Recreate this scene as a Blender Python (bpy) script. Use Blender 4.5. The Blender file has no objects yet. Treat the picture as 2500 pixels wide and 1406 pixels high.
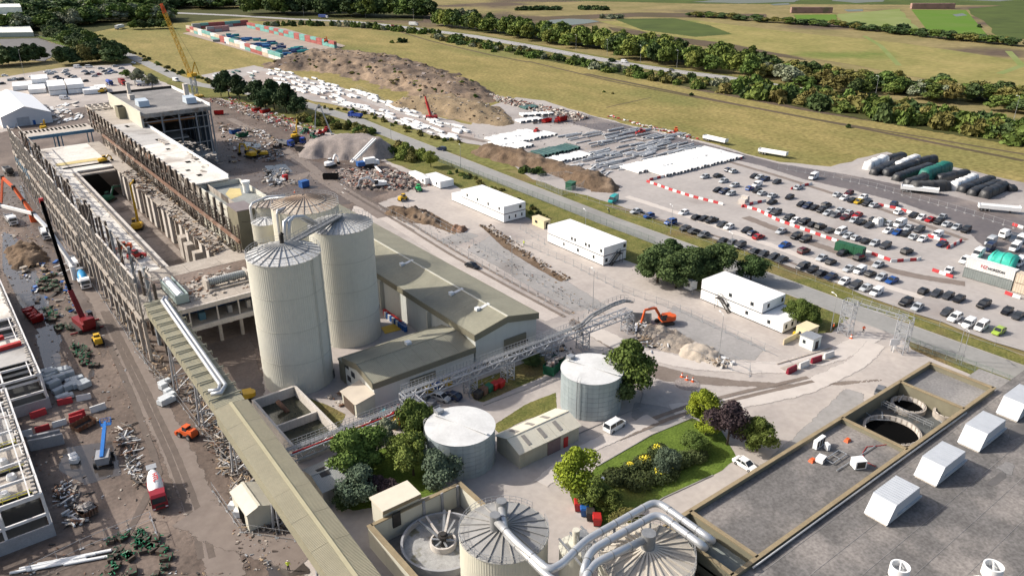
import bpy,math,random
import numpy as np
from mathutils import Vector,Matrix
RND=random.Random(11)
scene=bpy.context.scene
COL=scene.collection
PI=math.pi
# ------------------------------------------------------------------ camera
CAM_H=85.0
FPX,PCX,PCY=1912.1,1250.0,703.0
CR=((0.79215752,-0.61030716,-0.0034102),(0.25233149,0.32241964,0.91234554),(0.5557115,0.72358189,-0.40940686))
cam=bpy.data.cameras.new("camera"); camo=bpy.data.objects.new("camera",cam); COL.objects.link(camo)
cam.sensor_width=36.0; cam.lens=FPX/2500.0*36.0; cam.clip_start=1.0; cam.clip_end=9000.0
camo.matrix_world=Matrix(((CR[0][0],CR[1][0],-CR[2][0],0),(CR[0][1],CR[1][1],-CR[2][1],0),
 (CR[0][2],CR[1][2],-CR[2][2],CAM_H),(0,0,0,1)))
scene.camera=camo
# ------------------------------------------------------------------ light
SUN_EL,SUN_AZ=math.radians(35.0),math.atan2(-0.70,0.71)
world=bpy.data.worlds.new("World"); scene.world=world; world.use_nodes=True
nt=world.node_tree; bg=nt.nodes["Background"]
sky=nt.nodes.new("ShaderNodeTexSky"); sky.sky_type='NISHITA'; sky.sun_disc=False
sky.sun_elevation=SUN_EL; sky.sun_rotation=SUN_AZ; sky.air_density=1.0; sky.dust_density=4.0; sky.ozone_density=0.6
nt.links.new(sky.outputs[0],bg.inputs[0]); bg.inputs[1].default_value=0.132
sl=bpy.data.lights.new("sun",'SUN'); sl.energy=4.1; sl.angle=math.radians(0.53); sl.color=(1.0,0.95,0.87)
so=bpy.data.objects.new("sun",sl); COL.objects.link(so)
sdir=Vector((-math.cos(SUN_EL)*math.sin(SUN_AZ),-math.cos(SUN_EL)*math.cos(SUN_AZ),-math.sin(SUN_EL)))
so.rotation_euler=sdir.to_track_quat('-Z','Y').to_euler(); so.location=(-60,60,200)
vs=scene.view_settings; vs.view_transform='Standard'; vs.look='None'; vs.gamma=1.0; vs.exposure=0.44; vs.use_curve_mapping=False
scene.cycles.max_bounces=5; scene.cycles.diffuse_bounces=2; scene.cycles.glossy_bounces=2; scene.cycles.transparent_max_bounces=24
scene.cycles.use_adaptive_sampling=True
# ------------------------------------------------------------------ survey: a pixel of the photograph to a point of the site
def G(px,py,z=0.0):
 a,b=(px-PCX)/FPX,-(py-PCY)/FPX
 d=[CR[0][i]*a+CR[1][i]*b+CR[2][i] for i in range(3)]
 t=(z-CAM_H)/d[2]
 return Vector((d[0]*t,d[1]*t,z))
def GX(px,py,X):
 a,b=(px-PCX)/FPX,-(py-PCY)/FPX
 d=[CR[0][i]*a+CR[1][i]*b+CR[2][i] for i in range(3)]
 t=X/d[0]
 return Vector((X,d[1]*t,CAM_H+d[2]*t))
def GY(px,py,Y):
 a,b=(px-PCX)/FPX,-(py-PCY)/FPX
 d=[CR[0][i]*a+CR[1][i]*b+CR[2][i] for i in range(3)]
 t=Y/d[1]
 return Vector((d[0]*t,Y,CAM_H+d[2]*t))
def ZX(px0,py0,px1,py1):
 a,b=G(px0,py0),G(px1,py1)
 return math.atan2(b.y-a.y,b.x-a.x)
# ------------------------------------------------------------------ materials
def _node(nt,t,**kw):
 n=nt.nodes.new(t)
 for k,v in kw.items():
  if isinstance(k,str) and k.startswith('i'):
   n.inputs[int(k[1:])].default_value=v
  else:
   setattr(n,k,v)
 return n
def _rgba(c):return (c[0],c[1],c[2],1.0)
MATS={}
def mat(name,c,c2=None,rough=.75,metal=0.0,scale=.5,detail=6,c3=None,s3=.06,t3=(.55,.7),bump=0.0,bscale=None,wave=None,
 streak=0.0,rnd=0.0,stretch=None,rough2=None,spec=.35,alpha=1.0,lo=.35,hi=.65,fine=0.0):
 """c..c2 mixed by noise (scale per metre); c3 in broad patches; wave=(axis, per metre, depth) gives sheet ribs; streak: rain streaks."""
 if name in MATS:return MATS[name]
 m=bpy.data.materials.new(name); m.use_nodes=True; nt=m.node_tree; L=nt.links.new
 b=nt.nodes["Principled BSDF"]
 b.inputs["Roughness"].default_value=rough; b.inputs["Metallic"].default_value=metal
 b.inputs["Specular IOR Level"].default_value=spec
 tc=_node(nt,"ShaderNodeTexCoord"); vec=tc.outputs["Object"]
 if stretch:
  mp=_node(nt,"ShaderNodeMapping"); mp.inputs["Scale"].default_value=stretch; L(vec,mp.inputs[0]); vec_s=mp.outputs[0]
 else:vec_s=vec
 c2=c2 or tuple(x*.8 for x in c)
 n1=_node(nt,"ShaderNodeTexNoise"); n1.inputs["Scale"].default_value=scale; n1.inputs["Detail"].default_value=detail
 n1.inputs["Roughness"].default_value=.65
 L(vec_s,n1.inputs["Vector"])
 r1=_node(nt,"ShaderNodeMapRange"); r1.inputs[1].default_value=lo; r1.inputs[2].default_value=hi; L(n1.outputs[0],r1.inputs[0])
 mx=_node(nt,"ShaderNodeMixRGB"); mx.inputs[1].default_value=_rgba(c); mx.inputs[2].default_value=_rgba(c2); L(r1.outputs[0],mx.inputs[0])
 out=mx.outputs[0]
 if c3:
  n3=_node(nt,"ShaderNodeTexNoise"); n3.inputs["Scale"].default_value=s3; n3.inputs["Detail"].default_value=5; L(vec_s,n3.inputs["Vector"])
  r3=_node(nt,"ShaderNodeMapRange"); r3.inputs[1].default_value=t3[0]; r3.inputs[2].default_value=t3[1]; L(n3.outputs[0],r3.inputs[0])
  m3=_node(nt,"ShaderNodeMixRGB"); m3.inputs[2].default_value=_rgba(c3); L(r3.outputs[0],m3.inputs[0]); L(out,m3.inputs[1]); out=m3.outputs[0]
  if rough2 is not None:
   rr=_node(nt,"ShaderNodeMapRange"); rr.inputs[1].default_value=t3[0]; rr.inputs[2].default_value=t3[1]
   rr.inputs[3].default_value=rough; rr.inputs[4].default_value=rough2; L(n3.outputs[0],rr.inputs[0]); L(rr.outputs[0],b.inputs["Roughness"])
 if fine:
  nf=_node(nt,"ShaderNodeTexNoise"); nf.inputs["Scale"].default_value=scale*9; nf.inputs["Detail"].default_value=3; L(vec,nf.inputs["Vector"])
  rf=_node(nt,"ShaderNodeMapRange"); rf.inputs[1].default_value=.3; rf.inputs[2].default_value=.7; rf.inputs[3].default_value=1-fine; rf.inputs[4].default_value=1+fine
  L(nf.outputs[0],rf.inputs[0])
  mf=_node(nt,"ShaderNodeMixRGB",blend_type='MULTIPLY'); mf.inputs[0].default_value=1.0; L(out,mf.inputs[1]); L(rf.outputs[0],mf.inputs[2]); out=mf.outputs[0]
 if streak:
  mp2=_node(nt,"ShaderNodeMapping"); mp2.inputs["Scale"].default_value=(1.6,1.6,.09); L(vec,mp2.inputs[0])
  n4=_node(nt,"ShaderNodeTexNoise"); n4.inputs["Scale"].default_value=1.0; n4.inputs["Detail"].default_value=4; L(mp2.outputs[0],n4.inputs["Vector"])
  r4=_node(nt,"ShaderNodeMapRange"); r4.inputs[1].default_value=.52; r4.inputs[2].default_value=.75; r4.inputs[4].default_value=streak; L(n4.outputs[0],r4.inputs[0])
  m4=_node(nt,"ShaderNodeMixRGB"); m4.inputs[2].default_value=_rgba(tuple(x*.35 for x in c)); L(r4.outputs[0],m4.inputs[0]); L(out,m4.inputs[1]); out=m4.outputs[0]
 if rnd:
  oi=_node(nt,"ShaderNodeObjectInfo"); hs=_node(nt,"ShaderNodeHueSaturation")
  a=_node(nt,"ShaderNodeMapRange"); a.inputs[3].default_value=1-rnd; a.inputs[4].default_value=1+rnd; L(oi.outputs["Random"],a.inputs[0])
  w=_node(nt,"ShaderNodeMath",operation='MULTIPLY'); w.inputs[1].default_value=7.31; L(oi.outputs["Random"],w.inputs[0])
  fr=_node(nt,"ShaderNodeMath",operation='FRACT'); L(w.outputs[0],fr.inputs[0])
  hm=_node(nt,"ShaderNodeMapRange"); hm.inputs[3].default_value=.5-rnd*.07; hm.inputs[4].default_value=.5+rnd*.07; L(fr.outputs[0],hm.inputs[0])
  L(a.outputs[0],hs.inputs["Value"]); L(hm.outputs[0],hs.inputs["Hue"]); L(out,hs.inputs["Color"]); out=hs.outputs[0]
 L(out,b.inputs["Base Color"])
 hsrc=None
 if wave:
  wv=_node(nt,"ShaderNodeTexWave",bands_direction=wave[0]); wv.inputs["Scale"].default_value=wave[1]*0.314159; L(vec,wv.inputs["Vector"])
  bp=_node(nt,"ShaderNodeBump"); bp.inputs["Strength"].default_value=1.0; bp.inputs["Distance"].default_value=wave[2]
  L(wv.outputs["Fac"],bp.inputs["Height"]); L(bp.outputs[0],b.inputs["Normal"]); hsrc=bp
 if bump:
  nb=_node(nt,"ShaderNodeTexNoise"); nb.inputs["Scale"].default_value=bscale or scale*3; nb.inputs["Detail"].default_value=5; L(vec,nb.inputs["Vector"])
  b2=_node(nt,"ShaderNodeBump"); b2.inputs["Strength"].default_value=1.0; b2.inputs["Distance"].default_value=bump; L(nb.outputs[0],b2.inputs["Height"])
  if hsrc:L(hsrc.outputs[0],b2.inputs["Normal"])
  L(b2.outputs[0],b.inputs["Normal"])
 if alpha<1:b.inputs["Alpha"].default_value=alpha
 MATS[name]=m
 return m
def plain(name,c,rough=.6,metal=0.0,rnd=0.0,spec=.4):return mat(name,c,tuple(x*.88 for x in c),rough,metal,scale=.9,rnd=rnd,spec=spec,detail=3)
# ------------------------------------------------------------------ mesh building
class MB:
 def __init__(s):s.v=[]; s.f=[]; s.m=[]; s.k=0
 def add(s,vs,fs):
  o=len(s.v); s.v.extend(tuple(p) for p in vs); s.f.extend(tuple(i+o for i in f) for f in fs); s.m.extend([s.k]*len(fs)); return s
 def box(s,x0,x1,y0,y1,z0,z1):
  return s.add([(x0,y0,z0),(x1,y0,z0),(x1,y1,z0),(x0,y1,z0),(x0,y0,z1),(x1,y0,z1),(x1,y1,z1),(x0,y1,z1)],
   [(0,3,2,1),(4,5,6,7),(0,1,5,4),(1,2,6,5),(2,3,7,6),(3,0,4,7)])
 def obox(s,c,sz,rz=0.0,M=None):
  x,y,z=sz[0]/2,sz[1]/2,sz[2]/2
  T=M or Matrix.Rotation(rz,3,'Z'); c=Vector(c)
  P=[c+T@Vector(p) for p in ((-x,-y,-z),(x,-y,-z),(x,y,-z),(-x,y,-z),(-x,-y,z),(x,-y,z),(x,y,z),(-x,y,z))]
  return s.add(P,[(0,3,2,1),(4,5,6,7),(0,1,5,4),(1,2,6,5),(2,3,7,6),(3,0,4,7)])
 def beam(s,p,q,w,h=None):
  p,q=Vector(p),Vector(q); d=q-p; l=d.length
  if l<1e-6:return s
  x=d/l; up=Vector((0,0,1)) if abs(x.z)<.95 else Vector((0,1,0))
  y=up.cross(x).normalized(); z=x.cross(y)
  return s.obox((p+q)/2,(l,w,h or w),M=Matrix((x,y,z)).transposed())
 def frustum(s,c,a,b,z0,z1):
  x,y=c
  return s.add([(x-a[0],y-a[1],z0),(x+a[0],y-a[1],z0),(x+a[0],y+a[1],z0),(x-a[0],y+a[1],z0),
   (x-b[0],y-b[1],z1),(x+b[0],y-b[1],z1),(x+b[0],y+b[1],z1),(x-b[0],y+b[1],z1)],
   [(0,3,2,1),(4,5,6,7),(0,1,5,4),(1,2,6,5),(2,3,7,6),(3,0,4,7)])
 def cyl(s,c,r,z0,z1,n=24,r2=None,bot=True,top=True):
  r2=r if r2 is None else r2; x,y=c[0],c[1]; V=[]
  for i in range(n):
   a=2*PI*i/n; V.append((x+r*math.cos(a),y+r*math.sin(a),z0))
  for i in range(n):
   a=2*PI*i/n; V.append((x+r2*math.cos(a),y+r2*math.sin(a),z1))
  F=[(i,(i+1)%n,n+(i+1)%n,n+i) for i in range(n)]
  if bot:F.append(tuple(range(n-1,-1,-1)))
  if top:F.append(tuple(range(n,2*n)))
  return s.add(V,F)
 def ring(s,c,r0,r1,z0,z1,n=48):
  V=[]; x,y=c[0],c[1]
  for r,z in ((r0,z0),(r1,z0),(r1,z1),(r0,z1)):
   for i in range(n):
    a=2*PI*i/n; V.append((x+r*math.cos(a),y+r*math.sin(a),z))
  F=[]
  for k in range(4):
   o,p=k*n,((k+1)%4)*n
   F+=[(o+i,o+(i+1)%n,p+(i+1)%n,p+i) for i in range(n)]
  return s.add(V,F)
 def tube(s,pts,r,n=10,caps=True):
  P=[Vector(p) for p in pts]; rings=[]; prev=None
  for i,p in enumerate(P):
   t=(P[min(i+1,len(P)-1)]-P[max(i-1,0)]).normalized()
   if prev is None:
    u=Vector((0,0,1)) if abs(t.z)<.9 else Vector((1,0,0)); a=u.cross(t).normalized()
   else:
    a=(prev-t*prev.dot(t)).normalized()
   b=t.cross(a); prev=a
   rr=r[i] if isinstance(r,(list,tuple)) else r
   k=1.0
   if 0<i<len(P)-1:
    c=(P[i]-P[i-1]).normalized().dot((P[i+1]-P[i]).normalized()); k=1/max(.6,math.sqrt((1+c)/2))
   rings.append([p+(a*math.cos(2*PI*j/n)+b*math.sin(2*PI*j/n))*rr*(k if k<1.2 else 1.2) for j in range(n)])
  V=[q for g in rings for q in g]; F=[]
  for i in range(len(P)-1):
   F+=[(i*n+j,i*n+(j+1)%n,(i+1)*n+(j+1)%n,(i+1)*n+j) for j in range(n)]
  if caps:F+=[tuple(range(n-1,-1,-1)),tuple((len(P)-1)*n+j for j in range(n))]
  return s.add(V,F)
 def prism(s,pts,z0,z1):
  n=len(pts)
  V=[(p[0],p[1],z0) for p in pts]+[(p[0],p[1],z1) for p in pts]
  return s.add(V,[(i,(i+1)%n,n+(i+1)%n,n+i) for i in range(n)]+[tuple(range(n-1,-1,-1)),tuple(range(n,2*n))])
 def sweep(s,prof,a,b):
  a,b=Vector(a),Vector(b); d=(b-a).normalized(); sd=Vector((d.y,-d.x,0)).normalized(); n=len(prof)
  V=[a+sd*p[0]+Vector((0,0,p[1])) for p in prof]+[b+sd*p[0]+Vector((0,0,p[1])) for p in prof]
  return s.add(V,[(i,(i+1)%n,n+(i+1)%n,n+i) for i in range(n)]+[tuple(range(n-1,-1,-1)),tuple(range(n,2*n))])
 def quad(s,*p):return s.add(p,[tuple(range(len(p)))])
 def mesh(s,name,mats=(),smooth=False,off=None):
  me=bpy.data.meshes.new(name)
  v=s.v if off is None else [(p[0]-off[0],p[1]-off[1],p[2]-off[2]) for p in s.v]
  me.from_pydata(v,[],s.f)
  for m in (mats if isinstance(mats,(list,tuple)) else [mats]):me.materials.append(m)
  if s.k or any(s.m):me.polygons.foreach_set("material_index",s.m)
  if smooth:
   me.polygons.foreach_set("use_smooth",[True]*len(me.polygons))
   if smooth is not True:me.set_sharp_from_angle(angle=math.radians(smooth))
  me.update(); return me
 def build(s,name,mats,parent=None,smooth=False):
  off=parent.location if parent is not None else None
  return put(name,s.mesh(name,mats,smooth,off),parent)
def put(name,me,parent=None,loc=(0,0,0),rz=0.0,sc=None,rot=None):
 o=bpy.data.objects.new(name,me); COL.objects.link(o)
 if parent is not None:o.parent=parent
 o.location=loc; o.rotation_euler=rot or (0,0,rz)
 if sc:o.scale=sc if isinstance(sc,(tuple,list)) else (sc,sc,sc)
 return o
LABELS={}
def tag(o,label,cat,group=None,kind=None):
 o['label']=label; o['category']=cat; o['kind']=kind or 'thing'
 if group:o['group']=group
 return o
def thing(name,label,cat,loc=(0,0,0),rz=0.0,group=None):
 o=bpy.data.objects.new(name,None); COL.objects.link(o); o.empty_display_size=.5
 o.location=loc; o.rotation_euler=(0,0,rz)
 return tag(o,label,cat,group)
def struct(o,label=None,cat=None):
 o['kind']='structure'
 if label:o['label']=label
 if cat:o['category']=cat
 return o
def stuff(o,label,cat):
 o['kind']='stuff'; o['label']=label; o['category']=cat; return o
def paint(o,m,slot=0):
 o.material_slots[slot].link='OBJECT'; o.material_slots[slot].material=m; return o
def clone(o,loc=None,rz=None,label=None):
 c=o.copy(); COL.objects.link(c)
 for ch in o.children:
  d=ch.copy(); COL.objects.link(d); d.parent=c
  for g in ch.children:
   e=g.copy(); COL.objects.link(e); e.parent=d
 if loc is not None:c.location=loc
 if rz is not None:c.rotation_euler=(0,0,rz)
 if label:c['label']=label
 return c
ORD="first second third fourth fifth sixth seventh eighth ninth tenth eleventh twelfth thirteenth fourteenth fifteenth sixteenth seventeenth eighteenth nineteenth twentieth".split()
def nth(i):return ORD[i] if i<20 else "%dth"%(i+1) if (i+1)%10 not in (1,2,3) else "%d%s"%(i+1,("st","nd","rd")[(i+1)%10-1])
def gpoly(pts,z=0.0):return [G(x,y,z) for x,y in pts]
def wobble(P,amp,step,seed=1):
 r=random.Random(seed); out=[]
 for i in range(len(P)):
  a,b=P[i],P[(i+1)%len(P)]; d=b-a; n=max(1,int(d.length/step)); nn=Vector((-d.y,d.x,0)).normalized() if d.length>0 else Vector()
  for k in range(n):
   out.append(a+d*(k/n)+(nn*r.uniform(-amp,amp) if k else Vector()))
 return out
def sheet(name,P,z,m,amp=0,step=3,seed=1,parent=None):
 if amp:P=wobble(P,amp,step,seed)
 mb=MB(); mb.add([(p[0],p[1],z) for p in P],[tuple(range(len(P)))])
 me=mb.mesh(name,m)
 if me.polygons[0].normal.z<0:me.flip_normals()
 return put(name,me,parent)
def strip(pts,w):
 P=[Vector((p[0],p[1],0)) for p in pts]; L_,R_=[],[]
 for i,p in enumerate(P):
  t=(P[min(i+1,len(P)-1)]-P[max(i-1,0)]); t.z=0; t.normalize(); n=Vector((-t.y,t.x,0))
  ww=w[i] if isinstance(w,(list,tuple)) else w
  L_.append(p+n*ww/2); R_.append(p-n*ww/2)
 return R_+L_[::-1]
def ribbon(name,pts,w,z,m,parent=None):
 P=strip(pts,w); n=len(pts); mb=MB()
 mb.add([(p.x,p.y,z) for p in P],[(i,i+1,2*n-2-i,2*n-1-i) for i in range(n-1)])
 return put(name,mb.mesh(name,m),parent)
def along(pts,step,start=0.0):
 P=[Vector(p) for p in pts]; out=[]; d=start
 for a,b in zip(P,P[1:]):
  l=(b-a).length
  while d<=l:
   out.append((a+(b-a)*(d/l),math.atan2(b.y-a.y,b.x-a.x))); d+=step
  d-=l
 return out
def softmat(m):
 k=m.name+'_soft'
 if k in MATS:return MATS[k]
 c=m.copy(); c.name=k; nt=c.node_tree; L=nt.links.new; b=nt.nodes["Principled BSDF"]; out=nt.nodes["Material Output"]
 a=_node(nt,"ShaderNodeAttribute",attribute_name='edge'); tc=_node(nt,"ShaderNodeTexCoord"); n=_node(nt,"ShaderNodeTexNoise"); n.inputs["Scale"].default_value=.35; n.inputs["Detail"].default_value=8; n.inputs["Roughness"].default_value=.7
 L(tc.outputs["Object"],n.inputs["Vector"]); s=_node(nt,"ShaderNodeMath",operation='ADD'); L(a.outputs["Fac"],s.inputs[0]); L(n.outputs[0],s.inputs[1])
 r=_node(nt,"ShaderNodeMapRange"); r.inputs[1].default_value=.90; r.inputs[2].default_value=.97; L(s.outputs[0],r.inputs[0])
 t=_node(nt,"ShaderNodeBsdfTransparent"); x=_node(nt,"ShaderNodeMixShader"); L(r.outputs[0],x.inputs[0]); L(t.outputs[0],x.inputs[1]); L(b.outputs[0],x.inputs[2]); L(x.outputs[0],out.inputs["Surface"])
 MATS[k]=c; return c
def soft(name,P,z,m,w,seed=1):
 Q=np.array([(p[0],p[1]) for p in P]); lo,hi=Q.min(0),Q.max(0); res=max(w/2.5,math.sqrt((hi-lo).prod()/30000))
 gx,gy=np.arange(lo[0]-res,hi[0]+res*2,res),np.arange(lo[1]-res,hi[1]+res*2,res); X,Y=np.meshgrid(gx,gy); D=np.full(X.shape,1e9); I=np.zeros(X.shape,bool)
 for a,b in zip(Q,np.roll(Q,-1,0)):
  d=b-a; t=np.clip(((X-a[0])*d[0]+(Y-a[1])*d[1])/max(d@d,1e-9),0,1); D=np.minimum(D,np.hypot(X-a[0]-t*d[0],Y-a[1]-t*d[1]))
  if a[1]!=b[1]:I^=((a[1]>Y)!=(b[1]>Y))&(X<d[0]*(Y-a[1])/d[1]+a[0])
 E=np.where(I,np.clip(D/w,0,1),0).ravel(); k=np.arange(X.size).reshape(X.shape); F=np.stack([k[:-1,:-1],k[:-1,1:],k[1:,1:],k[1:,:-1]],-1).reshape(-1,4); F=F[(E[F]>0).any(1)]
 u,inv=np.unique(F,return_inverse=True); me=bpy.data.meshes.new(name); me.from_pydata(np.stack([X.ravel()[u],Y.ravel()[u],np.full(len(u),z)],1).tolist(),[],inv.reshape(-1,4).tolist()); me.materials.append(softmat(m))
 me.attributes.new('edge','FLOAT','POINT').data.foreach_set('value',E[u].astype(np.float32)); me.update()
 return put(name,me)
def softband(name,pts,w,z,m):
 n=len(pts); R_=[strip(pts,[k*w]*n)[:n] for k in (1,.45)]; L_=[strip(pts,[k*w]*n)[n:][::-1] for k in (.45,1)]; rows=[R_[0],R_[1],L_[0],L_[1]]; mb=MB()
 mb.add([(p.x,p.y,z) for r in rows for p in r],[(k*n+i,k*n+i+1,(k+1)*n+i+1,(k+1)*n+i) for k in range(3) for i in range(n-1)])
 me=mb.mesh(name,softmat(m)); at=me.attributes.new('edge','FLOAT','POINT'); at.data.foreach_set('value',[0.0]*n+[.75]*2*n+[0.0]*n)
 return put(name,me)
# ------------------------------------------------------------------ ground materials
m_field=mat('meadow_grass',(.270,.215,.085),(.170,.150,.052),.95,scale=.055,detail=9,c3=(.150,.150,.050),s3=.012,t3=(.5,.66),bump=.15,bscale=.9,spec=.1,fine=.3,stretch=(1,.45,1))
m_far=mat('far_meadow',(.250,.200,.095),(.165,.145,.06),.95,scale=.02,detail=9,c3=(.10,.075,.055),s3=.006,t3=(.52,.62),spec=.1,fine=.15)
m_verge=mat('verge_grass',(.180,.165,.055),(.095,.105,.030),.95,scale=.25,detail=8,c3=(.17,.125,.06),s3=.05,t3=(.55,.7),bump=.25,bscale=1.5,spec=.1,fine=.3)
m_lawn=mat('lawn',(.115,.165,.030),(.075,.115,.020),.95,scale=.3,detail=8,c3=(.13,.125,.035),s3=.09,t3=(.55,.75),bump=.1,bscale=3,spec=.1,fine=.3)
m_bright=mat('mown_range_grass',(.085,.165,.020),(.110,.170,.035),.95,scale=.02,detail=8,spec=.1)
m_pale=mat('pale_range_grass',(.210,.235,.095),(.16,.20,.06),.95,scale=.02,detail=8,spec=.1)
m_deepg=mat('deep_green_pasture',(.080,.105,.030),(.055,.075,.024),.95,scale=.03,detail=8,spec=.1)
m_yard=mat('dusty_concrete',(.42,.375,.340),(.345,.31,.285),.9,scale=.09,detail=10,c3=(.27,.24,.225),s3=.03,t3=(.53,.66),fine=.07,spec=.2)
m_slab=mat('grey_concrete',(.30,.285,.275),(.245,.235,.225),.88,scale=.12,detail=10,c3=(.20,.185,.175),s3=.06,t3=(.55,.7),fine=.08,spec=.25)
m_park=mat('car_park_stone',(.365,.335,.315),(.315,.29,.275),.9,scale=.06,detail=10,c3=(.24,.21,.195),s3=.022,t3=(.55,.68),fine=.07,spec=.2)
m_mud=mat('wet_mud',(.135,.100,.080),(.088,.065,.052),.66,scale=.14,detail=10,c3=(.195,.15,.122),s3=.05,t3=(.48,.66),bump=.15,bscale=.8,fine=.2,spec=.3)
m_mudd=mat('dark_wet_mud',(.115,.088,.072),(.08,.061,.05),.5,scale=.2,detail=10,c3=(.13,.105,.09),s3=.09,t3=(.52,.66),bump=.1,bscale=.8,fine=.2,spec=.4)
m_track=mat('brown_track',(.20,.165,.14),(.155,.125,.105),.85,scale=.2,detail=10,fine=.1,spec=.25)
m_haul=mat('wet_haul_road',(.150,.128,.122),(.100,.086,.084),.5,scale=.08,detail=9,c3=(.24,.20,.175),s3=.04,t3=(.55,.66),fine=.12,spec=.4)
m_road=mat('worn_asphalt',(.275,.270,.255),(.235,.23,.218),.88,scale=.1,detail=9,c3=(.205,.20,.19),s3=.03,t3=(.56,.72),fine=.06,spec=.25)
m_road2=mat('motorway_asphalt',(.30,.29,.285),(.26,.25,.245),.85,scale=.03,detail=6,spec=.25)
m_soil=mat('brown_earth',(.150,.105,.070),(.105,.073,.050),.95,scale=.25,detail=10,c3=(.19,.14,.10),s3=.1,t3=(.5,.66),bump=.35,bscale=.7,spec=.1,fine=.25)
m_spoil=mat('sandy_spoil',(.275,.205,.145),(.165,.122,.088),.95,scale=.09,detail=14,c3=(.125,.095,.075),s3=.035,t3=(.46,.60),bump=.5,bscale=.35,spec=.1,fine=.22)
m_gravel=mat('crushed_stone',(.285,.245,.225),(.215,.185,.170),.95,scale=.5,detail=10,bump=.12,bscale=4,spec=.15,fine=.3)
m_water=mat('still_water',(.030,.034,.034),(.045,.048,.044),.05,scale=.05,spec=.6)
m_pud=mat('muddy_water',(.075,.063,.055),(.055,.047,.042),.12,scale=.3,spec=.6)
m_bed=mat('reed_brown',(.110,.080,.060),(.085,.070,.040),.95,scale=.02,detail=8,spec=.1)
# ------------------------------------------------------------------ the land
g=MB(); g.add([(-2500,-1500,-.3),(3500,-1500,-.3),(3500,4500,-.3),(-2500,4500,-.3)],[(0,1,2,3)])
struct(put('ground',g.mesh('ground',m_far)),'wide dry marsh and grassland reaching to the horizon','ground')
SOFT={'mud_patch':2.5,'mud_track':1.6,'slab_patch':2.0,'earth_strip':1.2,'grass_bank':.9,'demolition_yard':5.0,'haul_road':3.0,'storage_strip':2.5,'field':9.0,'compound_ground':4.0}
def land(name,px,z,m,amp=2.0,step=8,seed=1,label=None):
 if name in SOFT and 'range' not in (label or ''):return struct(soft(name,gpoly(px),z,m,SOFT[name],seed),label)
 return struct(sheet(name,gpoly(px),z,m,amp,step,seed),label)
land('meadow',[(150,62),(420,40),(700,56),(1020,82),(1290,132),(1500,180),(1800,238),(2500,352),(3200,450),(3200,900),(2500,470),(2160,372),(2020,408),(1700,400),(1150,420),(700,330),(440,260),(250,140)],-.2,m_field,5,30,2,'dry yellow meadow between the storage yard and the carriageway')
land('meadow',[(1460,52),(1700,50),(1900,75),(2200,105),(2500,150),(2900,215),(2900,330),(2500,235),(2100,160),(1820,118),(1600,84)],-.2,mat('yellow_rough_grazing',(.275,.230,.090),(.185,.175,.058),.95,scale=.025,detail=10,c3=(.11,.15,.035),s3=.008,t3=(.55,.68),spec=.1,fine=.15),6,40,3,'yellow rough grazing beyond the wooded carriageway')
land('field',[(1490,46),(1650,44),(1740,62),(1800,84),(1700,92),(1560,74)],-.17,m_deepg,8,40,4,'green patch of pasture beyond the belt of trees')
land('field',[(1470,62),(1640,88),(1790,106),(1960,140),(2030,158),(1900,140),(1700,112),(1500,84)],-.16,m_bed,6,30,5,'brown heathy strip along the back of the trees')
land('field',[(1929,36),(2050,35),(2054,53),(1937,51)],-.15,m_bright,0,1,6,'small bright mown lawn before the longer brick butt')
land('field',[(2046,35),(2198,22),(2245,71),(2055,60)],-.155,m_pale,3,30,7,'pale mown grass between the two shooting ranges')
land('field',[(2225,24),(2358,25),(2413,89),(2265,76)],-.15,m_bright,0,1,8,'vivid green mown shooting range lawn')
land('field',[(2363,22),(2500,8),(2800,40),(2800,130),(2500,95),(2438,91)],-.155,m_deepg,4,40,9,'dark green marsh pasture beyond the range')
land('field',[(1100,-5),(1700,10),(2500,14),(2900,30),(2900,-40),(1100,-40)],-.25,m_deepg,6,60,10,'far green marsh edge')
land('field',[(1000,34),(1330,40),(1560,30),(1880,34),(1880,48),(1560,42),(1330,52),(1000,44)],-.24,m_bed,5,30,11,'dark heather strip by the pond')
for i,(px,lab) in enumerate([([(1322,56),(1345,49),(1390,46),(1440,48),(1464,53),(1430,58),(1390,62),(1345,64)],'still pond reflecting the bank behind it'),
 ([(1690,5),(1800,-3),(1960,-2),(1940,6),(1800,9)],'pale flooded marsh pool at the far edge'),
 ([(2030,3),(2060,-3),(2150,-1),(2155,5),(2090,8)],'small bright pool left of the far flagpole'),
 ([(2330,0),(2420,-3),(2500,-2),(2440,4)],'thin pool beyond the right shooting butt'),
 ([(1880,11),(1925,8),(1930,12),(1890,14)],'sliver of water behind the longer butt'),
 ([(2060,24),(2105,23),(2108,28),(2070,29)],'sliver of water behind the pale range grass'),
 ([(2325,36),(2350,33),(2362,38),(2335,41)],'puddle at the far end of the vivid range lawn')]):
 struct(sheet('pond',gpoly(px),-.14,m_water,4,18,20+i),lab)
for i,(px,w) in enumerate([([(1430,180),(1600,215),(1800,255),(2100,312),(2500,392)],3.5),([(1290,150),(1500,200),(1700,238),(2000,292),(2500,376)],2.2),([(1480,262),(1590,238)],1.0),
 ([(950,70),(1050,100),(1200,135),(1290,152)],2.5),([(2110,88),(2150,112),(2195,160)],4),([(2462,125),(2495,160),(2440,180)],5)]):
 struct(ribbon('field_ditch',gpoly(px),w,-.15+.002*i,m_bed if i<4 else m_pale),'worn line across the grass')
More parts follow.
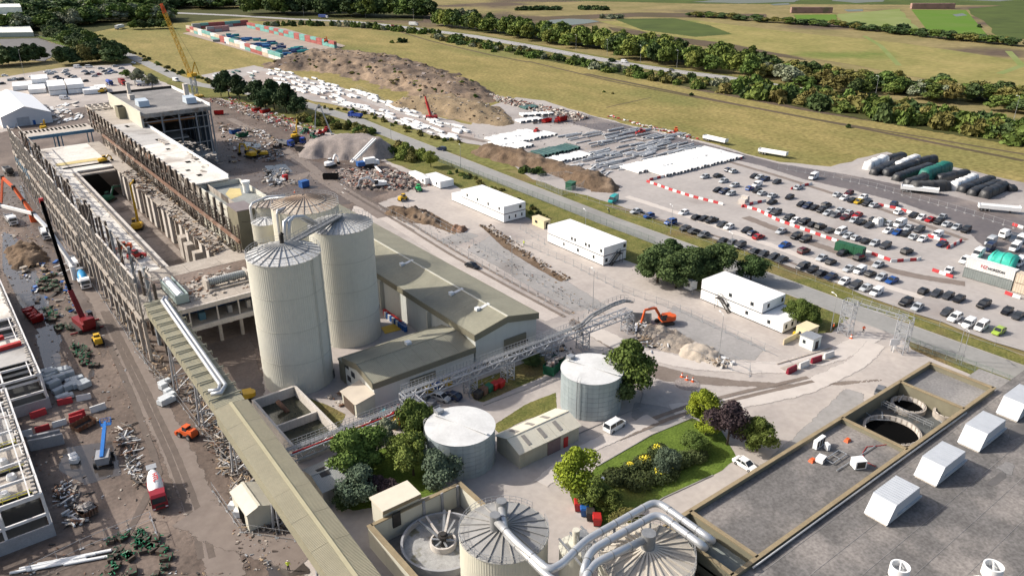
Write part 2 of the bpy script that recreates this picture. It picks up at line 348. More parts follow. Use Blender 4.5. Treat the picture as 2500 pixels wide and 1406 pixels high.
# ------------------------------------------------------------------ roads
ROAD=[(190,74),(240,101),(300,128),(375,163),(430,189),(480,206),(600,226),(735,252),(868,293),(935,321),(1100,386),(1250,446),(1483,538),(1741,632),(2235,817),(2500,914),(2800,1025)]
ROADW=gpoly(ROAD)
struct(ribbon('road',ROADW,8.6,.02,m_road),'grey two lane access road past the site','road')
for k in (-1,1):
 P=strip(ROADW,8.2); n=len(ROADW); e=P[:n] if k<0 else P[n:][::-1]
 struct(ribbon('road_edge',e,.22,.026,m_yard))
CARR=gpoly([(330,26),(425,32),(563,38),(710,47),(850,53),(943,62),(1020,71),(1150,88),(1292,113),(1425,138),(1550,160),(1638,173),(1771,190),(1826,200),(1950,218),(2075,238),(2170,252),(2376,285),(2500,303),(2800,352)])
struct(ribbon('carriageway',CARR,26,-.12,mat('roadside_grass',(.16,.15,.05),(.12,.12,.04),.95,scale=.1,spec=.1)),'mown verge of the dual carriageway')
struct(ribbon('carriageway',CARR,13,-.06,m_road2),'pale dual carriageway between belts of trees','road')
for k in (0,1):
 P=strip(CARR,12.0); n=len(CARR); e=P[:n] if k==0 else P[n:][::-1]
 struct(ribbon('lane_marking',e,.35,-.055,plain('road_paint',(.7,.7,.68))))
struct(ribbon('lane_marking',CARR,.5,-.055,plain('road_paint',(.7,.7,.68))))
# ------------------------------------------------------------------ yards
land('verge',[(430,186),(480,200),(600,220),(735,244),(868,280),(1000,335),(1190,402),(1310,440),(1500,500),(1750,590),(2000,682),(2240,772),(2500,872),(2800,985),(2800,1040),(2500,985),(2200,870),(2060,790),(1940,830),(1560,650),(1290,560),(1040,452),(860,380),(740,330),(500,250),(400,205)],-.06,m_verge,1.2,4,12,'rough weedy verge on both sides of the access road')
land('storage_yard',[(490,184),(620,160),(700,178),(860,222),(950,250),(1050,282),(1150,305),(1200,258),(1260,238),(1330,246),(1440,281),(1560,311),(1710,344),(1850,383),(1905,396),(2028,407),(2165,371),(2500,446),(2750,508),(3000,700),(3000,1060),(2500,856),(2237,766),(1990,672),(1745,583),(1500,497),(1395,470),(1300,438),(1190,360),(1050,330),(870,268),(720,238),(520,203)],-.02,m_park,1.0,6,13,'stony car park and storage yard beyond the access road')
land('haul_road',[(1360,262),(1440,281),(1560,312),(1710,346),(1850,384),(1905,398),(2040,420),(2110,432),(2300,470),(2520,528),(2700,575),(2700,660),(2480,640),(2400,610),(2330,545),(2200,498),(2060,462),(1960,440),(1850,405),(1760,385),(1650,352),(1540,335),(1450,318),(1380,300),(1300,292),(1280,275)],-.01,m_haul,1.0,5,14,'dark wet haul road along the edge of the meadow')
land('storage_strip',[(560,196),(640,172),(700,190),(860,235),(960,272),(1060,300),(1170,330),(1150,345),(1000,305),(860,258),(720,226),(600,205)],-.008,mat('pinkish_stone',(.34,.285,.255),(.28,.235,.21),.9,scale=.1,fine=.1),1,5,15)
land('compound_ground',[(440,82),(600,54),(700,70),(850,112),(700,158),(560,116)],-.015,mat('compound_dirt',(.33,.27,.225),(.27,.22,.185),.9,scale=.08,fine=.1),1.5,8,16,'bare dirt of the container compound')
land('site_yard',[(-300,205),(0,190),(150,166),(318,156),(345,180),(430,214),(500,240),(540,240),(740,312),(800,322),(900,360),(960,400),(1035,428),(1110,452),(1290,532),(1340,557),(1545,642),(1660,692),(1960,815),(2030,812),(2075,776),(2140,800),(2210,830),(2225,852),(2500,966),(2900,1120),(2900,1900),(-600,1900),(-900,700),(-500,300)],.0,m_yard,.8,5,17,'dusty concrete yard of the works')
land('demolition_yard',[(480,236),(540,240),(740,312),(860,345),(960,400),(1035,440),(1010,470),(945,495),(900,512),(860,530),(700,640),(660,960),(600,1010),(690,1200),(800,1440),(950,1900),(-600,1900),(-900,700),(-300,330),(0,322),(160,268),(300,240)],.012,m_mud,1.2,5,18,'churned brown mud of the demolition ground')
land('mud_patch',[(520,430),(620,425),(720,380),(800,400),(960,470),(860,500),(800,505),(680,490),(600,480)],.018,m_mudd,1.5,4,19)
land('mud_patch',[(0,420),(60,430),(150,560),(250,720),(300,800),(250,900),(150,700),(60,560),(-60,500)],.018,m_mudd,1.5,4,20)
land('mud_patch',[(470,830),(620,800),(655,930),(660,975),(590,990),(520,880)],.018,m_mudd,1,3,21)
land('mud_track',[(860,500),(940,515),(1010,560),(1110,620),(1230,690),(1380,770),(1330,790),(1200,715),(1080,640),(985,575),(930,540),(850,525)],.016,mat('pale_track',(.46,.41,.37),(.40,.35,.315),.9,scale=.2,fine=.08),.6,3,22,'pale rutted track beside the long shed')
land('mud_track',[(1395,770),(1450,800),(1530,850),(1600,885),(1700,912),(1810,925),(1950,934),(2130,922),(2200,928),(2060,944),(1900,950),(1750,945),(1620,935),(1560,910),(1480,850),(1380,790)],.016,m_track,.5,2.5,23,'brown mud tracked across the pale concrete')
land('slab_patch',[(1130,610),(1200,570),(1300,630),(1440,715),(1500,752),(1400,765),(1300,710),(1220,660)],.012,m_slab,.5,3,24)
land('slab_patch',[(1640,740),(1720,775),(1880,850),(1850,885),(1780,880),(1700,840),(1600,790)],.012,m_slab,.5,3,25)
land('slab_patch',[(1050,590),(1130,560),(1180,575),(1120,602)],.013,m_slab,.5,3,26)
land('slab_patch',[(2110,1240),(2150,1260),(1860,1320),(1700,1250),(1930,1060),(2060,940),(2120,960)],.011,m_slab,.4,3,27)
land('slab_patch',[(1540,975),(1640,990),(1700,1040),(1590,1060),(1530,1020)],.011,m_slab,.8,3,28)
land('earth_strip',[(925,512),(960,500),(1050,515),(1130,560),(1110,575),(1040,548),(985,545)],.02,m_soil,.8,2,29)
land('earth_strip',[(1165,548),(1185,550),(1240,588),(1330,648),(1390,680),(1370,692),(1300,652),(1225,605)],.02,m_soil,.5,2,30)
land('grass_bank',[(620,985),(745,965),(800,985),(850,1010),(830,1050),(720,1040)],.02,m_verge,.6,2,31,'weedy grass by the concrete basin')
land('grass_bank',[(1140,935),(1330,865),(1360,890),(1330,920),(1180,985),(1150,975)],.02,m_verge,.4,2,32,'rough grass under the pipe bridge')
land('grass_bank',[(1195,1040),(1280,985),(1362,952),(1364,1000),(1280,1030),(1215,1062)],.02,m_verge,.4,2,33,'yellowing grass between the two blue grey tanks')
land('grass_bank',[(760,1210),(820,1130),(960,1080),(1040,1060),(1080,1200),(1000,1230),(860,1250)],.018,m_lawn,.6,2,34)
land('lawn',[(1455,1140),(1590,1062),(1690,1020),(1760,1050),(1800,1120),(1740,1160),(1620,1215),(1480,1300),(1400,1230),(1390,1200)],.022,m_lawn,.25,2,35,'mown lawn round the shaped hedges')
for i,px in enumerate([[(0,560),(60,580),(110,700),(160,830),(130,870),(60,780),(0,660)],[(75,810),(150,820),(165,940),(110,930)],[(150,1090),(280,1070),(310,1160),(200,1190),(130,1150)],
 [(800,430),(870,448),(850,470),(800,455)],[(640,405),(700,400),(720,420),(660,430)],[(590,345),(640,350),(640,362),(600,362)],
 [(1270,275),(1330,270),(1360,300),(1300,305)],[(2450,560),(2520,575),(2490,600),(2440,585)],[(1700,352),(1760,368),(1740,378),(1690,362)],[(630,1330),(700,1320),(780,1400),(650,1430)],
 [(215,890),(240,900),(232,935),(205,930)],[(150,410),(200,470),(150,480)],[(38,440),(60,455),(80,500),(55,505)]]):
 struct(soft('puddle',gpoly(px),.024+.003*i,m_pud,1.5,60+i))
m_rut=mat('dark_ruts',(.120,.094,.078),(.09,.07,.058),.7,scale=.5); m_dust=mat('pale_dust',(.50,.455,.415),(.45,.405,.37),.9,scale=.4); m_mdust=mat('dried_mud',(.20,.165,.143),(.16,.13,.112),.9,scale=.4)
for i,(px,w,m) in enumerate(([[(60,340),(140,520),(230,700),(330,900),(430,1100),(520,1300),(560,1430)],5,m_mdust],[[(250,760),(345,960),(420,1130),(480,1300),(500,1420)],1.0,m_rut],[[(262,760),(362,960),(440,1130),(505,1300),(530,1420)],1.0,m_rut],[[(240,780),(320,960),(390,1150),(300,1330),(60,1420)],1.2,m_rut],[[(470,1250),(560,1300),(700,1330),(800,1390)],7,m_mdust],
 [[(640,470),(760,420),(860,480),(960,540)],6,m_mdust],[[(700,390),(800,440),(900,500),(1020,570)],1.1,m_rut],[[(715,385),(815,435),(915,495),(1035,565)],1.1,m_rut],[[(560,290),(640,330),(740,395),(840,470)],4,m_mdust],[[(960,535),(1100,622),(1250,705),(1400,785)],1.0,m_track],[[(975,530),(1115,615),(1265,698),(1415,778)],1.0,m_track],
 [[(1430,800),(1560,862),(1700,890),(1900,900),(2060,860),(2130,815)],5,m_dust],[[(1640,1000),(1800,985),(1960,950),(2090,890),(2150,830)],4,m_dust],[[(1500,1060),(1650,1000),(1800,960),(2000,915)],1.0,m_track],[[(1510,1072),(1665,1010),(1815,970),(2010,925)],1.0,m_track],[[(1320,1180),(1420,1100),(1530,1050),(1640,1000)],3,m_dust],
 [[(1500,330),(1700,372),(1900,430),(2150,510),(2400,600)],2.2,m_mdust],[[(1530,480),(1700,535),(1900,605),(2100,680),(2300,740)],3,m_dust],[[(1480,500),(1700,560),(1900,630),(2150,720)],1.2,m_mdust],[[(1820,530),(2000,600),(2200,668),(2400,700)],3.5,m_mdust],[[(700,205),(900,268),(1100,328),(1200,350)],3,m_mdust])):
 struct(softband('tyre_track',[p for p,h in along(gpoly(px),6)],w*1.5,.055+.001*i if px[0][0]<1400 or px[0][1]>750 else .004+.001*i,m))
struct(soft('court_grass',gpoly([(80,88),(160,90),(200,118),(165,118),(95,92)]),-.04,m_lawn,2),'bright mown strip beside the sports court')
land('court',[(0,96),(90,94),(165,116),(110,150),(0,140)],-.05,mat('court_asphalt',(.13,.125,.125),(.10,.097,.097),.85,scale=.2),1,6,90,'dark fenced sports court behind the pines')
for i,px in enumerate([[(1455,1140),(1590,1062),(1690,1020)],[(1740,1160),(1620,1215),(1480,1300)],[(1180,990),(1285,950),(1360,915)],[(1280,1120),(1420,1055),(1500,1020),(1560,995),(1570,960),(1560,945)]]):
 mb=MB(); P=gpoly(px)
 for a,b in zip(P,P[1:]):mb.beam(a+Vector((0,0,.06)),b+Vector((0,0,.06)),.18,.14)
 struct(mb.build('kerb',m_slab))
def mound(name,ridge,zs,hw,m,label,cat,seed=1,res=2.0,rough=.8,noise=6.0,power=1.0):
 """heap of loose earth along a ridge line (points on the ground), zs heights, hw foot half widths"""
 P=[Vector((p.x,p.y,0)) for p in ridge]; mw=max(hw)
 x0,x1=min(p.x for p in P)-mw,max(p.x for p in P)+mw; y0,y1=min(p.y for p in P)-mw,max(p.y for p in P)+mw
 nx,ny=int((x1-x0)/res)+2,int((y1-y0)/res)+2
 X,Y=np.meshgrid(np.linspace(x0,x1,nx),np.linspace(y0,y1,ny)); Z=np.full_like(X,-.6)
 rs=np.random.RandomState(seed)
 N=np.zeros_like(X);
 for o in range(4):
  k=2**o; ph=rs.rand(6)*6.28; fr=2*PI/(noise/k*2)
  for j in range(3):
   a=rs.rand()*6.28; N+=np.sin((X*math.cos(a)+Y*math.sin(a))*fr+ph[j])*np.sin((X*math.sin(a)-Y*math.cos(a))*fr*.8+ph[3+j])/k/1.5
 for i in range(len(P)-1):
  a,b=P[i],P[i+1]; d=b-a; l2=d.length_squared
  t=np.clip(((X-a.x)*d.x+(Y-a.y)*d.y)/l2,0,1)
  D=np.hypot(X-a.x-t*d.x,Y-a.y-t*d.y)
  h=zs[i]+(zs[i+1]-zs[i])*t; w=hw[i]+(hw[i+1]-hw[i])*t
  w=w*(1+.12*N)
  q=np.clip(1-D/w,-1,1)
  s=np.where(q>0,np.minimum(1.0,q*1.6)**power,q)
  Z=np.maximum(Z,h*s+np.where(q>.05,rough*N*np.clip(q*3,0,1),0))
 V=np.stack([X.ravel(),Y.ravel(),Z.ravel()],1)
 idx=np.arange(nx*ny).reshape(ny,nx)
 F=np.stack([idx[:-1,:-1],idx[:-1,1:],idx[1:,1:],idx[1:,:-1]],-1).reshape(-1,4)
 F=F[(Z.ravel()[F]>-.55).any(1)]
 c=sum(P,Vector())/len(P)
 me=bpy.data.meshes.new(name); V=V-np.array([c.x,c.y,0]); me.from_pydata(V.tolist(),[],F.tolist()); me.materials.append(m)
 me.polygons.foreach_set("use_smooth",[True]*len(me.polygons)); me.update()
 o=put(name,me,None,(c.x,c.y,0))
 return tag(o,label,cat)
SPOIL=mound('spoil_heap',gpoly([(745,158),(800,150),(900,162),(1000,190),(1090,220),(1150,240)]),[5.5,7,6.6,5.6,4.4,2.6],[28,38,36,30,24,16],m_spoil,'long sandy brown spoil heap with scrub on its slope','heap',3,1.4,.75,11)
SPOIL2=mound('spoil_heap',gpoly([(1010,258),(1080,262),(1150,275),(1215,298)]),[4,5.5,5,1.6],[14,18,17,9],mat('tan_earth',(.255,.195,.125),(.20,.15,.095),.95,scale=.2,detail=10,bump=.3,bscale=.6,spec=.1,fine=.2),'smoother tan earth bank below the spoil heap','heap',4,1.6,.6,9)
mound('earth_bank',gpoly([(1195,372),(1260,388),(1330,408),(1390,424),(1440,444),(1475,458)]),[3,3.6,3,2.6,3.4,2.4],[7,8,7,6,8,6],m_soil,'dark brown earth bank between road verge and white stacks','heap',5,1.0,.5,5)
mound('aggregate_heap',gpoly([(800,371),(852,371),(905,377)]),[6,7.2,7],[13,14,12],m_gravel,'grey cone of crushed stone under the screening conveyor','heap',6,1.2,.25,8,1.0)
RUBBLE=mound('rubble_heap',gpoly([(860,425),(930,440),(990,445)]),[.9,1.4,1.0],[8,13,10],mat('brick_rubble',(.27,.215,.19),(.17,.138,.122),.95,scale=.9,detail=10,c3=(.13,.10,.09),s3=.2,bump=.35,bscale=1.6,fine=.35,spec=.1),'low spread of broken brick rubble beside the white excavator','heap',7,.6,.35,1.6)
mound('earth_heap',gpoly([(965,520),(1010,522),(1050,540)]),[1.4,1.8,1.2],[3.5,4.5,3.5],m_soil,'dug earth heaped beside the open excavation','heap',8,.5,.5,2.5)
mound('earth_heap',gpoly([(1120,560),(1124,562)]),[1.3,1.2],[2.6,2.4],mat('reddish_earth',(.22,.13,.085),(.15,.09,.06),.95,scale=.6,bump=.3,fine=.3),'small reddish earth heap at the trench end','heap',9,.4,.4,2)
mound('sand_heap',gpoly([(1700,862),(1712,864)]),[1.6,1.6],[4.2,4.2],mat('pale_sand',(.43,.37,.30),(.38,.32,.26),.95,scale=.5,bump=.1,fine=.1),'pale sand heap on the compound floor','heap',10,.4,.12,2)
mound('earth_heap',gpoly([(1640,835),(1600,815)]),[.7,1.0],[5,5],mat('grey_spoil',(.32,.27,.22),(.25,.21,.17),.95,scale=.5,bump=.2,fine=.2),'spread grey spoil around the orange excavator','heap',11,.5,.25,2)
mound('earth_heap',gpoly([(55,610),(75,640)]),[2.0,2.2],[4.5,5],m_soil,'dark soil heap in the flooded yard beside the left frame','heap',12,.6,.4,2.5)
# ------------------------------------------------------------------ vegetation
def leafmat(name,c,c2,rnd=.22):
 return mat(name,c,c2,.8,scale=.9,detail=3,rnd=rnd,spec=.12,lo=.3,hi=.7)
LF={'green':leafmat('leaf_green',(0.127,0.173,0.040),(0.071,0.106,0.026)),'dark':leafmat('leaf_dark',(0.074,0.109,0.037),(0.041,0.065,0.024)),
 'light':leafmat('leaf_light',(0.217,0.252,0.060),(0.124,0.164,0.037)),'grey':leafmat('leaf_grey',(0.258,0.274,0.182),(0.165,0.185,0.117)),
 'olive':leafmat('leaf_olive',(0.186,0.168,0.052),(0.113,0.109,0.034)),'pine':leafmat('leaf_pine',(0.053,0.084,0.034),(0.029,0.050,0.022)),
 'acid':leafmat('leaf_yellow_green',(0.283,0.330,0.034),(0.142,0.192,0.023),.05),'purple':leafmat('leaf_purple',(0.071,0.050,0.052),(0.041,0.030,0.034),.05),
 'blue':leafmat('leaf_blue_green',(0.124,0.164,0.105),(0.071,0.101,0.064),.1),'gold':leafmat('leaf_gold',(0.867,0.714,0.070),(0.496,0.462,0.060),.05),'rust':leafmat('leaf_rust',(0.476,0.126,0.040),(0.248,0.106,0.030),.1)}
m_bark=mat('bark',(.085,.065,.048),(.05,.038,.03),.95,scale=3,bump=.03)
def leaves(rs,c,r,n,size,flat=.7):
 """n small leaf sprays on an uneven ellipsoid shell; returns vertices of quads"""
 d=rs.normal(size=(n,3)); d/=np.linalg.norm(d,axis=1)[:,None]
 d[:,2]=np.where(d[:,2]<-.45,-d[:,2],d[:,2])
 rad=(rs.uniform(.72,1.05,n)+np.maximum(0,rs.normal(size=n)-1.2)*.25)[:,None]
 p=c+d*r*rad
 nn=d*flat+rs.normal(size=(n,3))*.45; nn/=np.linalg.norm(nn,axis=1)[:,None]
 u=np.cross(nn,rs.normal(size=(n,3))); u/=np.linalg.norm(u,axis=1)[:,None]; w=np.cross(nn,u)
 s=(size*rs.uniform(.6,1.4,n))[:,None]
 return np.stack([p-u*s,p-w*s*.8,p+u*s,p+w*s*.8],1).reshape(-1,3)
def np_mesh(name,V,F,m):
 me=bpy.data.meshes.new(name); me.vertices.add(len(V)); me.vertices.foreach_set("co",V.astype(np.float32).ravel())
 k=F.shape[1]; me.loops.add(F.size); me.polygons.add(len(F)); me.loops.foreach_set("vertex_index",F.astype(np.int32).ravel())
 me.polygons.foreach_set("loop_start",np.arange(0,F.size,k,dtype=np.int32))
 me.materials.append(m); me.update(calc_edges=True); me.validate(); return me
def crown(name,kind,seed,lobes,n,size,tall=1.0,spread=.62,core=True,base=.35):
 """unit crown: radius about 1, standing from z=base to about 2*tall"""
 rs=np.random.RandomState(seed); L=[]
 for i in range(lobes):
  t=(i+.5)/lobes
  a=rs.rand()*6.28; zz=base+.25*tall+(1.45*tall)*t
  prof=math.sin(min(1,(t*.85+.18))*PI)**.6
  q=spread*prof*math.sqrt(rs.rand()); rr=rs.uniform(.22,.54)*(.65+.5*prof)
  L.append((np.array([q*math.cos(a)*1.1,q*math.sin(a)*1.1,zz]),np.array([rr,rr,rr*.85])))
 V=np.concatenate([leaves(rs,c,r,n//lobes,size) for c,r in L])
 if core:
  V=np.concatenate([V]+[leaves(rs,c,r*.62,n//lobes//5,size*2.0) for c,r in L])
 return np_mesh(name,V,np.arange(len(V)).reshape(-1,4),LF[kind])
def trunk_mesh(name,h=1.2,r=.06,seed=1):
 rs=random.Random(seed); mb=MB()
 mb.tube([(0,0,-.05),(.02,.01,h*.4),(.01,-.02,h)],[r,r*.75,r*.4],7)
 for i in range(5):
  a=i*1.3+rs.random(); z=h*(.45+.1*i)
  mb.tube([(0,0,z),(math.cos(a)*.3,math.sin(a)*.3,z+.25),(math.cos(a)*.5,math.sin(a)*.5,z+.55)],[r*.45,r*.3,r*.12],5)
 return mb.mesh(name,m_bark,True)
CROWN={}
def crowns(kind,q):
 key=(kind,q)
 if key not in CROWN:
  n,sz={'near':(8000,.050),'mid':(2200,.085),'far':(900,.125)}[q]
  CROWN[key]=[crown('crown',kind,100+7*i+len(CROWN),14+i*3,n,sz,1.0,.74) for i in range(3)]
 return CROWN[key]
TR=[trunk_mesh('trunk',1.3,.07,i) for i in range(2)]
def tree(loc,r,h,kind,label,name='tree',q='mid',group=None,cat='tree',rnd=None):
 """r crown radius, h total height"""
 R_=rnd or RND; i=R_.randrange(3); rz=R_.uniform(0,6.28)
 if q=='far':
  o=put(name,crowns(kind,q)[i],None,loc,rz,(r,r,h/2.15)); return tag(o,label,cat,group)
 t=thing(name,label,cat,loc,rz,group)
 put('trunk',TR[i%2],t,(0,0,0),0,(r*.9,r*.9,h/2.3)); put('crown',crowns(kind,q)[i],t,(0,0,0),0,(r,r,h/2.15))
 return t
BUSH={}
def bush(loc,r,h,kind,label,name='bush',group=None,q='far',cat='bush'):
 key=(kind,q)
 if key not in BUSH:
  n,sz={'near':(2600,.075),'mid':(1100,.11),'far':(420,.17)}[q]
  BUSH[key]=[crown('bush_foliage',kind,300+5*i+len(BUSH),7+i,n,sz,.62,.7,True,-.25) for i in range(3)]
 i=RND.randrange(3)
 o=put(name,BUSH[key][i],None,loc,RND.uniform(0,6.28),(r,r,h/1.25)); return tag(o,label,cat,group)
def belt(pts,width,n,kinds,rr,hh,label,group,name='tree',seed=1,q='far',edge=None):
 rs=random.Random(seed); P=gpoly(pts); W=[0.0]; mass=[]
 for a,b in zip(P,P[1:]):W.append(W[-1]+(b-a).length)
 wd=width if isinstance(width,(list,tuple)) else [width]*len(P)
 for i in range(n):
  d=(i+rs.random())/n*W[-1]; k=max(j for j in range(len(P)-1) if W[j]<=d); t=(d-W[k])/(W[k+1]-W[k])
  a,b=P[k],P[k+1]; p=a+(b-a)*t; dn=(b-a).normalized(); w=wd[k]+(wd[k+1]-wd[k])*t
  p=p+Vector((-dn.y,dn.x,0))*rs.uniform(-w/2,w/2)
  kd=rs.choice(kinds); r=rs.uniform(*rr); h=rs.uniform(*hh)
  if group is None:
   C_=crowns(kd,'far')[i%3]; co=np.empty(len(C_.vertices)*3); C_.vertices.foreach_get('co',co); co=co.reshape(-1,3)*(r,r,h/2.15)+(p.x,p.y,-.2); mass.append((kd,co)); continue
  stretch=('',', middle',', right end')[min(2,int(d/W[-1]*3))] if n>30 else ''
  lab=(label+stretch).replace('@',{'green':'mid green','dark':'dark green','light':'light green','grey':'grey green','olive':'olive brown','pine':'blackish green','blue':'blue green'}.get(kd,kd))
  (tree if name.endswith('tree') else bush)((p.x,p.y,-.2),r,h,kd,lab,name,group=group,q=q)
 if mass:
  ks=sorted({k for k,c in mass}); V=np.concatenate([c for k in ks for kk,c in mass if kk==k]); me=np_mesh(name,V,np.arange(len(V)).reshape(-1,4),LF[ks[0]]); [me.materials.append(LF[k]) for k in ks[1:]]
  me.polygons.foreach_set('material_index',np.concatenate([np.full(len(c)//4,i) for i,k in enumerate(ks) for kk,c in mass if kk==k]).astype(np.int32)); stuff(put(name,me),label,'woodland')
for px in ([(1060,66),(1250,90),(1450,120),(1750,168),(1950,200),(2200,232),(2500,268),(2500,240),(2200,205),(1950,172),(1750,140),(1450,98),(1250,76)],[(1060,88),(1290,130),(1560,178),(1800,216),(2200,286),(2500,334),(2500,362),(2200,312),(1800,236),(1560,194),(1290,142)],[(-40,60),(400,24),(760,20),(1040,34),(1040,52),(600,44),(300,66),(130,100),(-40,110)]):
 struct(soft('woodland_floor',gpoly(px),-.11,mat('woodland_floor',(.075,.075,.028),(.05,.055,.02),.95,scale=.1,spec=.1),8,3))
belt([(1060,62),(1150,72),(1250,84),(1330,98),(1450,118),(1600,142),(1750,166),(1850,184)],[10,18,24,32,42,50,54,40],160,['green','light','light','green','dark'],(5,8),(10,16),'@ tree in the thick belt beyond the carriageway','trees beyond the carriageway','belt_tree',seed=1)
belt([(1850,180),(1950,196),(2060,212),(2200,226),(2330,242),(2480,262),(2700,300)],[40,44,44,40,36,32,32],95,['green','olive','grey','dark','olive','green'],(5,8),(6,11),'@ tree in the scrubby belt beyond the carriageway','trees beyond the carriageway','belt_tree',seed=2)
belt([(1060,92),(1170,112),(1290,134),(1380,148),(1420,158),(1560,182),(1700,206),(1800,220)],[16,18,20,16,14,20,28,28],110,['green','dark','olive','green','grey'],(3.2,5.5),(3.2,6.2),'@ bush in the near hedge of the carriageway','near carriageway hedge','hedge_bush',seed=3)
belt([(1800,220),(1950,246),(2080,268),(2200,290),(2350,312),(2500,338),(2700,370)],[28,28,26,28,28,28,28],130,['green','dark','green','olive','dark'],(4.5,8),(6,10),'@ bush in the wide scrub strip along the meadow','scrub strip along the meadow','scrub_bush',seed=4)
belt([(600,36),(700,34),(800,36),(900,40),(1000,44),(1046,46)],[40,50,60,50,40,30],60,['dark','green','dark','pine'],(8,13),(17,25),'tall @ tree in the wood behind the container compound','wood behind the compound','woodland_tree',seed=5)
belt([(640,64),(760,62),(880,66),(980,76),(1070,86)],[16,14,14,12,16],42,['green','dark','green','grey'],(3,5),(4.5,7),'@ bush along the carriageway edge behind the compound','bushes behind the compound','bush',seed=6)
belt([(-30,40),(100,30),(250,24),(420,14),(600,16),(760,10)],[110,130,130,110,90,70],190,['dark','green','dark','pine','grey'],(11,18),(11,18),'dark far wood along the upper left edge',None,'woodland',seed=7)
belt([(40,78),(120,64),(250,52),(360,46),(400,56)],[45,60,60,40,30],80,['dark','green','dark','grey','green'],(8,13),(11,18),'@ tree between the pale warehouse and the carriageway','trees behind the warehouse','woodland_tree',seed=8)
belt([(130,84),(160,100),(210,118),(260,140),(300,158)],[16,18,20,18,14],34,['dark','pine','green','dark'],(6,9.5),(10,14),'@ tree along the road beside the sports court','roadside trees at the court',seed=9)
belt([(-60,166),(30,158),(105,152)],[14,16,14],22,['pine','dark'],(5,7),(10,13),'@ pine behind the far car park','pines behind the car park','pine_tree',seed=10)
belt([(150,160),(220,152),(300,150)],[14,14,10],22,['pine','dark','olive'],(5,7),(9,13),'@ pine at the right end of the far car park','pines behind the car park','pine_tree',seed=11)
belt([(320,72),(420,70)],12,12,['dark','green'],(4,6),(7,10),'@ tree behind the white lorry','trees behind the lorry',seed=12)
belt([(1010,12),(1035,36)],16,5,['dark','green'],(7,8),(20,24),'very tall @ tree at the right end of the wood','tall end trees',seed=13)
belt([(1265,26),(1330,24),(1370,25)],8,12,['dark','pine'],(5,7),(5,6),'@ bush in the oval clump left of the pond','oval clumps on the marsh','bush',seed=14)
belt([(1415,24),(1450,23),(1480,25)],8,10,['dark','pine'],(5,7),(5,6),'@ bush in the oval clump above the pond','oval clumps on the marsh','bush',seed=15)
belt([(1680,40),(1760,44),(1900,56),(2050,66),(2200,84),(2350,98),(2500,112),(2700,130)],[20,20,14,14,14,16,16,16],80,['dark','olive','green','dark'],(5,9),(4,7),'scrubby bank below the shooting ranges',None,'bank_scrub',seed=16)
belt([(1060,34),(1140,34),(1160,42)],14,12,['dark','grey'],(5,7),(5,8),'@ bush on the marsh beside the tall end trees','marsh bushes by the wood','bush',seed=17)
belt([(1470,46),(1500,46),(1520,44)],10,7,['dark','grey'],(4,6),(4,6),'@ bush at the right end of the pond','pond bushes','bush',seed=18)
for px,py,r,kd,lab in [(975,105,3.6,'dark','round dark bush pair standing alone in the meadow'),(988,104,3.2,'dark','darker right half of the lone meadow bush pair'),(958,106,2.2,'green','small bush left of the lone meadow pair'),
 (2070,312,1.7,'dark','small dark bush alone on the near meadow'),(1688,234,1.6,'dark','single dark bush near the track across the meadow'),(1474,226,1.0,'green','tiny bush in the middle meadow'),(1496,230,1.0,'olive','tiny olive bush beside another in the meadow'),
 (1494,152,2.6,'pine','dark round bush at the carriageway edge'),(1206,128,2.6,'green','green bush under the spoil meadow edge'),(2203,80,7,'pine','big dark bush before the vivid range lawn'),(2390,68,3,'dark','dark bush by the range corner')]:
 bush(G(px,py,-.2),r,r*1.35,kd,lab,q='far')
belt([(590,140),(660,130),(700,132)],10,0,['olive'],(1,2),(1,2),'@','x','bush')
belt([(420,176),(470,188),(520,204),(600,216),(700,236)],5,26,['olive','green','dark'],(1.2,2.4),(1.5,2.8),'@ weed bush on the verge below the yellow crane','verge scrub by the crane','weed_bush',seed=21)
belt([(230,84),(280,108),(340,138),(400,168),(450,186)],6,24,['olive','green','dark'],(1.5,2.8),(1.8,3),'@ weed bush along the left side of the sloping meadow','scrub by the sloping meadow','weed_bush',seed=22)
belt([(760,262),(870,272),(900,278),(1000,320),(1120,350)],5,30,['olive','green','olive'],(1.0,2.0),(1.2,2.2),'@ weed bush on the verge under the white strip','verge scrub under the white strip','weed_bush',seed=23)
belt([(720,290),(800,306),(870,320),(900,330)],9,24,['olive','green','olive'],(2.2,4.0),(3,5),'@ shrub between demolition yard and road','shrubs edging the demolition yard','bush',seed=24,q='mid')
belt([(960,372),(1005,388),(1030,392)],7,9,['olive','green','light'],(3,4.2),(4,6.5),'@ shrub beside the grey stone cone','shrubs beside the stone cone','bush',seed=25,q='mid')
belt([(1095,420),(1150,436),(1220,470),(1290,510),(1330,535)],4,24,['olive','green','olive','dark'],(.9,1.7),(1.0,2.0),'@ weed bush behind the first cabin block','verge scrub behind the cabins','weed_bush',seed=26)
belt([(1270,412),(1300,425),(1330,425)],5,6,['green','dark'],(1.8,2.6),(2.2,3),'@ bush by the green substation','bushes by the substation','bush',seed=27,q='mid')
for i,(px,py,r,h) in enumerate([(560,240,5,12),(585,245,4.5,11),(540,236,4,9),(640,262,5,11),(670,268,5.5,12.5),(700,278,5.5,12),(650,272,4.5,9),(725,282,4.5,8),(622,258,4.5,10)]):
 tree(G(px,py),r*1.2,h*1.25,'pine',('%s black pine from the crane in the row by the demolition yard'%nth(i)),'pine_tree','mid','black pines by the demolition yard')
for px,py,r,h,kd,lab in [(340,205,5,9,'grey','spreading grey leaved tree by the white lorry drum'),(372,214,4.5,8,'grey','smaller grey leaved tree right of the parked tankers'),(310,190,3.5,5,'green','low green bush at the far car park end')]:
 tree(G(px,py),r,h,kd,lab,'tree','mid')
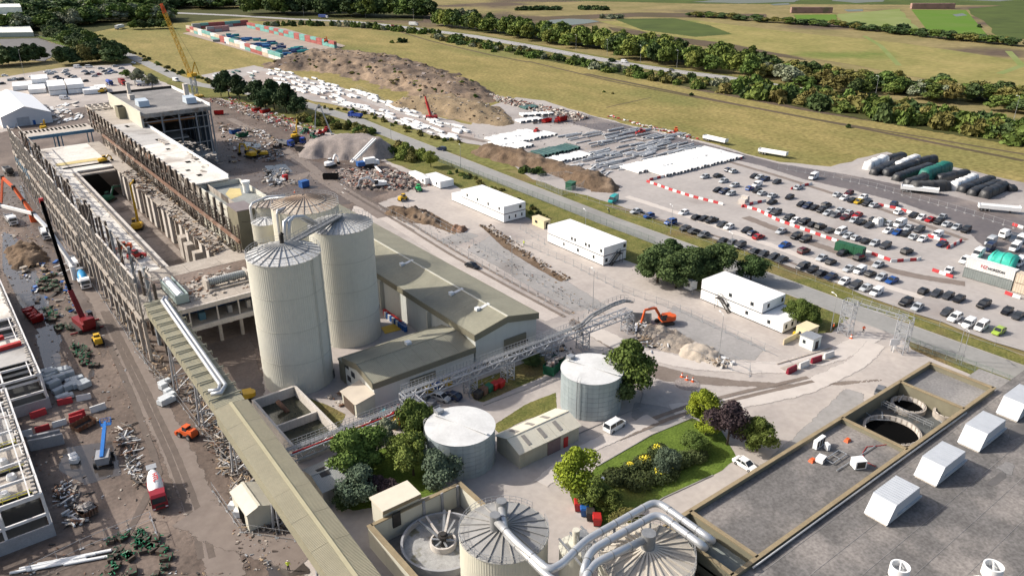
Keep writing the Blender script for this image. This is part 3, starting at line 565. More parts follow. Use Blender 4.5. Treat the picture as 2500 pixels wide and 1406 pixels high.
for px,py,r,h,kd,lab,q in [(1605,690,5.8,9.5,'dark','dark rounded evergreen left of the clump by the last cabins','near'),(1650,703,6.0,9.6,'dark','front evergreen of the dark clump by the last cabins','near'),(1700,690,6.0,9.6,'dark','middle evergreen of the dark clump beside the road','near'),(1745,682,6.0,9.8,'dark','right evergreen of the dark clump beside the road','near'),
 (1630,664,5.6,9.4,'dark','back evergreen of the dark clump against the fence','near'),(1832,690,4.2,7.5,'dark','single dark tree behind the stepped white cabin block','near'),(1948,790,3.6,6,'green','leafy bush tree at the right end of the stepped cabins','near'),(1975,795,2.8,4.6,'green','smaller leafy bush near the entrance gantry','near'),
 (1528,965,5.6,12,'green','large green tree behind the taller blue grey tank','near'),(1512,985,4.2,9,'dark','darker tree in the shadow of the blue grey tank','near'),
 (1012,1085,3.4,9,'green','upright green tree left of the front blue grey tank','near'),(1035,1075,2.8,8,'light','feathery tree touching the front blue grey tank','near'),(1062,1190,4.0,7.2,'blue','blue green tree before the front tank','near'),(1010,1160,3.6,8.5,'light','yellowish tree beside the footpath','near'),
 (868,1165,4.8,9,'green','large rounded tree beside the conveyor gallery','near'),(905,1150,4.2,8.5,'green','right half of the big rounded tree clump by the gallery','near'),(888,1225,3.6,6.5,'blue','blue green shrub tree below the rounded clump','near'),(850,1240,2.4,3.5,'dark','low dark bush under the gallery edge','near'),(945,1100,2.8,6.5,'grey','thin grey green tree by the footpath head','near'),(930,1215,2.6,4.4,'purple','purplish shrub right of the blue green shrub','near'),
 (1710,1040,3.4,7.8,'acid','yellow green tree at the head of the lawn','near'),(1775,1085,3.9,8.5,'purple','dark purple copper beech beside the lawn','near'),(1848,1100,3.3,6.6,'green','green round tree right of the purple one','near'),(1722,1062,2.2,4.2,'acid','lower yellow green bough behind the purple tree','near'),
 (1402,1202,3.9,8.4,'acid','bright yellow green tree at the lawn corner','near'),(1450,1236,3.0,5.6,'green','green shrub tree below the bright yellow one','near'),(1486,1248,2.3,4.0,'green','small green shrub by the globe lamps','near'),(1535,1300,2.6,4.6,'olive','conifer bush at the foot of the lawn','near'),
 (1625,1150,2.4,4.4,'blue','blue green conifer among the shaped hedges','near'),(1690,1105,2.6,3.6,'green','broad green shrub at the hedge top','near'),
 (1052,408,3.2,6.5,'light','green tree at the road bend','near'),(1392,905,1.2,2.4,'rust','red leaved shrub behind the tall tank','near'),(1300,895,2.0,3.0,'dark','dark shrub under the pipe bridge','near')]:
 tree(G(px,py),r,h,kd,lab,'tree' if h>4 else 'shrub',q,None,'tree' if h>4 else 'shrub')
# ------------------------------------------------------------------ materials of the works
m_silo=mat('silo_cladding',(.57,.56,.49),(.53,.52,.455),.55,scale=.12,detail=6,streak=.10,spec=.35,fine=.03)
m_cream=mat('cream_cladding',(.55,.53,.44),(.50,.48,.40),.6,scale=.2,streak=.12,spec=.3)
m_olive=mat('olive_fascia',(.20,.185,.13),(.17,.155,.11),.6,scale=.4,streak=.1)
m_roofx=mat('olive_roof_sheet_x',(.285,.270,.200),(.235,.222,.165),.65,scale=.18,c3=(.20,.19,.145),s3=.08,wave=('X',3.0,.05),fine=.06)
m_roofy=mat('olive_roof_sheet_y',(.285,.270,.200),(.235,.222,.165),.65,scale=.18,c3=(.20,.19,.145),s3=.08,wave=('Y',3.0,.05),fine=.06)
m_galv=mat('galvanised_steel',(.42,.43,.44),(.34,.35,.36),.45,.5,scale=1.5,fine=.08)
m_steel=mat('dull_steel',(.28,.285,.29),(.21,.215,.22),.55,.4,scale=1.2)
m_dark=mat('dark_steel',(.055,.05,.046),(.035,.032,.03),.6,.3,scale=1)
m_white=mat('white_paint',(.80,.80,.79),(.74,.74,.73),.5,scale=.3,streak=.06)
m_conc=mat('weathered_concrete',(.40,.355,.305),(.32,.28,.24),.9,scale=.35,detail=9,streak=.35,c3=(.23,.20,.17),s3=.15,fine=.12)
m_concp=mat('pale_concrete',(.56,.515,.465),(.47,.43,.385),.9,scale=.3,detail=9,streak=.22,fine=.1)
m_concg=mat('grey_precast',(.32,.32,.33),(.27,.27,.28),.85,scale=.5,streak=.15,fine=.08)
m_rust=mat('rusty_steel',(.21,.115,.075),(.13,.075,.05),.85,scale=1.5,detail=8,c3=(.30,.22,.17),s3=.3,fine=.2)
m_black=plain('black_and_painted_shade',(.003,.003,.003),.95,spec=.05)  # plain black parts, and shade painted in for openings, holes and slots
m_glass=mat('dark_glass',(.020,.024,.028),(.03,.034,.04),.08,scale=1,spec=.6)
m_tank=mat('blue_grey_plate',(.36,.415,.43),(.30,.345,.36),.5,.15,scale=.3,streak=.35,rnd=.06,spec=.4)
m_tankd=mat('tank_seam',(.17,.18,.18),(.13,.135,.135),.8,scale=1)
m_tanktop=mat('tank_top',(.60,.60,.59),(.50,.50,.49),.6,scale=.3,c3=(.42,.42,.41),s3=.2,fine=.05)
m_bitumen=mat('bitumen_roof',(.155,.146,.14),(.118,.111,.106),.9,scale=.25,detail=10,c3=(.225,.205,.19),s3=.1,t3=(.5,.64),fine=.25,spec=.2)
m_bitumen2=mat('pale_bitumen_roof',(.215,.205,.20),(.17,.165,.16),.9,scale=.25,detail=10,c3=(.27,.255,.24),s3=.08,t3=(.5,.64),fine=.18,spec=.2)
m_greenroof=mat('green_grey_roof',(.235,.255,.235),(.20,.215,.20),.8,scale=.3,c3=(.18,.185,.17),s3=.1,fine=.08)
m_coping=mat('tan_coping',(.285,.225,.135),(.225,.175,.105),.7,scale=.6,fine=.1)
m_brown=mat('brown_board',(.105,.075,.055),(.08,.055,.04),.8,scale=.6)
m_pipe=mat('aluminium_pipe',(.52,.53,.54),(.45,.46,.47),.38,.55,scale=.5,fine=.03)
m_glasspanel=m_glass
m_orange=plain('orange_paint',(.62,.10,.02),.5); m_yellow=plain('yellow_paint',(.60,.36,.02),.5); m_red=plain('red_paint',(.42,.022,.020),.5)
m_blue=plain('blue_paint',(.020,.10,.32),.5); m_green=plain('green_paint',(.02,.13,.07),.5)
def corr_cyl(mb,c,r,z0,z1,n,d):
 V=[]; N=n*2
 for z in (z0,z1):
  for i in range(N):
   a=2*PI*i/N; rr=r+(d if i%2 else -d); V.append((c[0]+rr*math.cos(a),c[1]+rr*math.sin(a),z))
 mb.add(V,[(i,(i+1)%N,N+(i+1)%N,N+i) for i in range(N)]); return mb
def railing_ring(mb,c,r,z,h=1.1,n=24,a0=0,a1=2*PI):
 P=[]
 for i in range(n+1):
  a=a0+(a1-a0)*i/n; p=Vector((c[0]+r*math.cos(a),c[1]+r*math.sin(a),z)); P.append(p); mb.beam(p,p+Vector((0,0,h)),.05)
 for a,b in zip(P,P[1:]):
  for k in (.5,1):mb.beam(a+Vector((0,0,h*k)),b+Vector((0,0,h*k)),.045)
def railing(mb,pts,h=1.1,step=2.0,w=.06):
 P=[Vector(p) for p in pts]
 for a,b in zip(P,P[1:]):
  n=max(1,int((b-a).length/step))
  for i in range(n+1):mb.beam(a+(b-a)*(i/n),a+(b-a)*(i/n)+Vector((0,0,h)),w)
  for k in (.5,1):mb.beam(a+Vector((0,0,h*k)),b+Vector((0,0,h*k)),w*.9)
RIBM={}
def silo(c,r,h,rise,label,nrib=24,wallmat=None,courses=4,roofmat=None,ribmat=None,rings=(.35,.68),rail=(0,2*PI),cat='silo',name='silo',z0=0,ribw=.11):
 t=thing(name,label,cat,(c[0],c[1],z0)); wallmat=wallmat or m_silo
 for k in range(courses):
  mb=MB(); a,b=z0+(h-z0)*k/courses,z0+(h-z0)*(k+1)/courses
  corr_cyl(mb,c,r,a+.03,b-.03,100,.018); mb.build('wall',wallmat,t)
 mb=MB(); mb.cyl(c,r-.07,z0,h-.05,64); mb.build('inner_shell',m_tankd,t,30)
 for k in range(0,courses+1):mb=MB(); mb.ring(c,r-.02,r+.05,z0+(h-z0)*k/courses-.05,z0+(h-z0)*k/courses+.05,72); mb.build('hoop',mat('hoop_steel',(.46,.45,.39),(.40,.39,.34),.6,scale=.5),t)
 mb=MB(); mb.cyl(c,r+.15,h,h+rise,72,.35,True,True); mb.build('roof',roofmat or mat('silo_roof',(.56,.56,.55),(.46,.46,.45),.55,.1,scale=.3,c3=(.40,.39,.37),s3=.2,fine=.05),t)
 key=(round(r,2),round(rise,2),ribw)
 if key not in RIBM:
  q=MB(); q.beam((.5,0,rise+.08),(r+.1,0,.08),ribw,.2); RIBM[key]=q.mesh('roof_rib',mat('roof_rib_grey',(.33,.33,.325),(.27,.27,.265),.6,scale=1))
 for i in range(nrib):
  o=put('roof_rib',RIBM[key],t,(0,0,h-z0),2*PI*i/nrib)
  if ribmat:paint(o,ribmat)
 for f in rings:
  mb=MB(); n=60; zz=h+rise*(1-f)+.12
  P=[(c[0]+r*f*math.cos(2*PI*i/n),c[1]+r*f*math.sin(2*PI*i/n),zz) for i in range(n+1)]
  mb.tube(P,.08,5,False); mb.build('roof_ring',m_steel,t)
 mb=MB(); railing_ring(mb,c,r+.02,h+.05,1.1,40,*rail); mb.build('railing',m_galv,t)
 return t
s1=silo((51.67,141.03),7.1,28.4,2.0,'nearest tall pale silo with a stub chimney on its cone')
mb=MB(); mb.tube([(51.67,141.03,30),(51.67,141.03,32.2),(51.9,140.9,32.5)],.42,12,False); mb.build('vent_pipe',m_dark,s1,True)
mb=MB()
for a in (.2,-.25):
 d=Vector((math.cos(-.9+a),math.sin(-.9+a),0)); p=Vector((51.67,141.03,0))+d*7.25
 for s_ in (-.2,.2):q=p+Vector((-d.y,d.x,0))*s_; mb.beam(q+Vector((0,0,0)),q+Vector((0,0,28.6)),.07)
mb.build('ladder',m_silo,s1)
mb=MB(); mb.obox((51.67+7.05*math.cos(-.62),141.03+7.05*math.sin(-.62),1),(.5,1.0,1.9),-.62); mb.build('hatch',m_dark,s1)
s2=silo((69.5,152.5),6.95,27.3,1.7,'middle tall pale silo joined by an inclined walkway',36,rings=(.3,))
mb=MB(); A,B=Vector((69.5,152.5,29.3)),Vector((53.8,143.6,29.0))
d=(B-A).normalized(); sd=Vector((-d.y,d.x,0))
for s_ in (-.7,.7):
 mb.beam(A+sd*s_,B+sd*s_,.3,.4)
 railing(mb,[A+sd*s_,B+sd*s_],1.2,1.5,.07)
mb.beam(A,B,1.4,.12); mb.build('walkway',m_steel,s2)
mb=MB()
for k,off in enumerate((0,1.0)):
 mb.tube([(64.6-off,153.6,28.2),(61.0-off,152.2,31.0),(58.6-off,151.2,31.6),(57.2-off,150.4,31.2),(56.8-off,150.2,29),(56.6-off,150.0,26)],.38,10)
mb.build('feed_pipe',m_pipe,s2,True)
s3=silo((71.0,175.0),8.0,25.8,2.2,'cream broad silo behind the two tall ones',28,m_cream,3,mat('rust_stained_roof',(.50,.44,.36),(.38,.32,.26),.7,scale=.4,streak=.1,c3=(.30,.22,.16),s3=.3),mat('tan_rib',(.36,.28,.22),(.28,.21,.16),.7,scale=1),(.62,),(0,6.28))
s4=silo((71.2,198.2),5.0,20.3,1.4,'stained older silo half hidden behind the cream one',20,m_cream,2,mat('rust_stained_roof2',(.48,.43,.38),(.34,.28,.24),.7,scale=.5,c3=(.22,.16,.13),s3=.4),mat('tan_rib',(.36,.28,.22)),(.55,))
s5=silo((65.0,187.0),3.4,19.4,1.0,'small cream tank on a narrower stem behind the nearest silo',10,m_cream,1,m_tanktop,m_galv,(),z0=15.0)
mb=MB(); corr_cyl(mb,(65.0,187.0),2.5,0,15.1,40,.03); mb.build('stem',m_cream,s5)
mb=MB()
for i in range(6):
 a=i*PI/3+.2; mb.beam((65+3.1*math.cos(a),187+3.1*math.sin(a),0),(65+3.1*math.cos(a),187+3.1*math.sin(a),15),.25)
mb.build('leg',m_steel,s5)
mb=MB(); mb.tube([(62.9,172.5,0),(62.9,172.5,25.6),(63.3,172.8,26.4),(65.5,173.5,26.4)],.3,10)
mb.tube([(63.5,192.5,12),(63.5,192.5,22),(64.4,193,22.8),(69,195,23),(72,190,24)],.32,10); mb.tube([(66,196,20),(67,195.6,22),(69,192,23.4),(71,184,25.4)],.25,10)
tag(mb.build('pipework',m_pipe,None,True),'pale looping pipes between the back silos','pipe')
# ------------------------------------------------------------------ long shed and its annex
def gable(t,x0,x1,y0,y1,eave,ridge,axis,wall,roof,over=.35,fascia=None,fh=1.1,thick=.18,panels=1):
 """walls (one part each), two roof slopes, ridge cap, fascia bands. axis: direction of the ridge"""
 T=lambda x,y,z:(x,y,z)
 if axis=='y':
  xm=(x0+x1)/2
  for n,P in (('wall',[(x0,y0,0),(x0,y1,0),(x0,y1,eave),(x0,y0,eave)]),('wall',[(x1,y1,0),(x1,y0,0),(x1,y0,eave),(x1,y1,eave)]),
   ('gable_wall',[(x1,y0,0),(x0,y0,0),(x0,y0,eave),(xm,y0,ridge),(x1,y0,eave)][::-1]),('gable_wall',[(x1,y1,0),(x0,y1,0),(x0,y1,eave),(xm,y1,ridge),(x1,y1,eave)])):
   mb=MB(); mb.quad(*P); mb.build(n,wall,t)
  for sx in (-1,1):
   e=x0-over if sx<0 else x1+over; ze=eave-(ridge-eave)*over/(x1-x0)*2
   L_=(y1-y0+2*over)/panels
   for k in range(panels):
    a,b=y0-over+k*L_,y0-over+(k+1)*L_-(.04 if k<panels-1 else 0)
    mb=MB(); q=[(e,a,ze),(xm,a,ridge),(xm,b,ridge),(e,b,ze)]
    mb.add(q+[(p[0],p[1],p[2]+thick) for p in q],[(0,1,2,3),(7,6,5,4),(0,4,5,1),(1,5,6,2),(2,6,7,3),(3,7,4,0)])
    mb.build('roof_slope' if panels==1 else 'roof_sheet',roof,t)
  mb=MB(); mb.beam((xm,y0-over,ridge+thick+.03),(xm,y1+over,ridge+thick+.03),.45,.12); mb.build('ridge_cap',m_cream,t)
  if fascia:
   mb=MB(); mb.box(x0-over-.1,x0-.02,y0-over,y1+over,eave-fh,eave+.12); mb.build('fascia',fascia,t)
   mb=MB(); mb.box(x1+.02,x1+over+.1,y0-over,y1+over,eave-fh,eave+.12); mb.build('fascia',fascia,t)
   for yy,s_ in ((y0-over-.12,1),(y1+over-.02,1)):
    mb=MB(); yb=yy+.14
    V=[(x0-over,yy,eave-fh),(xm,yy,ridge-fh),(x1+over,yy,eave-fh),(x1+over,yy,eave+.2),(xm,yy,ridge+.25),(x0-over,yy,eave+.2)]
    mb.add(V+[(p[0],yb,p[2]) for p in V],[(0,1,4,5),(1,2,3,4),(7,6,11,10),(8,7,10,9),(5,4,10,11),(4,3,9,10),(1,0,6,7),(2,1,7,8),(0,5,11,6),(3,2,8,9)])
    mb.build('gable_fascia',fascia,t)
 else:
  ym=(y0+y1)/2
  for n,P in (('wall',[(x1,y0,0),(x0,y0,0),(x0,y0,eave),(x1,y0,eave)][::-1]),('wall',[(x0,y1,0),(x1,y1,0),(x1,y1,eave),(x0,y1,eave)][::-1]),
   ('gable_wall',[(x0,y1,0),(x0,y0,0),(x0,y0,eave),(x0,ym,ridge),(x0,y1,eave)]),('gable_wall',[(x1,y1,0),(x1,y0,0),(x1,y0,eave),(x1,ym,ridge),(x1,y1,eave)][::-1])):
   mb=MB(); mb.quad(*P); mb.build(n,wall,t)
  for sy in (-1,1):
   e=y0-over if sy<0 else y1+over; ze=eave-(ridge-eave)*over/(y1-y0)*2
   L_=(x1-x0+2*over)/panels
   for k in range(panels):
    a,b=x0-over+k*L_,x0-over+(k+1)*L_-(.04 if k<panels-1 else 0)
    mb=MB(); q=[(a,e,ze),(a,ym,ridge),(b,ym,ridge),(b,e,ze)]
    mb.add(q+[(p[0],p[1],p[2]+thick) for p in q],[(0,1,2,3),(7,6,5,4),(0,4,5,1),(1,5,6,2),(2,6,7,3),(3,7,4,0)])
    mb.build('roof_slope' if panels==1 else 'roof_sheet',roof,t)
  mb=MB(); mb.beam((x0-over,ym,ridge+thick+.02),(x1+over,ym,ridge+thick+.02),.3,.1); mb.build('ridge_cap',roof,t)
  if fascia:
   for a,b in ((y0-over-.1,y0-.02),(y1+.02,y1+over+.1)):
    mb=MB(); mb.box(x0-over,x1+over,a,b,eave-fh,eave+.12); mb.build('fascia',fascia,t)
   mb=MB(); xx=x0-over-.12; V=[(xx,y0-over,eave-fh),(xx,ym,ridge-fh),(xx,y1+over,eave-fh),(xx,y1+over,eave+.2),(xx,ym,ridge+.25),(xx,y0-over,eave+.2)]
   mb.add(V+[(xx+.14,p[1],p[2]) for p in V],[(1,0,5,4),(2,1,4,3),(6,7,10,11),(7,8,9,10),(4,5,11,10),(3,4,10,9),(0,1,7,6),(1,2,8,7),(0,6,11,5),(3,9,8,2)])
   mb.build('gable_fascia',fascia,t)
SX0,SX1,SY0,SY1=82.7,99.2,120.4,218.0
shed=thing('long_shed','long olive roofed shed running back beside the silos','shed',(SX0,SY0,0))
m_wallp=mat('pale_wall_panel',(.54,.545,.50),(.49,.495,.455),.6,scale=.2,streak=.08,wave=('Y',1.0,.03))
gable(shed,SX0,SX1,SY0,SY1,8.9,10.6,'y',m_wallp,m_roofy,.4,m_olive,1.3,.18,9)
for y in (138.0,160.0,182.0):
 mb=MB(); mb.box(SX0-1.0,SX0+.05,y,y+.5,0,7.6); mb.build('buttress',m_cream,shed)
for x,y in ((88.3,127.5),(88.3,137.8),(88.3,160)):
 mb=MB(); zz=8.9+1.7*(x-SX0)/8.25+.2; mb.box(x-.5,x+.5,y-.5,y+.5,zz-.1,zz+.6); mb.build('roof_vent',m_white,shed)
 mb=MB(); M3=Matrix.Rotation(-math.atan2(1.7,8.25),3,'Y'); mb.obox((x+2.0,y,zz+.45),(2.4,.9,.06),M=M3); mb.build('rooflight',mat('rooflight_sheet',(.62,.63,.63),(.55,.56,.56),.4,scale=.5),shed)
mb=MB(); mb.box(90.2,96.2,SY0-.3,SY0-.02,0,5.2); mb.build('sliding_door',m_olive,shed)
mb=MB(); mb.box(90.2,96.6,SY0-.42,SY0-.3,2.9,3.4); mb.build('door_rail',m_dark,shed)
mb=MB(); mb.box(SX0-.06,SX0-.01,144,145.2,3.5,6.0); mb.build('small_door',m_wallp,shed)
annex=thing('annex_building','low olive roofed annex in front of the silos','building',(58.5,120.4,0))
gable(annex,58.5,82.3,120.5,132.9,6.0,7.4,'x',mat('annex_wall',(.60,.60,.555),(.55,.55,.51),.6,scale=.2,streak=.1),m_roofx,.3,m_olive,1.2,.15,6)
mb=MB(); mb.box(58.2,82.0,133.3,135.6,4.6,5.0); mb.build('gutter_roof',m_roofx,annex)
mb=MB(); mb.box(58.3,82.0,133.0,135.4,0,4.6); mb.build('rear_wall',m_olive,annex)
mb=MB(); mb.box(70.4,71.5,127.6,128.7,7.2,7.9); mb.build('roof_vent',m_white,annex)
for y,z in ((131.2,4.1),(128.6,3.2),(130.6,1.3)):
 mb=MB(); mb.box(58.42,58.5,y,y+1.5,z,z+1.2); w=mb.build('window',m_glass,annex)
 mb=MB(); mb.box(58.38,58.44,y-.1,y+1.6,z-.15,z-.02); mb.build('sill',m_white,w).location=(0,0,0)
for x,w_,h_ in ((66.5,6,3.9),(84.6,1.2,2.2)):
 mb=MB(); mb.box(x,x+w_,120.18,120.36,0,h_); mb.build('door',m_olive if w_>2 else m_dark,annex)
porch=thing('porch','small lean-to porch with pale roof at the annex corner','porch',(54.5,120.2,0))
mb=MB(); P=[(54.3,120.2),(58.4,120.2),(58.4,126.2),(54.3,126.2)]
mb.add([(x,y,0) for x,y in P]+[(54.3,120.2,2.9),(58.4,120.2,3.7),(58.4,126.2,3.7),(54.3,126.2,2.9)],[(0,1,5,4),(1,2,6,5),(2,3,7,6),(3,0,4,7)]); mb.build('wall',m_cream,porch)
mb=MB(); q=[(54.0,119.9,2.9),(58.45,119.9,3.78),(58.45,126.5,3.78),(54.0,126.5,2.9)]; mb.add(q+[(p[0],p[1],p[2]+.12) for p in q],[(3,2,1,0),(4,5,6,7),(0,1,5,4),(1,2,6,5),(2,3,7,6),(3,0,4,7)]); mb.build('roof',mat('buff_roof',(.52,.455,.37),(.45,.39,.32),.6,scale=.4),porch)
mb=MB(); mb.box(54.2,54.29,121,125.4,0,2.6); mb.build('shutter',m_brown,porch)
# ------------------------------------------------------------------ blue grey plate tanks
def plate_tank(c,r,h,label,ladder_a):
 t=thing('storage_tank',label,'tank',(c[0],c[1],0)); nv,nc=18,8; da=2*PI/nv
 mb=MB(); mb.cyl(c,r-.06,0,h-.02,60,bot=False); mb.build('inner_shell',m_tankd,t,40)
 q=MB(); k=6; ch=h/nc; g_=.004
 V=[(rr*math.cos(a),rr*math.sin(a),z) for rr in (r-.05,r) for z in (.02,ch-.02) for a in [g_+(da-2*g_)*j/k for j in range(k+1)]]
 n=k+1; F=[]
 for j in range(k):F+=[(2*n+j,2*n+j+1,3*n+j+1,3*n+j),(n+j,3*n+j,3*n+j+1,n+j+1),(j,j+1,2*n+j+1,2*n+j)]
 F+=[(0,2*n,3*n,n),(k,n+k,3*n+k,2*n+k)]
 q.add(V,F); me=q.mesh('plate',m_tank,30)
 for i in range(nc):
  for j in range(nv):put('plate',me,t,(0,0,i*ch),j*da)
 mb=MB(); mb.cyl(c,r+.12,h-.02,h+.35,60,.3); mb.build('roof',m_tanktop,t,20)
 ux,uy=.8,-.6
 mb=MB(); mb.obox((c[0]-.9,c[1]+r*.88,h+.5),(1.4,1.2,.7),.1); mb.build('hatch_box',m_galv,t)
 mb=MB(); mb.obox((c[0],c[1],h+.34),(.5,2*r*.95,.06),.35); mb.build('roof_strip',m_tanktop,t)
 mb=MB(); railing(mb,[(c[0]-1.9,c[1]+r*.75,h+.1),(c[0]-1.7,c[1]+r*.98,h+.1),(c[0]-.2,c[1]+r*1.0,h+.1)],1.1,1,.05); mb.build('railing',m_galv,t)
 d=Vector((math.cos(ladder_a),math.sin(ladder_a),0)); p=Vector((c[0],c[1],0))+d*(r+.3); sd=Vector((-d.y,d.x,0)); mb=MB()
 for s_ in (-.3,.3):mb.tube([p+sd*s_,p+sd*s_+Vector((0,0,h+.6)),p+sd*s_-d*.5+Vector((0,0,h+1.0))],.05,5)
 for i in range(int(h/.4)):mb.beam(p-sd*.3+Vector((0,0,.3+i*.4)),p+sd*.3+Vector((0,0,.3+i*.4)),.04)
 mb.build('ladder',m_galv,t)
 return t
plate_tank((93.23,95.85),6.04,8.2,'taller blue grey plate tank with a ladder and a tree behind',3.55)
plate_tank((62.85,96.9),6.1,7.1,'front blue grey plate tank among the trees',2.4)
bsh=thing('barrel_shed','low cream shed with grey rooflight strips between the tanks','shed',(69.3,88.2,0))
gable(bsh,69.3,83.1,88.2,94.9,3.3,4.5,'x',mat('shed_wall',(.42,.40,.32),(.36,.345,.28),.65,scale=.4,streak=.15),mat('cream_roof_sheet',(.62,.58,.47),(.56,.52,.42),.6,scale=.3,wave=('X',4.0,.03),fine=.04),.35,None,.5,.1,5)
for x in (72.0,75.6,79.2):
 for sy in (-1,1):
  mb=MB(); an=math.atan2(1.2,3.35); mb.obox((x,91.55+sy*1.75,4.02),(.8,2.3,.05),M=Matrix.Rotation(-sy*an,3,'X')); mb.build('rooflight',mat('grey_rooflight',(.27,.25,.22),(.22,.2,.18),.5,scale=1),bsh)
mb=MB(); mb.box(75.6,78.6,88.08,88.18,0,2.7); mb.build('roller_door',mat('mauve_door',(.20,.14,.14),(.16,.11,.11),.6),bsh)
mb=MB(); mb.box(79.4,80.4,88.06,88.18,0,2.1); mb.build('door',m_red,bsh)
# ------------------------------------------------------------------ lattice pipe bridge
def lattice(mb,a,b,w,h,bays,ch=.22):
 a,b=Vector(a),Vector(b); d=(b-a).normalized(); s=Vector((d.y,-d.x,0)).normalized(); up=Vector((0,0,1))
 for k in (-1,1):
  for z in (0,-h):mb.beam(a+s*k*w/2+up*z,b+s*k*w/2+up*z,ch)
 for i in range(bays+1):
  p=a+(b-a)*(i/bays); q=a+(b-a)*(min(i+1,bays)/bays)
  for k in (-1,1):
   mb.beam(p+s*k*w/2,p+s*k*w/2-up*h,ch*.6)
   if i<bays:mb.beam(p+s*k*w/2-up*(h if i%2 else 0),q+s*k*w/2-up*(0 if i%2 else h),ch*.6)
  for z in (0,-h):mb.beam(p-s*w/2+up*z,p+s*w/2+up*z,ch*.6)
  if i<bays:mb.beam(p-s*w/2*(1 if i%2 else -1),q+s*w/2*(1 if i%2 else -1),ch*.5)
def tower(mb,x,y,z,w=1.6,l=1.6,ch=.2,bays=4):
 C=[(x-w/2,y-l/2),(x+w/2,y-l/2),(x+w/2,y+l/2),(x-w/2,y+l/2)]
 for p in C:mb.beam((p[0],p[1],0),(p[0],p[1],z),ch)
 for i in range(bays):
  z0,z1=z*i/bays,z*(i+1)/bays
  for k in range(4):
   p,q=C[k],C[(k+1)%4]; mb.beam((p[0],p[1],z0 if i%2 else z1),(q[0],q[1],z1 if i%2 else z0),ch*.55); mb.beam((p[0],p[1],z1),(q[0],q[1],z1),ch*.55)
m_brg=mat('bridge_grey',(.40,.41,.43),(.32,.33,.35),.5,.3,scale=1.2,fine=.06)
br=thing('pipe_bridge','grey lattice pipe bridge with a railed walkway crossing the yard','bridge',(62,114,0))
for nm,a,b,n in (('span',(36.5,109.8,5.6),(62.5,109.8,5.6),12),('span',(61.5,113.8,5.6),(106,113.8,5.6),20),('cross_span',(62,108.8,5.6),(62,114.8,5.6),3),('gantry_span',(106,113.8,5.6),(121.8,113.8,5.6),6)):
 mb=MB(); lattice(mb,a,b,2.2,1.3,n); mb.build(nm,m_brg,br)
for a,b in (((36.5,110.5,5.75),(62.5,110.5,5.75)),((61.5,114.5,5.75),(106,114.5,5.75))):
 mb=MB(); mb.beam(a,b,1.2,.06); mb.build('deck',m_steel,br)
 mb=MB()
 for o in (-.7,.7):railing(mb,[(a[0],a[1]+o,a[2]),(b[0],b[1]+o,b[2])],1.15,.8,.06)
 mb.build('handrail',m_galv,br)
mb=MB(); mb.beam((37,109.2,5.7),(62,109.2,5.7),.22,.2); mb.build('red_cable_tray',m_red,br)
P=[(104.5,114.2,6.0),(107,114.2,6.2),(110,114.2,7.6),(116,114.2,8.4),(120,114.2,8.3),(122.5,114.2,7.4)]
mb=MB(); mb.tube(P,.28,8); mb.tube([(p[0],p[1]-.8,p[2]) for p in P],.22,8); mb.build('pipe',m_steel,br,True)
mb=MB(); railing(mb,[(p[0],p[1]+.8,p[2]) for p in P],1.1,1.2,.06); railing(mb,[(p[0],p[1]-1.2,p[2]) for p in P],1.1,1.2,.06); mb.build('handrail',m_galv,br)
for x,y in ((47.5,109.8),(63.0,110.5),(76.6,113.8),(86.1,113.8),(98.3,113.8),(107.4,113.8),(121.5,113.8)):
 mb=MB(); tower(mb,x,y,4.4,1.9,2.2,.2); mb.build('trestle',m_brg,br)
# ------------------------------------------------------------------ inclined conveyor gallery
gal=thing('conveyor_gallery','long khaki conveyor gallery sloping down across the foreground','gallery',(32,120,0))
m_gal=mat('khaki_cladding',(.265,.25,.18),(.228,.215,.155),.6,scale=.25,streak=.06,wave=('Y',2.2,.05))
m_galr=mat('khaki_roof',(.30,.272,.19),(.255,.232,.162),.6,scale=.25,wave=('Y',4.0,.06),fine=.05)
def gprof(y):return 6.2+(y-73)/(165-73)*8.0
def gsec(y0,y1,x0,x1,hgt,rise,roof,nm,wallm):
 z0,z1=gprof(y0),gprof(y1); xm=(x0+x1)/2
 for x in (x0,x1):
  mb=MB(); P=[(x,y0,z0-hgt),(x,y1,z1-hgt),(x,y1,z1),(x,y0,z0)]; mb.quad(*(P if x==x0 else P[::-1])); mb.build('side_wall',wallm,gal)
 mb=MB(); mb.quad((x0,y0,z0-hgt),(x1,y0,z0-hgt),(x1,y1,z1-hgt),(x0,y1,z1-hgt)); mb.build('floor',wallm,gal)
 for a,b in ((x0-.25,xm),(xm,x1+.25)):
  za,zb=(0,rise) if b==xm else (rise,0); n=max(1,int((y1-y0)/6))
  for k in range(n):
   p,q=y0+(y1-y0)*k/n,y0+(y1-y0)*(k+1)/n; zp,zq=gprof(p),gprof(q)
   mb=MB(); Q=[(a,p,zp+za),(b,p,zp+zb),(b,q-.04,zq+zb),(a,q-.04,zq+za)]
   mb.add(Q+[(v[0],v[1],v[2]+.12) for v in Q],[(3,2,1,0),(4,5,6,7),(0,1,5,4),(1,2,6,5),(2,3,7,6),(3,0,4,7)]); mb.build('roof_sheet',roof,gal)
 for y,z in ((y0,z0),(y1,z1)):
  mb=MB(); mb.quad((x0,y,z-hgt),(x1,y,z-hgt),(x1,y,z),(xm,y,z+rise),(x0,y,z)); mb.build('end_wall',wallm,gal)
gsec(58,122.4,29.2,34.7,2.9,.45,m_galr,'lower',m_gal)
gsec(122.6,166.5,29.7,34.3,3.0,.05,m_gal,'upper',m_gal)
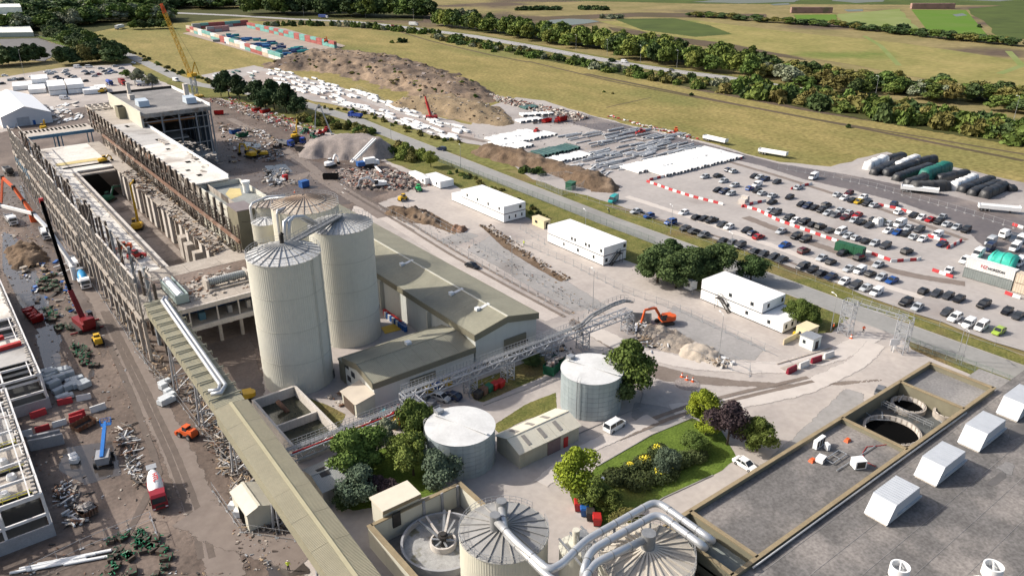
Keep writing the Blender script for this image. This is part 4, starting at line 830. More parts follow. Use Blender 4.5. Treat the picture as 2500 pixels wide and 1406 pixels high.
mb=MB(); mb.beam((31.95,58,gprof(58)+.62),(31.95,122.4,gprof(122.4)+.62),.6,.06); mb.build('ridge_strip',mat('pale_khaki',(.42,.38,.25),(.38,.34,.22),.6,scale=.4),gal)
bm=MB(); bm.beam((-2.9,0,0),(2.9,0,0),.12,.3); bm.beam((-2.9,0,0),(-2.9,0,-.7),.1); bm.beam((2.9,0,0),(2.9,0,-.7),.1); bme=bm.mesh('bracket',mat('pale_bracket',(.40,.38,.29),(.34,.32,.24)))
for i in range(14):
 y=125+i*3.05; put('bracket',bme,gal,(0,y-120,gprof(y)+.45))
mb=MB()
for o in (0,.75):mb.tube([(33.4+o*.6,164,gprof(164)+1.6),(32.6+o,163.4,gprof(163)+1.2),(32.2+o,128.0-o,gprof(127)+1.0),(31.4,126.6-o*1.6,gprof(126)+.9),(29.9,127.4-o*1.8,gprof(127)+.8)],.36,12)
mb.build('insulated_pipe',m_pipe,gal,True)
for y in (66,84,100,118,136,152):
 mb=MB(); z=gprof(y)-2.9
 for x in (29.7,34.2):mb.beam((x-(.5 if x<32 else -.5),y,0),(x,y,z),.3); mb.beam((x,y-1.3,0),(x,y-1.3,z),.2)
 for k in range(3):
  a,b=z*k/3,z*(k+1)/3; mb.beam((29.6,y,a),(34.3,y,b),.14); mb.beam((34.3,y,a),(29.6,y,b),.14); mb.beam((29.6,y,b),(34.3,y,b),.14)
 mb.build('trestle',m_brg,gal)
# ------------------------------------------------------------------ settling basin, sheds under the gallery
bas=thing('concrete_basin','open concrete settling basin between gallery and silos','basin',(43.5,124,0))
for x0,x1,y0,y1,h in ((39.2,39.7,113.4,134.8,2.6),(47.8,48.3,113.4,134.8,2.6),(39.75,47.75,134.3,134.8,2.6),(39.75,47.75,113.4,113.9,2.6),(39.75,47.75,123.6,124.0,2.2)):
 mb=MB(); mb.box(x0,x1,y0,y1,0,h); mb.build('wall',m_concp,bas)
mb=MB(); mb.box(39.7,47.8,113.9,134.3,0,.5); mb.build('water',mat('stagnant_water',(.045,.045,.03),(.03,.032,.022),.1,scale=.4,spec=.6),bas)
mb=MB(); mb.tube([(43.2,131.8,2.3),(44.2,129.5,.4)],.45,10); mb.build('pipe',m_rust,bas,True)
def simple_shed(name,label,x0,x1,y0,y1,eave,ridge,axis,wall,roof,lights=0):
 t=thing(name,label,'shed',(x0,y0,0)); gable(t,x0,x1,y0,y1,eave,ridge,axis,wall,roof,.2,None,.4,.1); return t
us1=simple_shed('brick_shed','grey roofed shed with two dark rooflights under the gallery',37.8,43.4,99.6,107,3.2,4.2,'x',mat('grey_shed_wall',(.30,.29,.26),(.25,.24,.21),.8,scale=.4,streak=.3),mat('grey_sheet',(.33,.335,.32),(.28,.285,.27),.7,scale=.3,wave=('X',4,.03)))
for y in (104.2,102.6):
 mb=MB(); mb.obox((39.7,y,4.18),(1.6,.9,.06),M=Matrix.Rotation(.26 if y<103.3 else -.26,3,'X')); mb.build('rooflight',m_dark,us1)
us2=simple_shed('pump_shed','pale shed with an open doorway left of the gallery',26.0,30.0,101.5,108.5,3.4,4.2,'y',m_cream,mat('pale_sheet',(.55,.52,.43),(.48,.45,.38),.6,scale=.4,wave=('Y',4,.03)))
mb=MB(); mb.box(25.9,25.98,103,105.4,0,2.6); mb.build('doorway',m_black,us2)  # black panel on the solid wall paints the shade inside the doorway
# ------------------------------------------------------------------ walled clarifier yard
cy_=thing('clarifier_yard_wall','cream clad wall with tan coping round the clarifier','wall',(39.6,72,0))
for x0,x1,y0,y1 in ((39.3,39.9,60,87.1),(39.95,55.6,86.6,87.1),(55.65,56.2,78.5,87.1)):
 mb=MB(); mb.box(x0,x1,y0,y1,0,4.0); mb.build('wall',m_cream,cy_)
 mb=MB(); mb.box(x0-.12,x1+.12,y0-.02,y1+.12,4.0,4.18); mb.build('coping',m_coping,cy_)
pst=MB(); pst.box(-.22,.22,-.2,0,0,4.3); pme=pst.mesh('post',m_concg)
for x in (48.8,52.2,55.2):put('post',pme,cy_,(x-39.6,86.58-72,0))
struct(sheet('clarifier_floor',[Vector(p) for p in ((39.9,58,0),(55.7,58,0),(55.7,86.6,0),(39.9,86.6,0))],.03,mat('damp_concrete',(.21,.19,.175),(.15,.14,.125),.7,scale=.4,detail=9,c3=(.09,.08,.05),s3=.3,fine=.1)))
cl=thing('clarifier','round settling tank with a grey crusted surface and central arms','tank',(47.9,79.7,0)); C0=(47.9,79.7)
mb=MB(); mb.ring(C0,6.05,6.4,0,1.9,72); mb.build('rim',m_concg,cl,40)
mb=MB(); mb.cyl(C0,6.05,.2,.9,60); mb.build('crust',mat('cracked_sludge',(.36,.355,.34),(.27,.265,.255),.9,scale=.9,detail=4,c3=(.15,.14,.09),s3=.5,t3=(.56,.68),fine=.15,bump=.05),cl)
mb=MB(); mb.ring(C0,1.75,2.0,.8,1.9,40); mb.build('centre_ring',m_concp,cl,40)
for k,(a,l,w) in enumerate(((1.75,5.6,.35),(1.5,5.4,.3),(.95,5.8,.4),(.8,5.6,.35),(.45,3.6,.3))):
 mb=MB(); d=Vector((math.cos(a),math.sin(a),0)); mb.beam((C0[0],C0[1],1.7),(C0[0]+d.x*l,C0[1]+d.y*l,2.5+.1*k),w,.3); mb.build('scraper_arm',m_concp if k%2 else m_steel,cl)
for a in range(3):
 mb=MB(); b=a*PI/3+.3; mb.beam((C0[0]-1.7*math.cos(b),C0[1]-1.7*math.sin(b),1.9),(C0[0]+1.7*math.cos(b),C0[1]+1.7*math.sin(b),1.9),.25,.3); mb.build('frame_bar',m_galv,cl)
mb=MB(); mb.cyl(C0,.5,.9,3.2,14); mb.cyl(C0,.8,2.6,2.9,14); mb.build('drive',m_dark,cl)
hut=thing('flat_roofed_hut','cream hut with a pale flat roof on the clarifier yard wall','hut',(45,88.9,0))
mb=MB(); mb.box(42.0,48.4,87.25,90.8,0,5.4); mb.build('wall',m_cream,hut)
mb=MB(); mb.box(41.8,48.6,86.75,91.0,5.4,5.75); mb.build('roof',mat('buff_flat_roof',(.62,.56,.45),(.57,.51,.41),.7,scale=.5),hut)
mb=MB(); mb.box(41.8,48.6,86.7,86.75,5.1,5.7); mb.build('fascia',m_coping,hut)
mb=MB(); mb.box(43.2,44.6,86.4,86.58,2.0,4.6); mb.build('door',m_dark,hut)
# ------------------------------------------------------------------ ribbed tanks and big pipes in the foreground
rt1=silo((50.4,67.7),6.1,10.6,1.1,'near ribbed cone tank beside the clarifier with two pipe stubs',22,m_cream,2,mat('grey_cone',(.30,.295,.285),(.245,.24,.23),.6,scale=.5,fine=.06),mat('grey_rib',(.33,.32,.30),(.27,.26,.24),.6),(),(.2,6.0),'tank','cone_roof_tank')
rt2=silo((62.7,52.6),6.3,10.4,1.4,'near ribbed cone tank under the big looping pipes',26,m_silo,2,mat('fan_cone',(.46,.42,.36),(.38,.345,.295),.6,scale=.5,fine=.06),mat('cream_rib',(.55,.50,.42),(.48,.43,.36),.6),(),(0,6.28),'tank','cone_roof_tank',0,.24)
for c,z in (((49.2,68.0),10.9),((51.6,69.8),10.9)):
 mb=MB(); mb.cyl(c,.75,z,z+3.0,20); mb.build('stub',m_steel,rt1,40)
mb=MB(); mb.cyl((62.7,52.6),.95,11.4,14.2,24); mb.build('stub',m_steel,rt2,40)
def bend(P,r=1.2,n=5):
 P=[Vector(p) for p in P]; out=[P[0]]
 for a,b,c in zip(P,P[1:],P[2:]):
  u,v=(a-b),(c-b); k=min(r,u.length*.45,v.length*.45); s,e=b+u.normalized()*k,b+v.normalized()*k
  for i in range(n+1):
   t=i/n; out.append(s*(1-t)**2+b*2*t*(1-t)+e*t*t)
 return out+[P[-1]]
bp=thing('overhead_pipework','fat silver ducts looping over the two ribbed tanks','pipes',(58,60,0))
ZP=13.2
runs=[[(49.2,68.0,13.0)]+[G(x,y,ZP) for x,y in ((1262,1325),(1340,1392),(1372,1376),(1430,1318),(1602,1222),(1738,1318))]+[G(1738,1318,ZP-6)],
 [(51.6,69.8,13.0)]+[G(x,y,ZP-.4) for x,y in ((1232,1300),(1330,1400),(1420,1470))],
 [G(1424,1425,ZP-3)]+[G(x,y,ZP) for x,y in ((1424,1395),(1442,1343),(1606,1252),(1720,1335))]+[G(1720,1335,ZP-6)],
 [(62.7,52.6,13.4)]+[G(x,y,ZP-.2) for x,y in ((1448,1376),(1425,1420))]+[G(1425,1420,ZP-6)]]
for R_ in runs:
 mb=MB(); P=bend(R_,1.6); mb.tube(P,.52,16); mb.build('duct',m_pipe,bp,True)
 mb=MB()
 for a,b in zip(R_,R_[1:]):
  a,b=Vector(a),Vector(b); L_=(b-a).length
  for k in range(1,int(L_/3.2)+1):
   q=a+(b-a)*(k/(int(L_/3.2)+1)); d=(b-a).normalized(); mb.tube([q-d*.07,q+d*.07],.565,16)
 mb.build('joint_band',m_steel,bp)
for x,y in ((1325,1380),(1655,1262),(1500,1290),(1700,1300)):
 p=G(x,y,ZP-.7); mb=MB(); mb.beam(p+Vector((-.5,-.5,0)),p+Vector((.6,.6,0)),.35,.3); mb.beam(p+Vector((-.5,-.5,0)),p+Vector((-.5,-.5,-2.4)),.25); mb.beam(p+Vector((.6,.6,0)),p+Vector((.6,.6,-2.4)),.25); mb.build('saddle',m_galv,bp)
mb=MB()
for x in (54.5,56.5,58.5):mb.beam((x,56,10.5),(x+1,62,10.5),.25);
for k in range(4):railing(mb,[(54+k,55+k,10.6),(57.5+k,61-k,10.6)],1.1,1.2,.06)
mb.beam((55,55,10.5),(59,61.5,10.5),1.6,.1); mb.beam((56.5,58,0),(56.5,58,10.4),.4); mb.beam((58,55,0),(58,55,10.4),.4); mb.build('platform',m_steel,bp)
mb=MB(); mb.cyl((57.0,60.3),2.2,0,9.6,28); mb.cyl((57.0,60.3),2.3,9.6,10.0,28,.4); mb.cyl((57.2,60.5),.5,10,12.2,14); mb.build('receiver_vessel',m_cream,bp,40)
# ------------------------------------------------------------------ big flat roofed building at the right
RZ=9.0
fb=thing('flat_roofed_mill','huge flat grey roofed building filling the lower right corner','building',(110,40,0))
XE=G(2270,885,RZ).x; XA=G(2200,933,RZ).x; XB=G(2055,1020,RZ).x; XC=G(1685,1246,RZ).x; XD=70.0
YN,YM=56.1,44.0
mb=MB(); mb.box(XC,XE,YM,YN,0,RZ-3.2); mb.build('core',m_cream,fb)
for x0,x1,z,m in ((XA+.2,XE-.4,8.0,m_bitumen2),(XC+.3,XB-.2,8.2,m_bitumen),(XD,XC-.3,7.2,m_greenroof)):
 mb=MB(); mb.box(x0,x1,YM+.35,YN-.35,z-.4,z); mb.build('roof_deck',m,fb)
mb=MB(); mb.box(XB,XA,YM+.35,YN-.35,5.6,6.0); mb.build('sunk_deck',mat('wet_deck',(.10,.105,.10),(.075,.078,.075),.6,scale=.4,c3=(.19,.15,.11),s3=.4,fine=.15),fb)
for x0,x1,y0,y1 in ((XD,XE,YN-.35,YN),(XD,XE,YM,YM+.35),(XE-.4,XE,YM+.36,YN-.36),(XA-.15,XA+.2,YM+.36,YN-.36),(XB-.2,XB+.15,YM+.36,YN-.36),(XC-.3,XC+.05,YM+.36,YN-.36),(XD,XD+.3,YM+.36,YN-.36)):
 mb=MB(); mb.box(x0,x1,y0,y1,5.5,RZ); mb.build('parapet',m_olive,fb)
 mb=MB(); mb.box(x0-.14,x1+.14,y0-.14,y1+.14,RZ,RZ+.16); mb.build('coping',m_coping,fb)
mb=MB(); mb.box(XD,XE,YN-.3,YN-.02,0,5.5); mb.build('wall',m_cream,fb)
mb=MB(); mb.box(60,190,-60,YM-.02,0,8.3); mb.build('main_roof',m_bitumen,fb)
mb=MB(); mb.tube([(XC-2,YM-.4,8.75),(XB,YM-.4,8.8),(XE-12,YM-.4,8.75)],.16,8); mb.build('wall_pipe',m_galv,fb,True)
mb=MB(); mb.box(XE+.1,XE+8,YM-6,YM+6,7.2,7.6); mb.build('end_deck',m_bitumen2,fb)
for k,(c,r) in enumerate((((121.2,50.0),4.7),((131.3,52.4),3.0),((134.0,46.9),2.1))):
 mb=MB(); mb.ring(c,r-.35,r,4.6,7.0,48); mb.build('chest_rim',m_conc,fb,40)
 mb=MB(); mb.cyl(c,r-.36,6.0,6.1,40); mb.build('painted_opening_shade',m_black,fb)  # black disc on the deck paints the shade of a deep opening
 n=int(r*6); q=MB(); q.box(r-.42,r-.34,-.34,.34,6.25,7.1); me=q.mesh('rim_tile',m_concp)
 for i in range(n):put('rim_tile',me,fb,(c[0]-110,c[1]-40,0),2*PI*i/n)
mb=MB()
for i in range(7):
 a=Vector((RND.uniform(114,135),RND.uniform(45,55.5),6.9)); b=a+Vector((RND.uniform(-4,4),RND.uniform(-3,3),RND.uniform(-.2,.6))); mb.beam(a,b,.14)
for x in (126.5,127.2):railing(mb,[(x,46,7.1),(x,55,7.1)],1.0,1.2,.06)
mb.build('broken_pipes',m_galv,fb)['kind']='stuff'
hood=MB(); hood.add([(-4.6,-1.75,.35),(4.6,-1.75,.35),(4.6,1.75,.35),(-4.6,1.75,.35),(-3.0,-1.75,3.1),(3.6,-1.75,3.1),(3.6,1.75,3.1),(-3.0,1.75,3.1)],[(0,3,2,1),(0,1,5,4),(1,2,6,5),(2,3,7,6),(3,0,4,7)])
hbody=hood.mesh('hood_body',mat('hood_metal',(.56,.58,.60),(.52,.54,.56),.45,.2,scale=.4))
ht=MB(); n=12
for i in range(n):
 x0=-3.0+6.6*i/n; ht.add([(x0,-1.8,3.1),(x0+.25,-1.8,3.26),(x0+.55,-1.8,3.1),(x0+.55,1.8,3.1),(x0+.25,1.8,3.26),(x0,1.8,3.1)],[(0,1,4,5),(1,2,3,4)])
htop=ht.mesh('ribbed_top',mat('hood_top',(.40,.425,.46),(.35,.375,.41),.4,.4,scale=.6))
hb=MB(); hb.box(-4.4,4.4,-1.6,1.6,0,.36); hbase=hb.mesh('kerb',m_concp)
hl=MB(); hl.box(-2.2,4.6,-2.0,-1.76,1.0,1.25); hlip=hl.mesh('drip_lip',mat('hood_lip',(.40,.43,.46)))
for i,lab in enumerate(('nearest silver roof hood with a ribbed top and white sloping end','second silver roof hood from the vent stacks','third silver roof hood along the flat roof','farthest silver roof hood cut by the right edge')):
 h_=thing('roof_hood',lab,'roof hood',(99.9+14.2*i,38.8,8.3),0,'roof hoods'); put('hood_body',hbody,h_); put('ribbed_top',htop,h_); put('kerb',hbase,h_); put('drip_lip',hlip,h_)
vb=MB(); vb.cyl((0,0),.95,0,3.0,28); vbm=vb.mesh('stack_body',m_galv,40); vc=MB(); vc.ring((0,0),1.0,1.2,2.4,3.9,32); vcm=vc.mesh('stack_collar',m_white,40)
vd=MB(); vd.beam((-1.1,0,3.6),(1.1,0,3.6),.14,.3); vd.box(-1.0,0,-.02,.02,3.0,3.7); vdm=vd.mesh('damper',m_white); vs_=MB(); vs_.frustum((0,0),(1.7,1.5),(1.0,1.0),0,.9); vsm=vs_.mesh('skirt',m_white)
for p,lab in (((85.2,30.4),'white vent stack with red paint at its foot on the flat roof'),((94.6,23.2),'white vent stack at the bottom right edge')):
 t=thing('vent_stack',lab,'vent',(p[0],p[1],8.3),.4,'vent stacks'); put('stack_body',vbm,t); put('stack_collar',vcm,t); put('damper',vdm,t); put('skirt',vsm,t)
mb=MB(); mb.obox((83.4,30.6,8.75),(.9,.9,.5),.3); mb.obox((83.2,31.6,8.6),(.5,.5,.3),.6); tag(mb.build('paint_tins',plain('red_oxide',(.42,.08,.03))),'red oxide tins beside the vent stack foot','tins')
def acbox(p,sx,sy,sz,rz,label,fans=1):
 t=thing('air_conditioner',label,'air conditioner',p,rz); mb=MB(); mb.box(-sx/2,sx/2,-sy/2,sy/2,.15,sz); put('casing',mb.mesh('casing',m_white),t)
 for k in range(fans):
  q=MB(); x=-sx/2+sx*(k+.5)/fans; q.box(x-sx/fans*.38,x+sx/fans*.38,-sy/2-.02,-sy/2+.01,.25+.1,sz-.12); put('fan_grille',q.mesh('fan_grille',m_dark),t)
 q=MB(); q.box(-sx/2,sx/2,-sy*.4,-sy*.3,0,.16); q.box(-sx/2,sx/2,sy*.3,sy*.4,0,.16); put('feet',q.mesh('feet',m_galv),t)
acbox(G(1998,1090,8.2),2.6,.7,1.7,.05,'row of three white condenser units on the flat roof',3); acbox(G(2018,1098,8.2),.9,.5,1.3,1.2,'single slim white condenser by the row of three')
acbox(G(2003,1126,8.2),1.6,1.2,.9,.2,'low white box unit below the condensers'); acbox(G(2094,1140,8.2),1.9,1.5,1.6,-.5,'cube shaped white cooling unit with a dark fan by the parapet')
mb=MB(); p=G(2040,1118,8.25)
for k in (-1,1):mb.beam(p+Vector((-2,k*.7,.3)),p+Vector((2,k*.7,.3)),.12); mb.beam(p+Vector((k*2,-.7,.3)),p+Vector((k*2,.7,.3)),.12)
mb.beam(p+Vector((0,-.7,.3)),p+Vector((0,.7,.3)),.1); mb.beam(p+Vector((-3,-2,.15)),p+Vector((8,-2.2,.15)),.12); tag(mb.build('support_frame',m_galv),'empty grey support frame lying on the flat roof','frame')
mb=MB(); mb.tube([G(x,y,8.28) for x,y in ((2178,1082),(2150,1087),(2116,1090),(2106,1105),(2110,1125),(2138,1138))],.05,6); tag(mb.build('red_hose',m_red),'thin red hose curving across the flat roof','hose')
for x,y,lab in ((2069,1075,'orange sack on the flat roof'),(1983,1124,'orange scrap beside the low box unit')):
 mb=MB(); q=G(x,y,8.3); mb.frustum((q.x,q.y),(.6,.4),(.35,.25),8.2,8.7); tag(mb.build('orange_sack',m_orange),lab,'sack')
for i in range(26):
 q=MB(); y=42.6-i*4.2; q.box(60,190,y,y+.07,8.3,8.335); q.build('felt_seam',m_bitumen2,fb)
r_=random.Random(4)
for i in range(12):
 x,y=r_.uniform(72,150),r_.uniform(10,43); a,b=r_.uniform(1.5,4.5),r_.uniform(.8,2.2)
 o=soft('roof_stain',[(x+a*math.cos(t)*r_.uniform(.7,1.2),y+b*math.sin(t)*r_.uniform(.7,1.2),0) for t in np.linspace(0,6,11)],8.31+.002*i,mat('roof_ponding',(.125,.116,.11),(.10,.093,.088),.6,scale=.6) if i%3 else m_bitumen2,min(a,b)*.6,i); o.parent=fb; o.location=(-110,-40,0)
# ------------------------------------------------------------------ half demolished paper mill
m_slabw=mat('bleached_slab',(.66,.625,.57),(.56,.525,.475),.9,scale=.18,detail=10,c3=(.38,.34,.30),s3=.11,t3=(.53,.66),fine=.1)
m_slabg=mat('grey_roof_slab',(.43,.415,.395),(.37,.355,.34),.9,scale=.15,detail=9,c3=(.30,.28,.26),s3=.1,t3=(.55,.68),fine=.08)
m_frame=mat('grey_frame',(.33,.31,.285),(.21,.19,.17),.75,scale=.8,detail=8,c3=(.20,.15,.11),s3=.5,t3=(.55,.7),fine=.12)
m_colb=mat('brown_column',(.115,.092,.075),(.075,.060,.05),.8,scale=.8,c3=(.20,.17,.14),s3=.4,fine=.15)
m_offw=mat('flaking_white',(.50,.455,.40),(.33,.29,.25),.85,scale=.6,detail=9,streak=.3,fine=.1)
def shared(fn,name,m):
 q=MB(); fn(q); return q.mesh(name,m)
LX=29.0
mill=thing('mill_left_frame','stripped left hand frame of the old mill with pale columns and bars','building frame',(LX,168,0))
Y0,Y1,BAY=168.0,354.0,6.0; NB=int((Y1-Y0)/BAY)
c_out=shared(lambda q:(q.box(-.32,.32,-.4,.4,0,10.0),q.box(-.2,.2,-.22,.22,10,19.6)),'column',m_conc)
c_in=shared(lambda q:(q.box(-.4,.4,-.55,.55,0,20.8),),'inner_column',m_colb)
c_in2=shared(lambda q:(q.box(-.4,.4,-.55,.55,0,22.0),),'inner_column',mat('blue_grey_column',(.23,.25,.265),(.19,.205,.22),.6,scale=.7))
mul=shared(lambda q:(q.box(-.07,.07,-.09,.09,10,19.4),),'glazing_bar',m_frame)
stub=shared(lambda q:(q.beam((0,0,2),(0,3,6.5),.16),),'brace',m_frame)
for i in range(NB+1):
 y=i*BAY
 put('column',c_out,mill,(0,y,0),0,(1,1,RND.uniform(.93,1.02))); (put('inner_column',c_in2 if i in (1,3,4,6) else c_in,mill,(3.6+RND.uniform(-.2,.2),y+1.2+RND.uniform(-.5,.5),0),RND.uniform(-.2,.2),(RND.uniform(.6,1),RND.uniform(.5,1),RND.uniform(.78,1.0))) if RND.random()<.88 else None)
 if i<NB:
  for k in (1,2,3):put('glazing_bar',mul,mill,(RND.uniform(-.05,.05),y+k*1.5,0))
  q=MB(); q.beam((LX+.1,Y0+y,19.3 if i%2 else 15.2),(LX+.1,Y0+y+BAY,15.2 if i%2 else 19.3),.14); q.build('diagonal',m_frame,mill)
  q=MB(); q.beam((LX+3.6,Y0+y+1.2,18.6),(LX+3.6,Y0+y+7.2,18.6),.2,.35); q.build('top_rail',m_frame if i%3 else m_offw,mill)
  for z,w,h,m in ((5.4,.3,.4,m_frame),(9.9,.5,.8,m_conc),(12.6,.14,.2,m_frame),(15.0,.2,.3,m_offw),(19.5,.34,.34,m_concp)):
   if RND.random()<.16:continue
   q=MB(); q.beam((LX-(.3 if z<11 else 0),Y0+y+.3,z+RND.uniform(-.12,.12)),(LX-(.3 if z<11 else 0),Y0+y+BAY-.3,z+RND.uniform(-.18,.12)),w,h); q.build('rail',m,mill)
  if i%2==0:
   q=MB(); q.beam((LX,Y0+y,10.2),(LX+3.6,Y0+y+1.2,18.4),.16); q.build('brace',m_frame,mill)
  if i>24:
   q=MB(); q.box(LX-.06,LX-.02,Y0+y+.4,Y0+y+BAY-.4,5.8,9.3); q.build('glass_sheet',mat('blue_sheet',(.03,.17,.30),(.03,.12,.22),.4),mill)
  elif RND.random()<.55:
   q=MB(); z=RND.choice((12.8,15.3)); q.box(LX+.1,LX+.16,Y0+y+.3,Y0+y+BAY-.3,z,z+2.1); q.build('cladding_panel',mat('grey_panel',(.24,.245,.25),(.19,.195,.2),.6,scale=.8,streak=.2),mill)
for i in range(22):
 q=MB(); y=Y0-1+i*8; q.beam((LX-1.2,y,0),(LX-.5,y+1.5,4),.08); q.beam((LX-1.3,y,.15),(LX-1.0,y+8,.15),.1); q.build('raking_prop',m_galv,mill)
fl=thing('mill_floor','bleached upper floor slabs of the mill around the open pit','floor',(41,168,0))
def floor(x0,x1,y0,y1,z,n,m,axis='y',th=.5,nm='floor_panel'):
 for k in range(n):
  q=MB()
  if axis=='y':a,b=y0+(y1-y0)*k/n,y0+(y1-y0)*(k+1)/n-.07; q.box(x0,x1,a,b,z-th,z+RND.uniform(-.03,.03))
  else:a,b=x0+(x1-x0)*k/n,x0+(x1-x0)*(k+1)/n-.07; q.box(a,b,y0,y1,z-th,z+RND.uniform(-.03,.03))
  q.build(nm,m,fl)
floor(33.2,40.2,195.5,300,10,22,m_slabw)
floor(40.3,41.0,195.5,303,10.5,1,m_conc,th=1.3,nm='edge_beam'); floor(41.3,42.2,195.5,303,10.2,1,m_concp,th=1.0,nm='edge_beam')
floor(54.2,58.6,195.5,350,10,26,m_conc)
floor(33.2,54.1,306.5,350,10,10,m_slabw); floor(42.3,54.1,303.5,306,9.2,1,m_conc); floor(33.2,42.2,300.1,306.4,10,1,m_slabw)
floor(29.4,61.0,168.0,182,10.2,6,m_conc,'x',.6); floor(29.4,61.0,182.3,188,10.2,1,m_mud,'x',.6); floor(29.4,61.0,188.3,195.2,10.2,4,m_conc,'x',.6)
q=MB(); q.box(38,52,318,322,10.02,10.08); q.build('yellow_sheeting',mat('yellow_sheet',(.56,.46,.22),(.48,.38,.17),.8,scale=.5,detail=8),fl)
q=MB(); q.box(39,53,312,314,10.02,10.07); q.build('painted_slot_shade',m_black,fl)  # black strip laid on the slab paints a slot's inner shade
q=MB(); q.box(43,53.5,303.6,340,0,.3); q.build('painted_pit_shade',m_black,fl)  # black slab paints the shade below the far floor
pil=shared(lambda q:(q.box(-.45,.45,-1.3,1.3,0,9.4),),'pillar',m_concp); pil2=shared(lambda q:(q.box(-.3,.3,-.4,.4,0,9.4),),'pillar',m_conc); pil3=shared(lambda q:(q.box(-1.0,1.0,-1.6,1.6,0,6.6),),'plinth',m_offw)
for i in range(18):
 put('pillar',pil if i%3 else pil2,fl,(54.9-41,199+i*6-168,0)); put('pillar',pil2,fl,(58.5-41,202+i*6-168,0))
 put('pillar',pil2,fl,(41.4-41,199+i*6-168,0))
put('plinth',pil3,fl,(53.5-41,219-168,0)); put('plinth',pil3,fl,(54.0-41,226-168,0)); put('plinth',pil3,fl,(55.0-41,211-168,0),1.57,(1.3,1.7,1))
floor(42.4,54,195.6,303,.12,12,mat('pit_floor',(.30,.25,.215),(.20,.165,.14),.85,scale=.2,detail=10,c3=(.12,.095,.08),s3=.1,t3=(.5,.62),fine=.15),th=.1,nm='pit_floor')
for z,h in ((4.9,1.2),(9.7,1.1)):
 q=MB(); q.box(34,61.0,167.5,168.0,z-h/2,z+h/2-.02); q.build('front_beam',m_concp,fl)
q=MB(); q.box(34,61,168.05,182,5.0,5.4); q.build('mid_floor',m_conc,fl)
for x in (38.5,44.6,49.5,54.0,60.6):
 q=MB(); q.box(x-.35,x+.35,167.9,168.6,0,4.3); q.build('front_column',m_conc,fl)
 q=MB(); q.box(x-.15,x+.15,167.9,168.3,5.5,9.1); q.build('front_column',m_concp,fl)
 q=MB(); q.box(x-.35,x+.35,176,176.7,0,5); q.build('column',m_conc,fl)
q=MB(); q.box(34,60.8,175,175.3,5.4,9.6); q.build('blue_lining',mat('blue_lining',(.018,.06,.16),(.012,.04,.11),.6),fl)
q=MB(); q.box(56,60.5,168.6,168.9,5.6,8.8); q.build('blue_sheet',m_blue,fl)
for x,w,m in ((41,1.4,mat('teal_box',(.07,.16,.22))),(47.5,1.0,m_concg),(52,.9,m_concp)):
 q=MB(); q.box(x,x+w,170,171.2,5.42,7.2); q.build('stored_box',m,fl)
struct(sheet('mill_ground',[Vector(p) for p in ((29.4,168,0),(62,168,0),(62,352,0),(29.4,352,0))],.02,m_mud))
t=thing('paper_machine_roll','long ribbed white dryer roll lying on the broken floor','machine',(49.8,176.2,10.2))
q=MB(); q.tube([(45.6,176.0,11.6),(54.4,176.0,11.6)],.8,18); q.build('roll',mat('pale_green_roll',(.50,.54,.50),(.42,.46,.42),.5,scale=.4),t,40)
fin=shared(lambda q:q.tube([(-.09,0,0),(.09,0,0)],1.0,18),'rib',m_concg)
for i in range(17):put('rib',fin,t,(45.9+i*.5-49.8,-.2,1.4))
for x in (45.2,54.7):
 q=MB(); q.box(x-.3,x+.3,174.4,177.6,10.2,12.6); q.build('bearing_frame',m_offw,t)
q=MB(); q.box(45,55,173.2,173.8,10.2,10.7); q.box(45,55,178,178.6,10.2,10.7); q.build('bed_rail',m_conc,t)
t=thing('open_tanker_skip','long white topped tank in a pale green open skip','skip',(38.3,177,10.2))
q=MB(); q.box(36.9,37.1,171,183,10.3,12.4); q.build('side',mat('pale_green_paint',(.38,.46,.44),(.32,.39,.37),.6,scale=.6),t)
q=MB(); q.box(39.5,39.7,171,183,10.3,12.4); q.build('side',mat('pale_green_paint',(.38,.46,.44)),t)
q=MB(); q.box(36.9,39.7,170.7,171,10.3,12.4); q.build('end',mat('pale_green_paint',(.38,.46,.44)),t)
q=MB(); q.tube([(38.3,171.3,11.7),(38.3,182.8,11.7)],.95,16); q.build('tank',m_white,t,40)
q=MB(); q.box(36.7,39.9,170.5,183,10.2,10.32); q.build('base',m_dark,t)
rr=thing('mill_crane_row','row of laced stanchions carrying the rusty crane beam','building frame',(60,190,0))
def laced(q):
 for x in (-.45,.45):q.box(x-.1,x+.1,-.25,.25,10,17.6)
 for k in range(9):z=10.2+k*.8; q.beam((-.45,0,z),(.45,0,z+.8),.1); q.beam((.45,0,z),(-.45,0,z+.8),.1)
lst=shared(laced,'stanchion',m_colb)
for i in range(26):
 put('stanchion',lst,rr,(-.4,6*i+4,0));
 q=MB(); q.beam((59.6,194+6*i,10.4),(59.6,200+6*i,13.5),.12); q.build('brace',m_frame,rr)
for i in range(25):
 q=MB(); q.beam((58.7,190+6*i,14.4),(58.7,195.94+6*i,14.4),.55,.8); q.build('crane_beam',m_rust,rr)
rw=thing('mill_right_wing','long right wing of the mill with a bleached flat roof on dark columns','building',(62,228,0))
fc=shared(lambda q:(q.box(-.3,.3,-.55,.55,10,18.6),),'facade_column',m_colb)
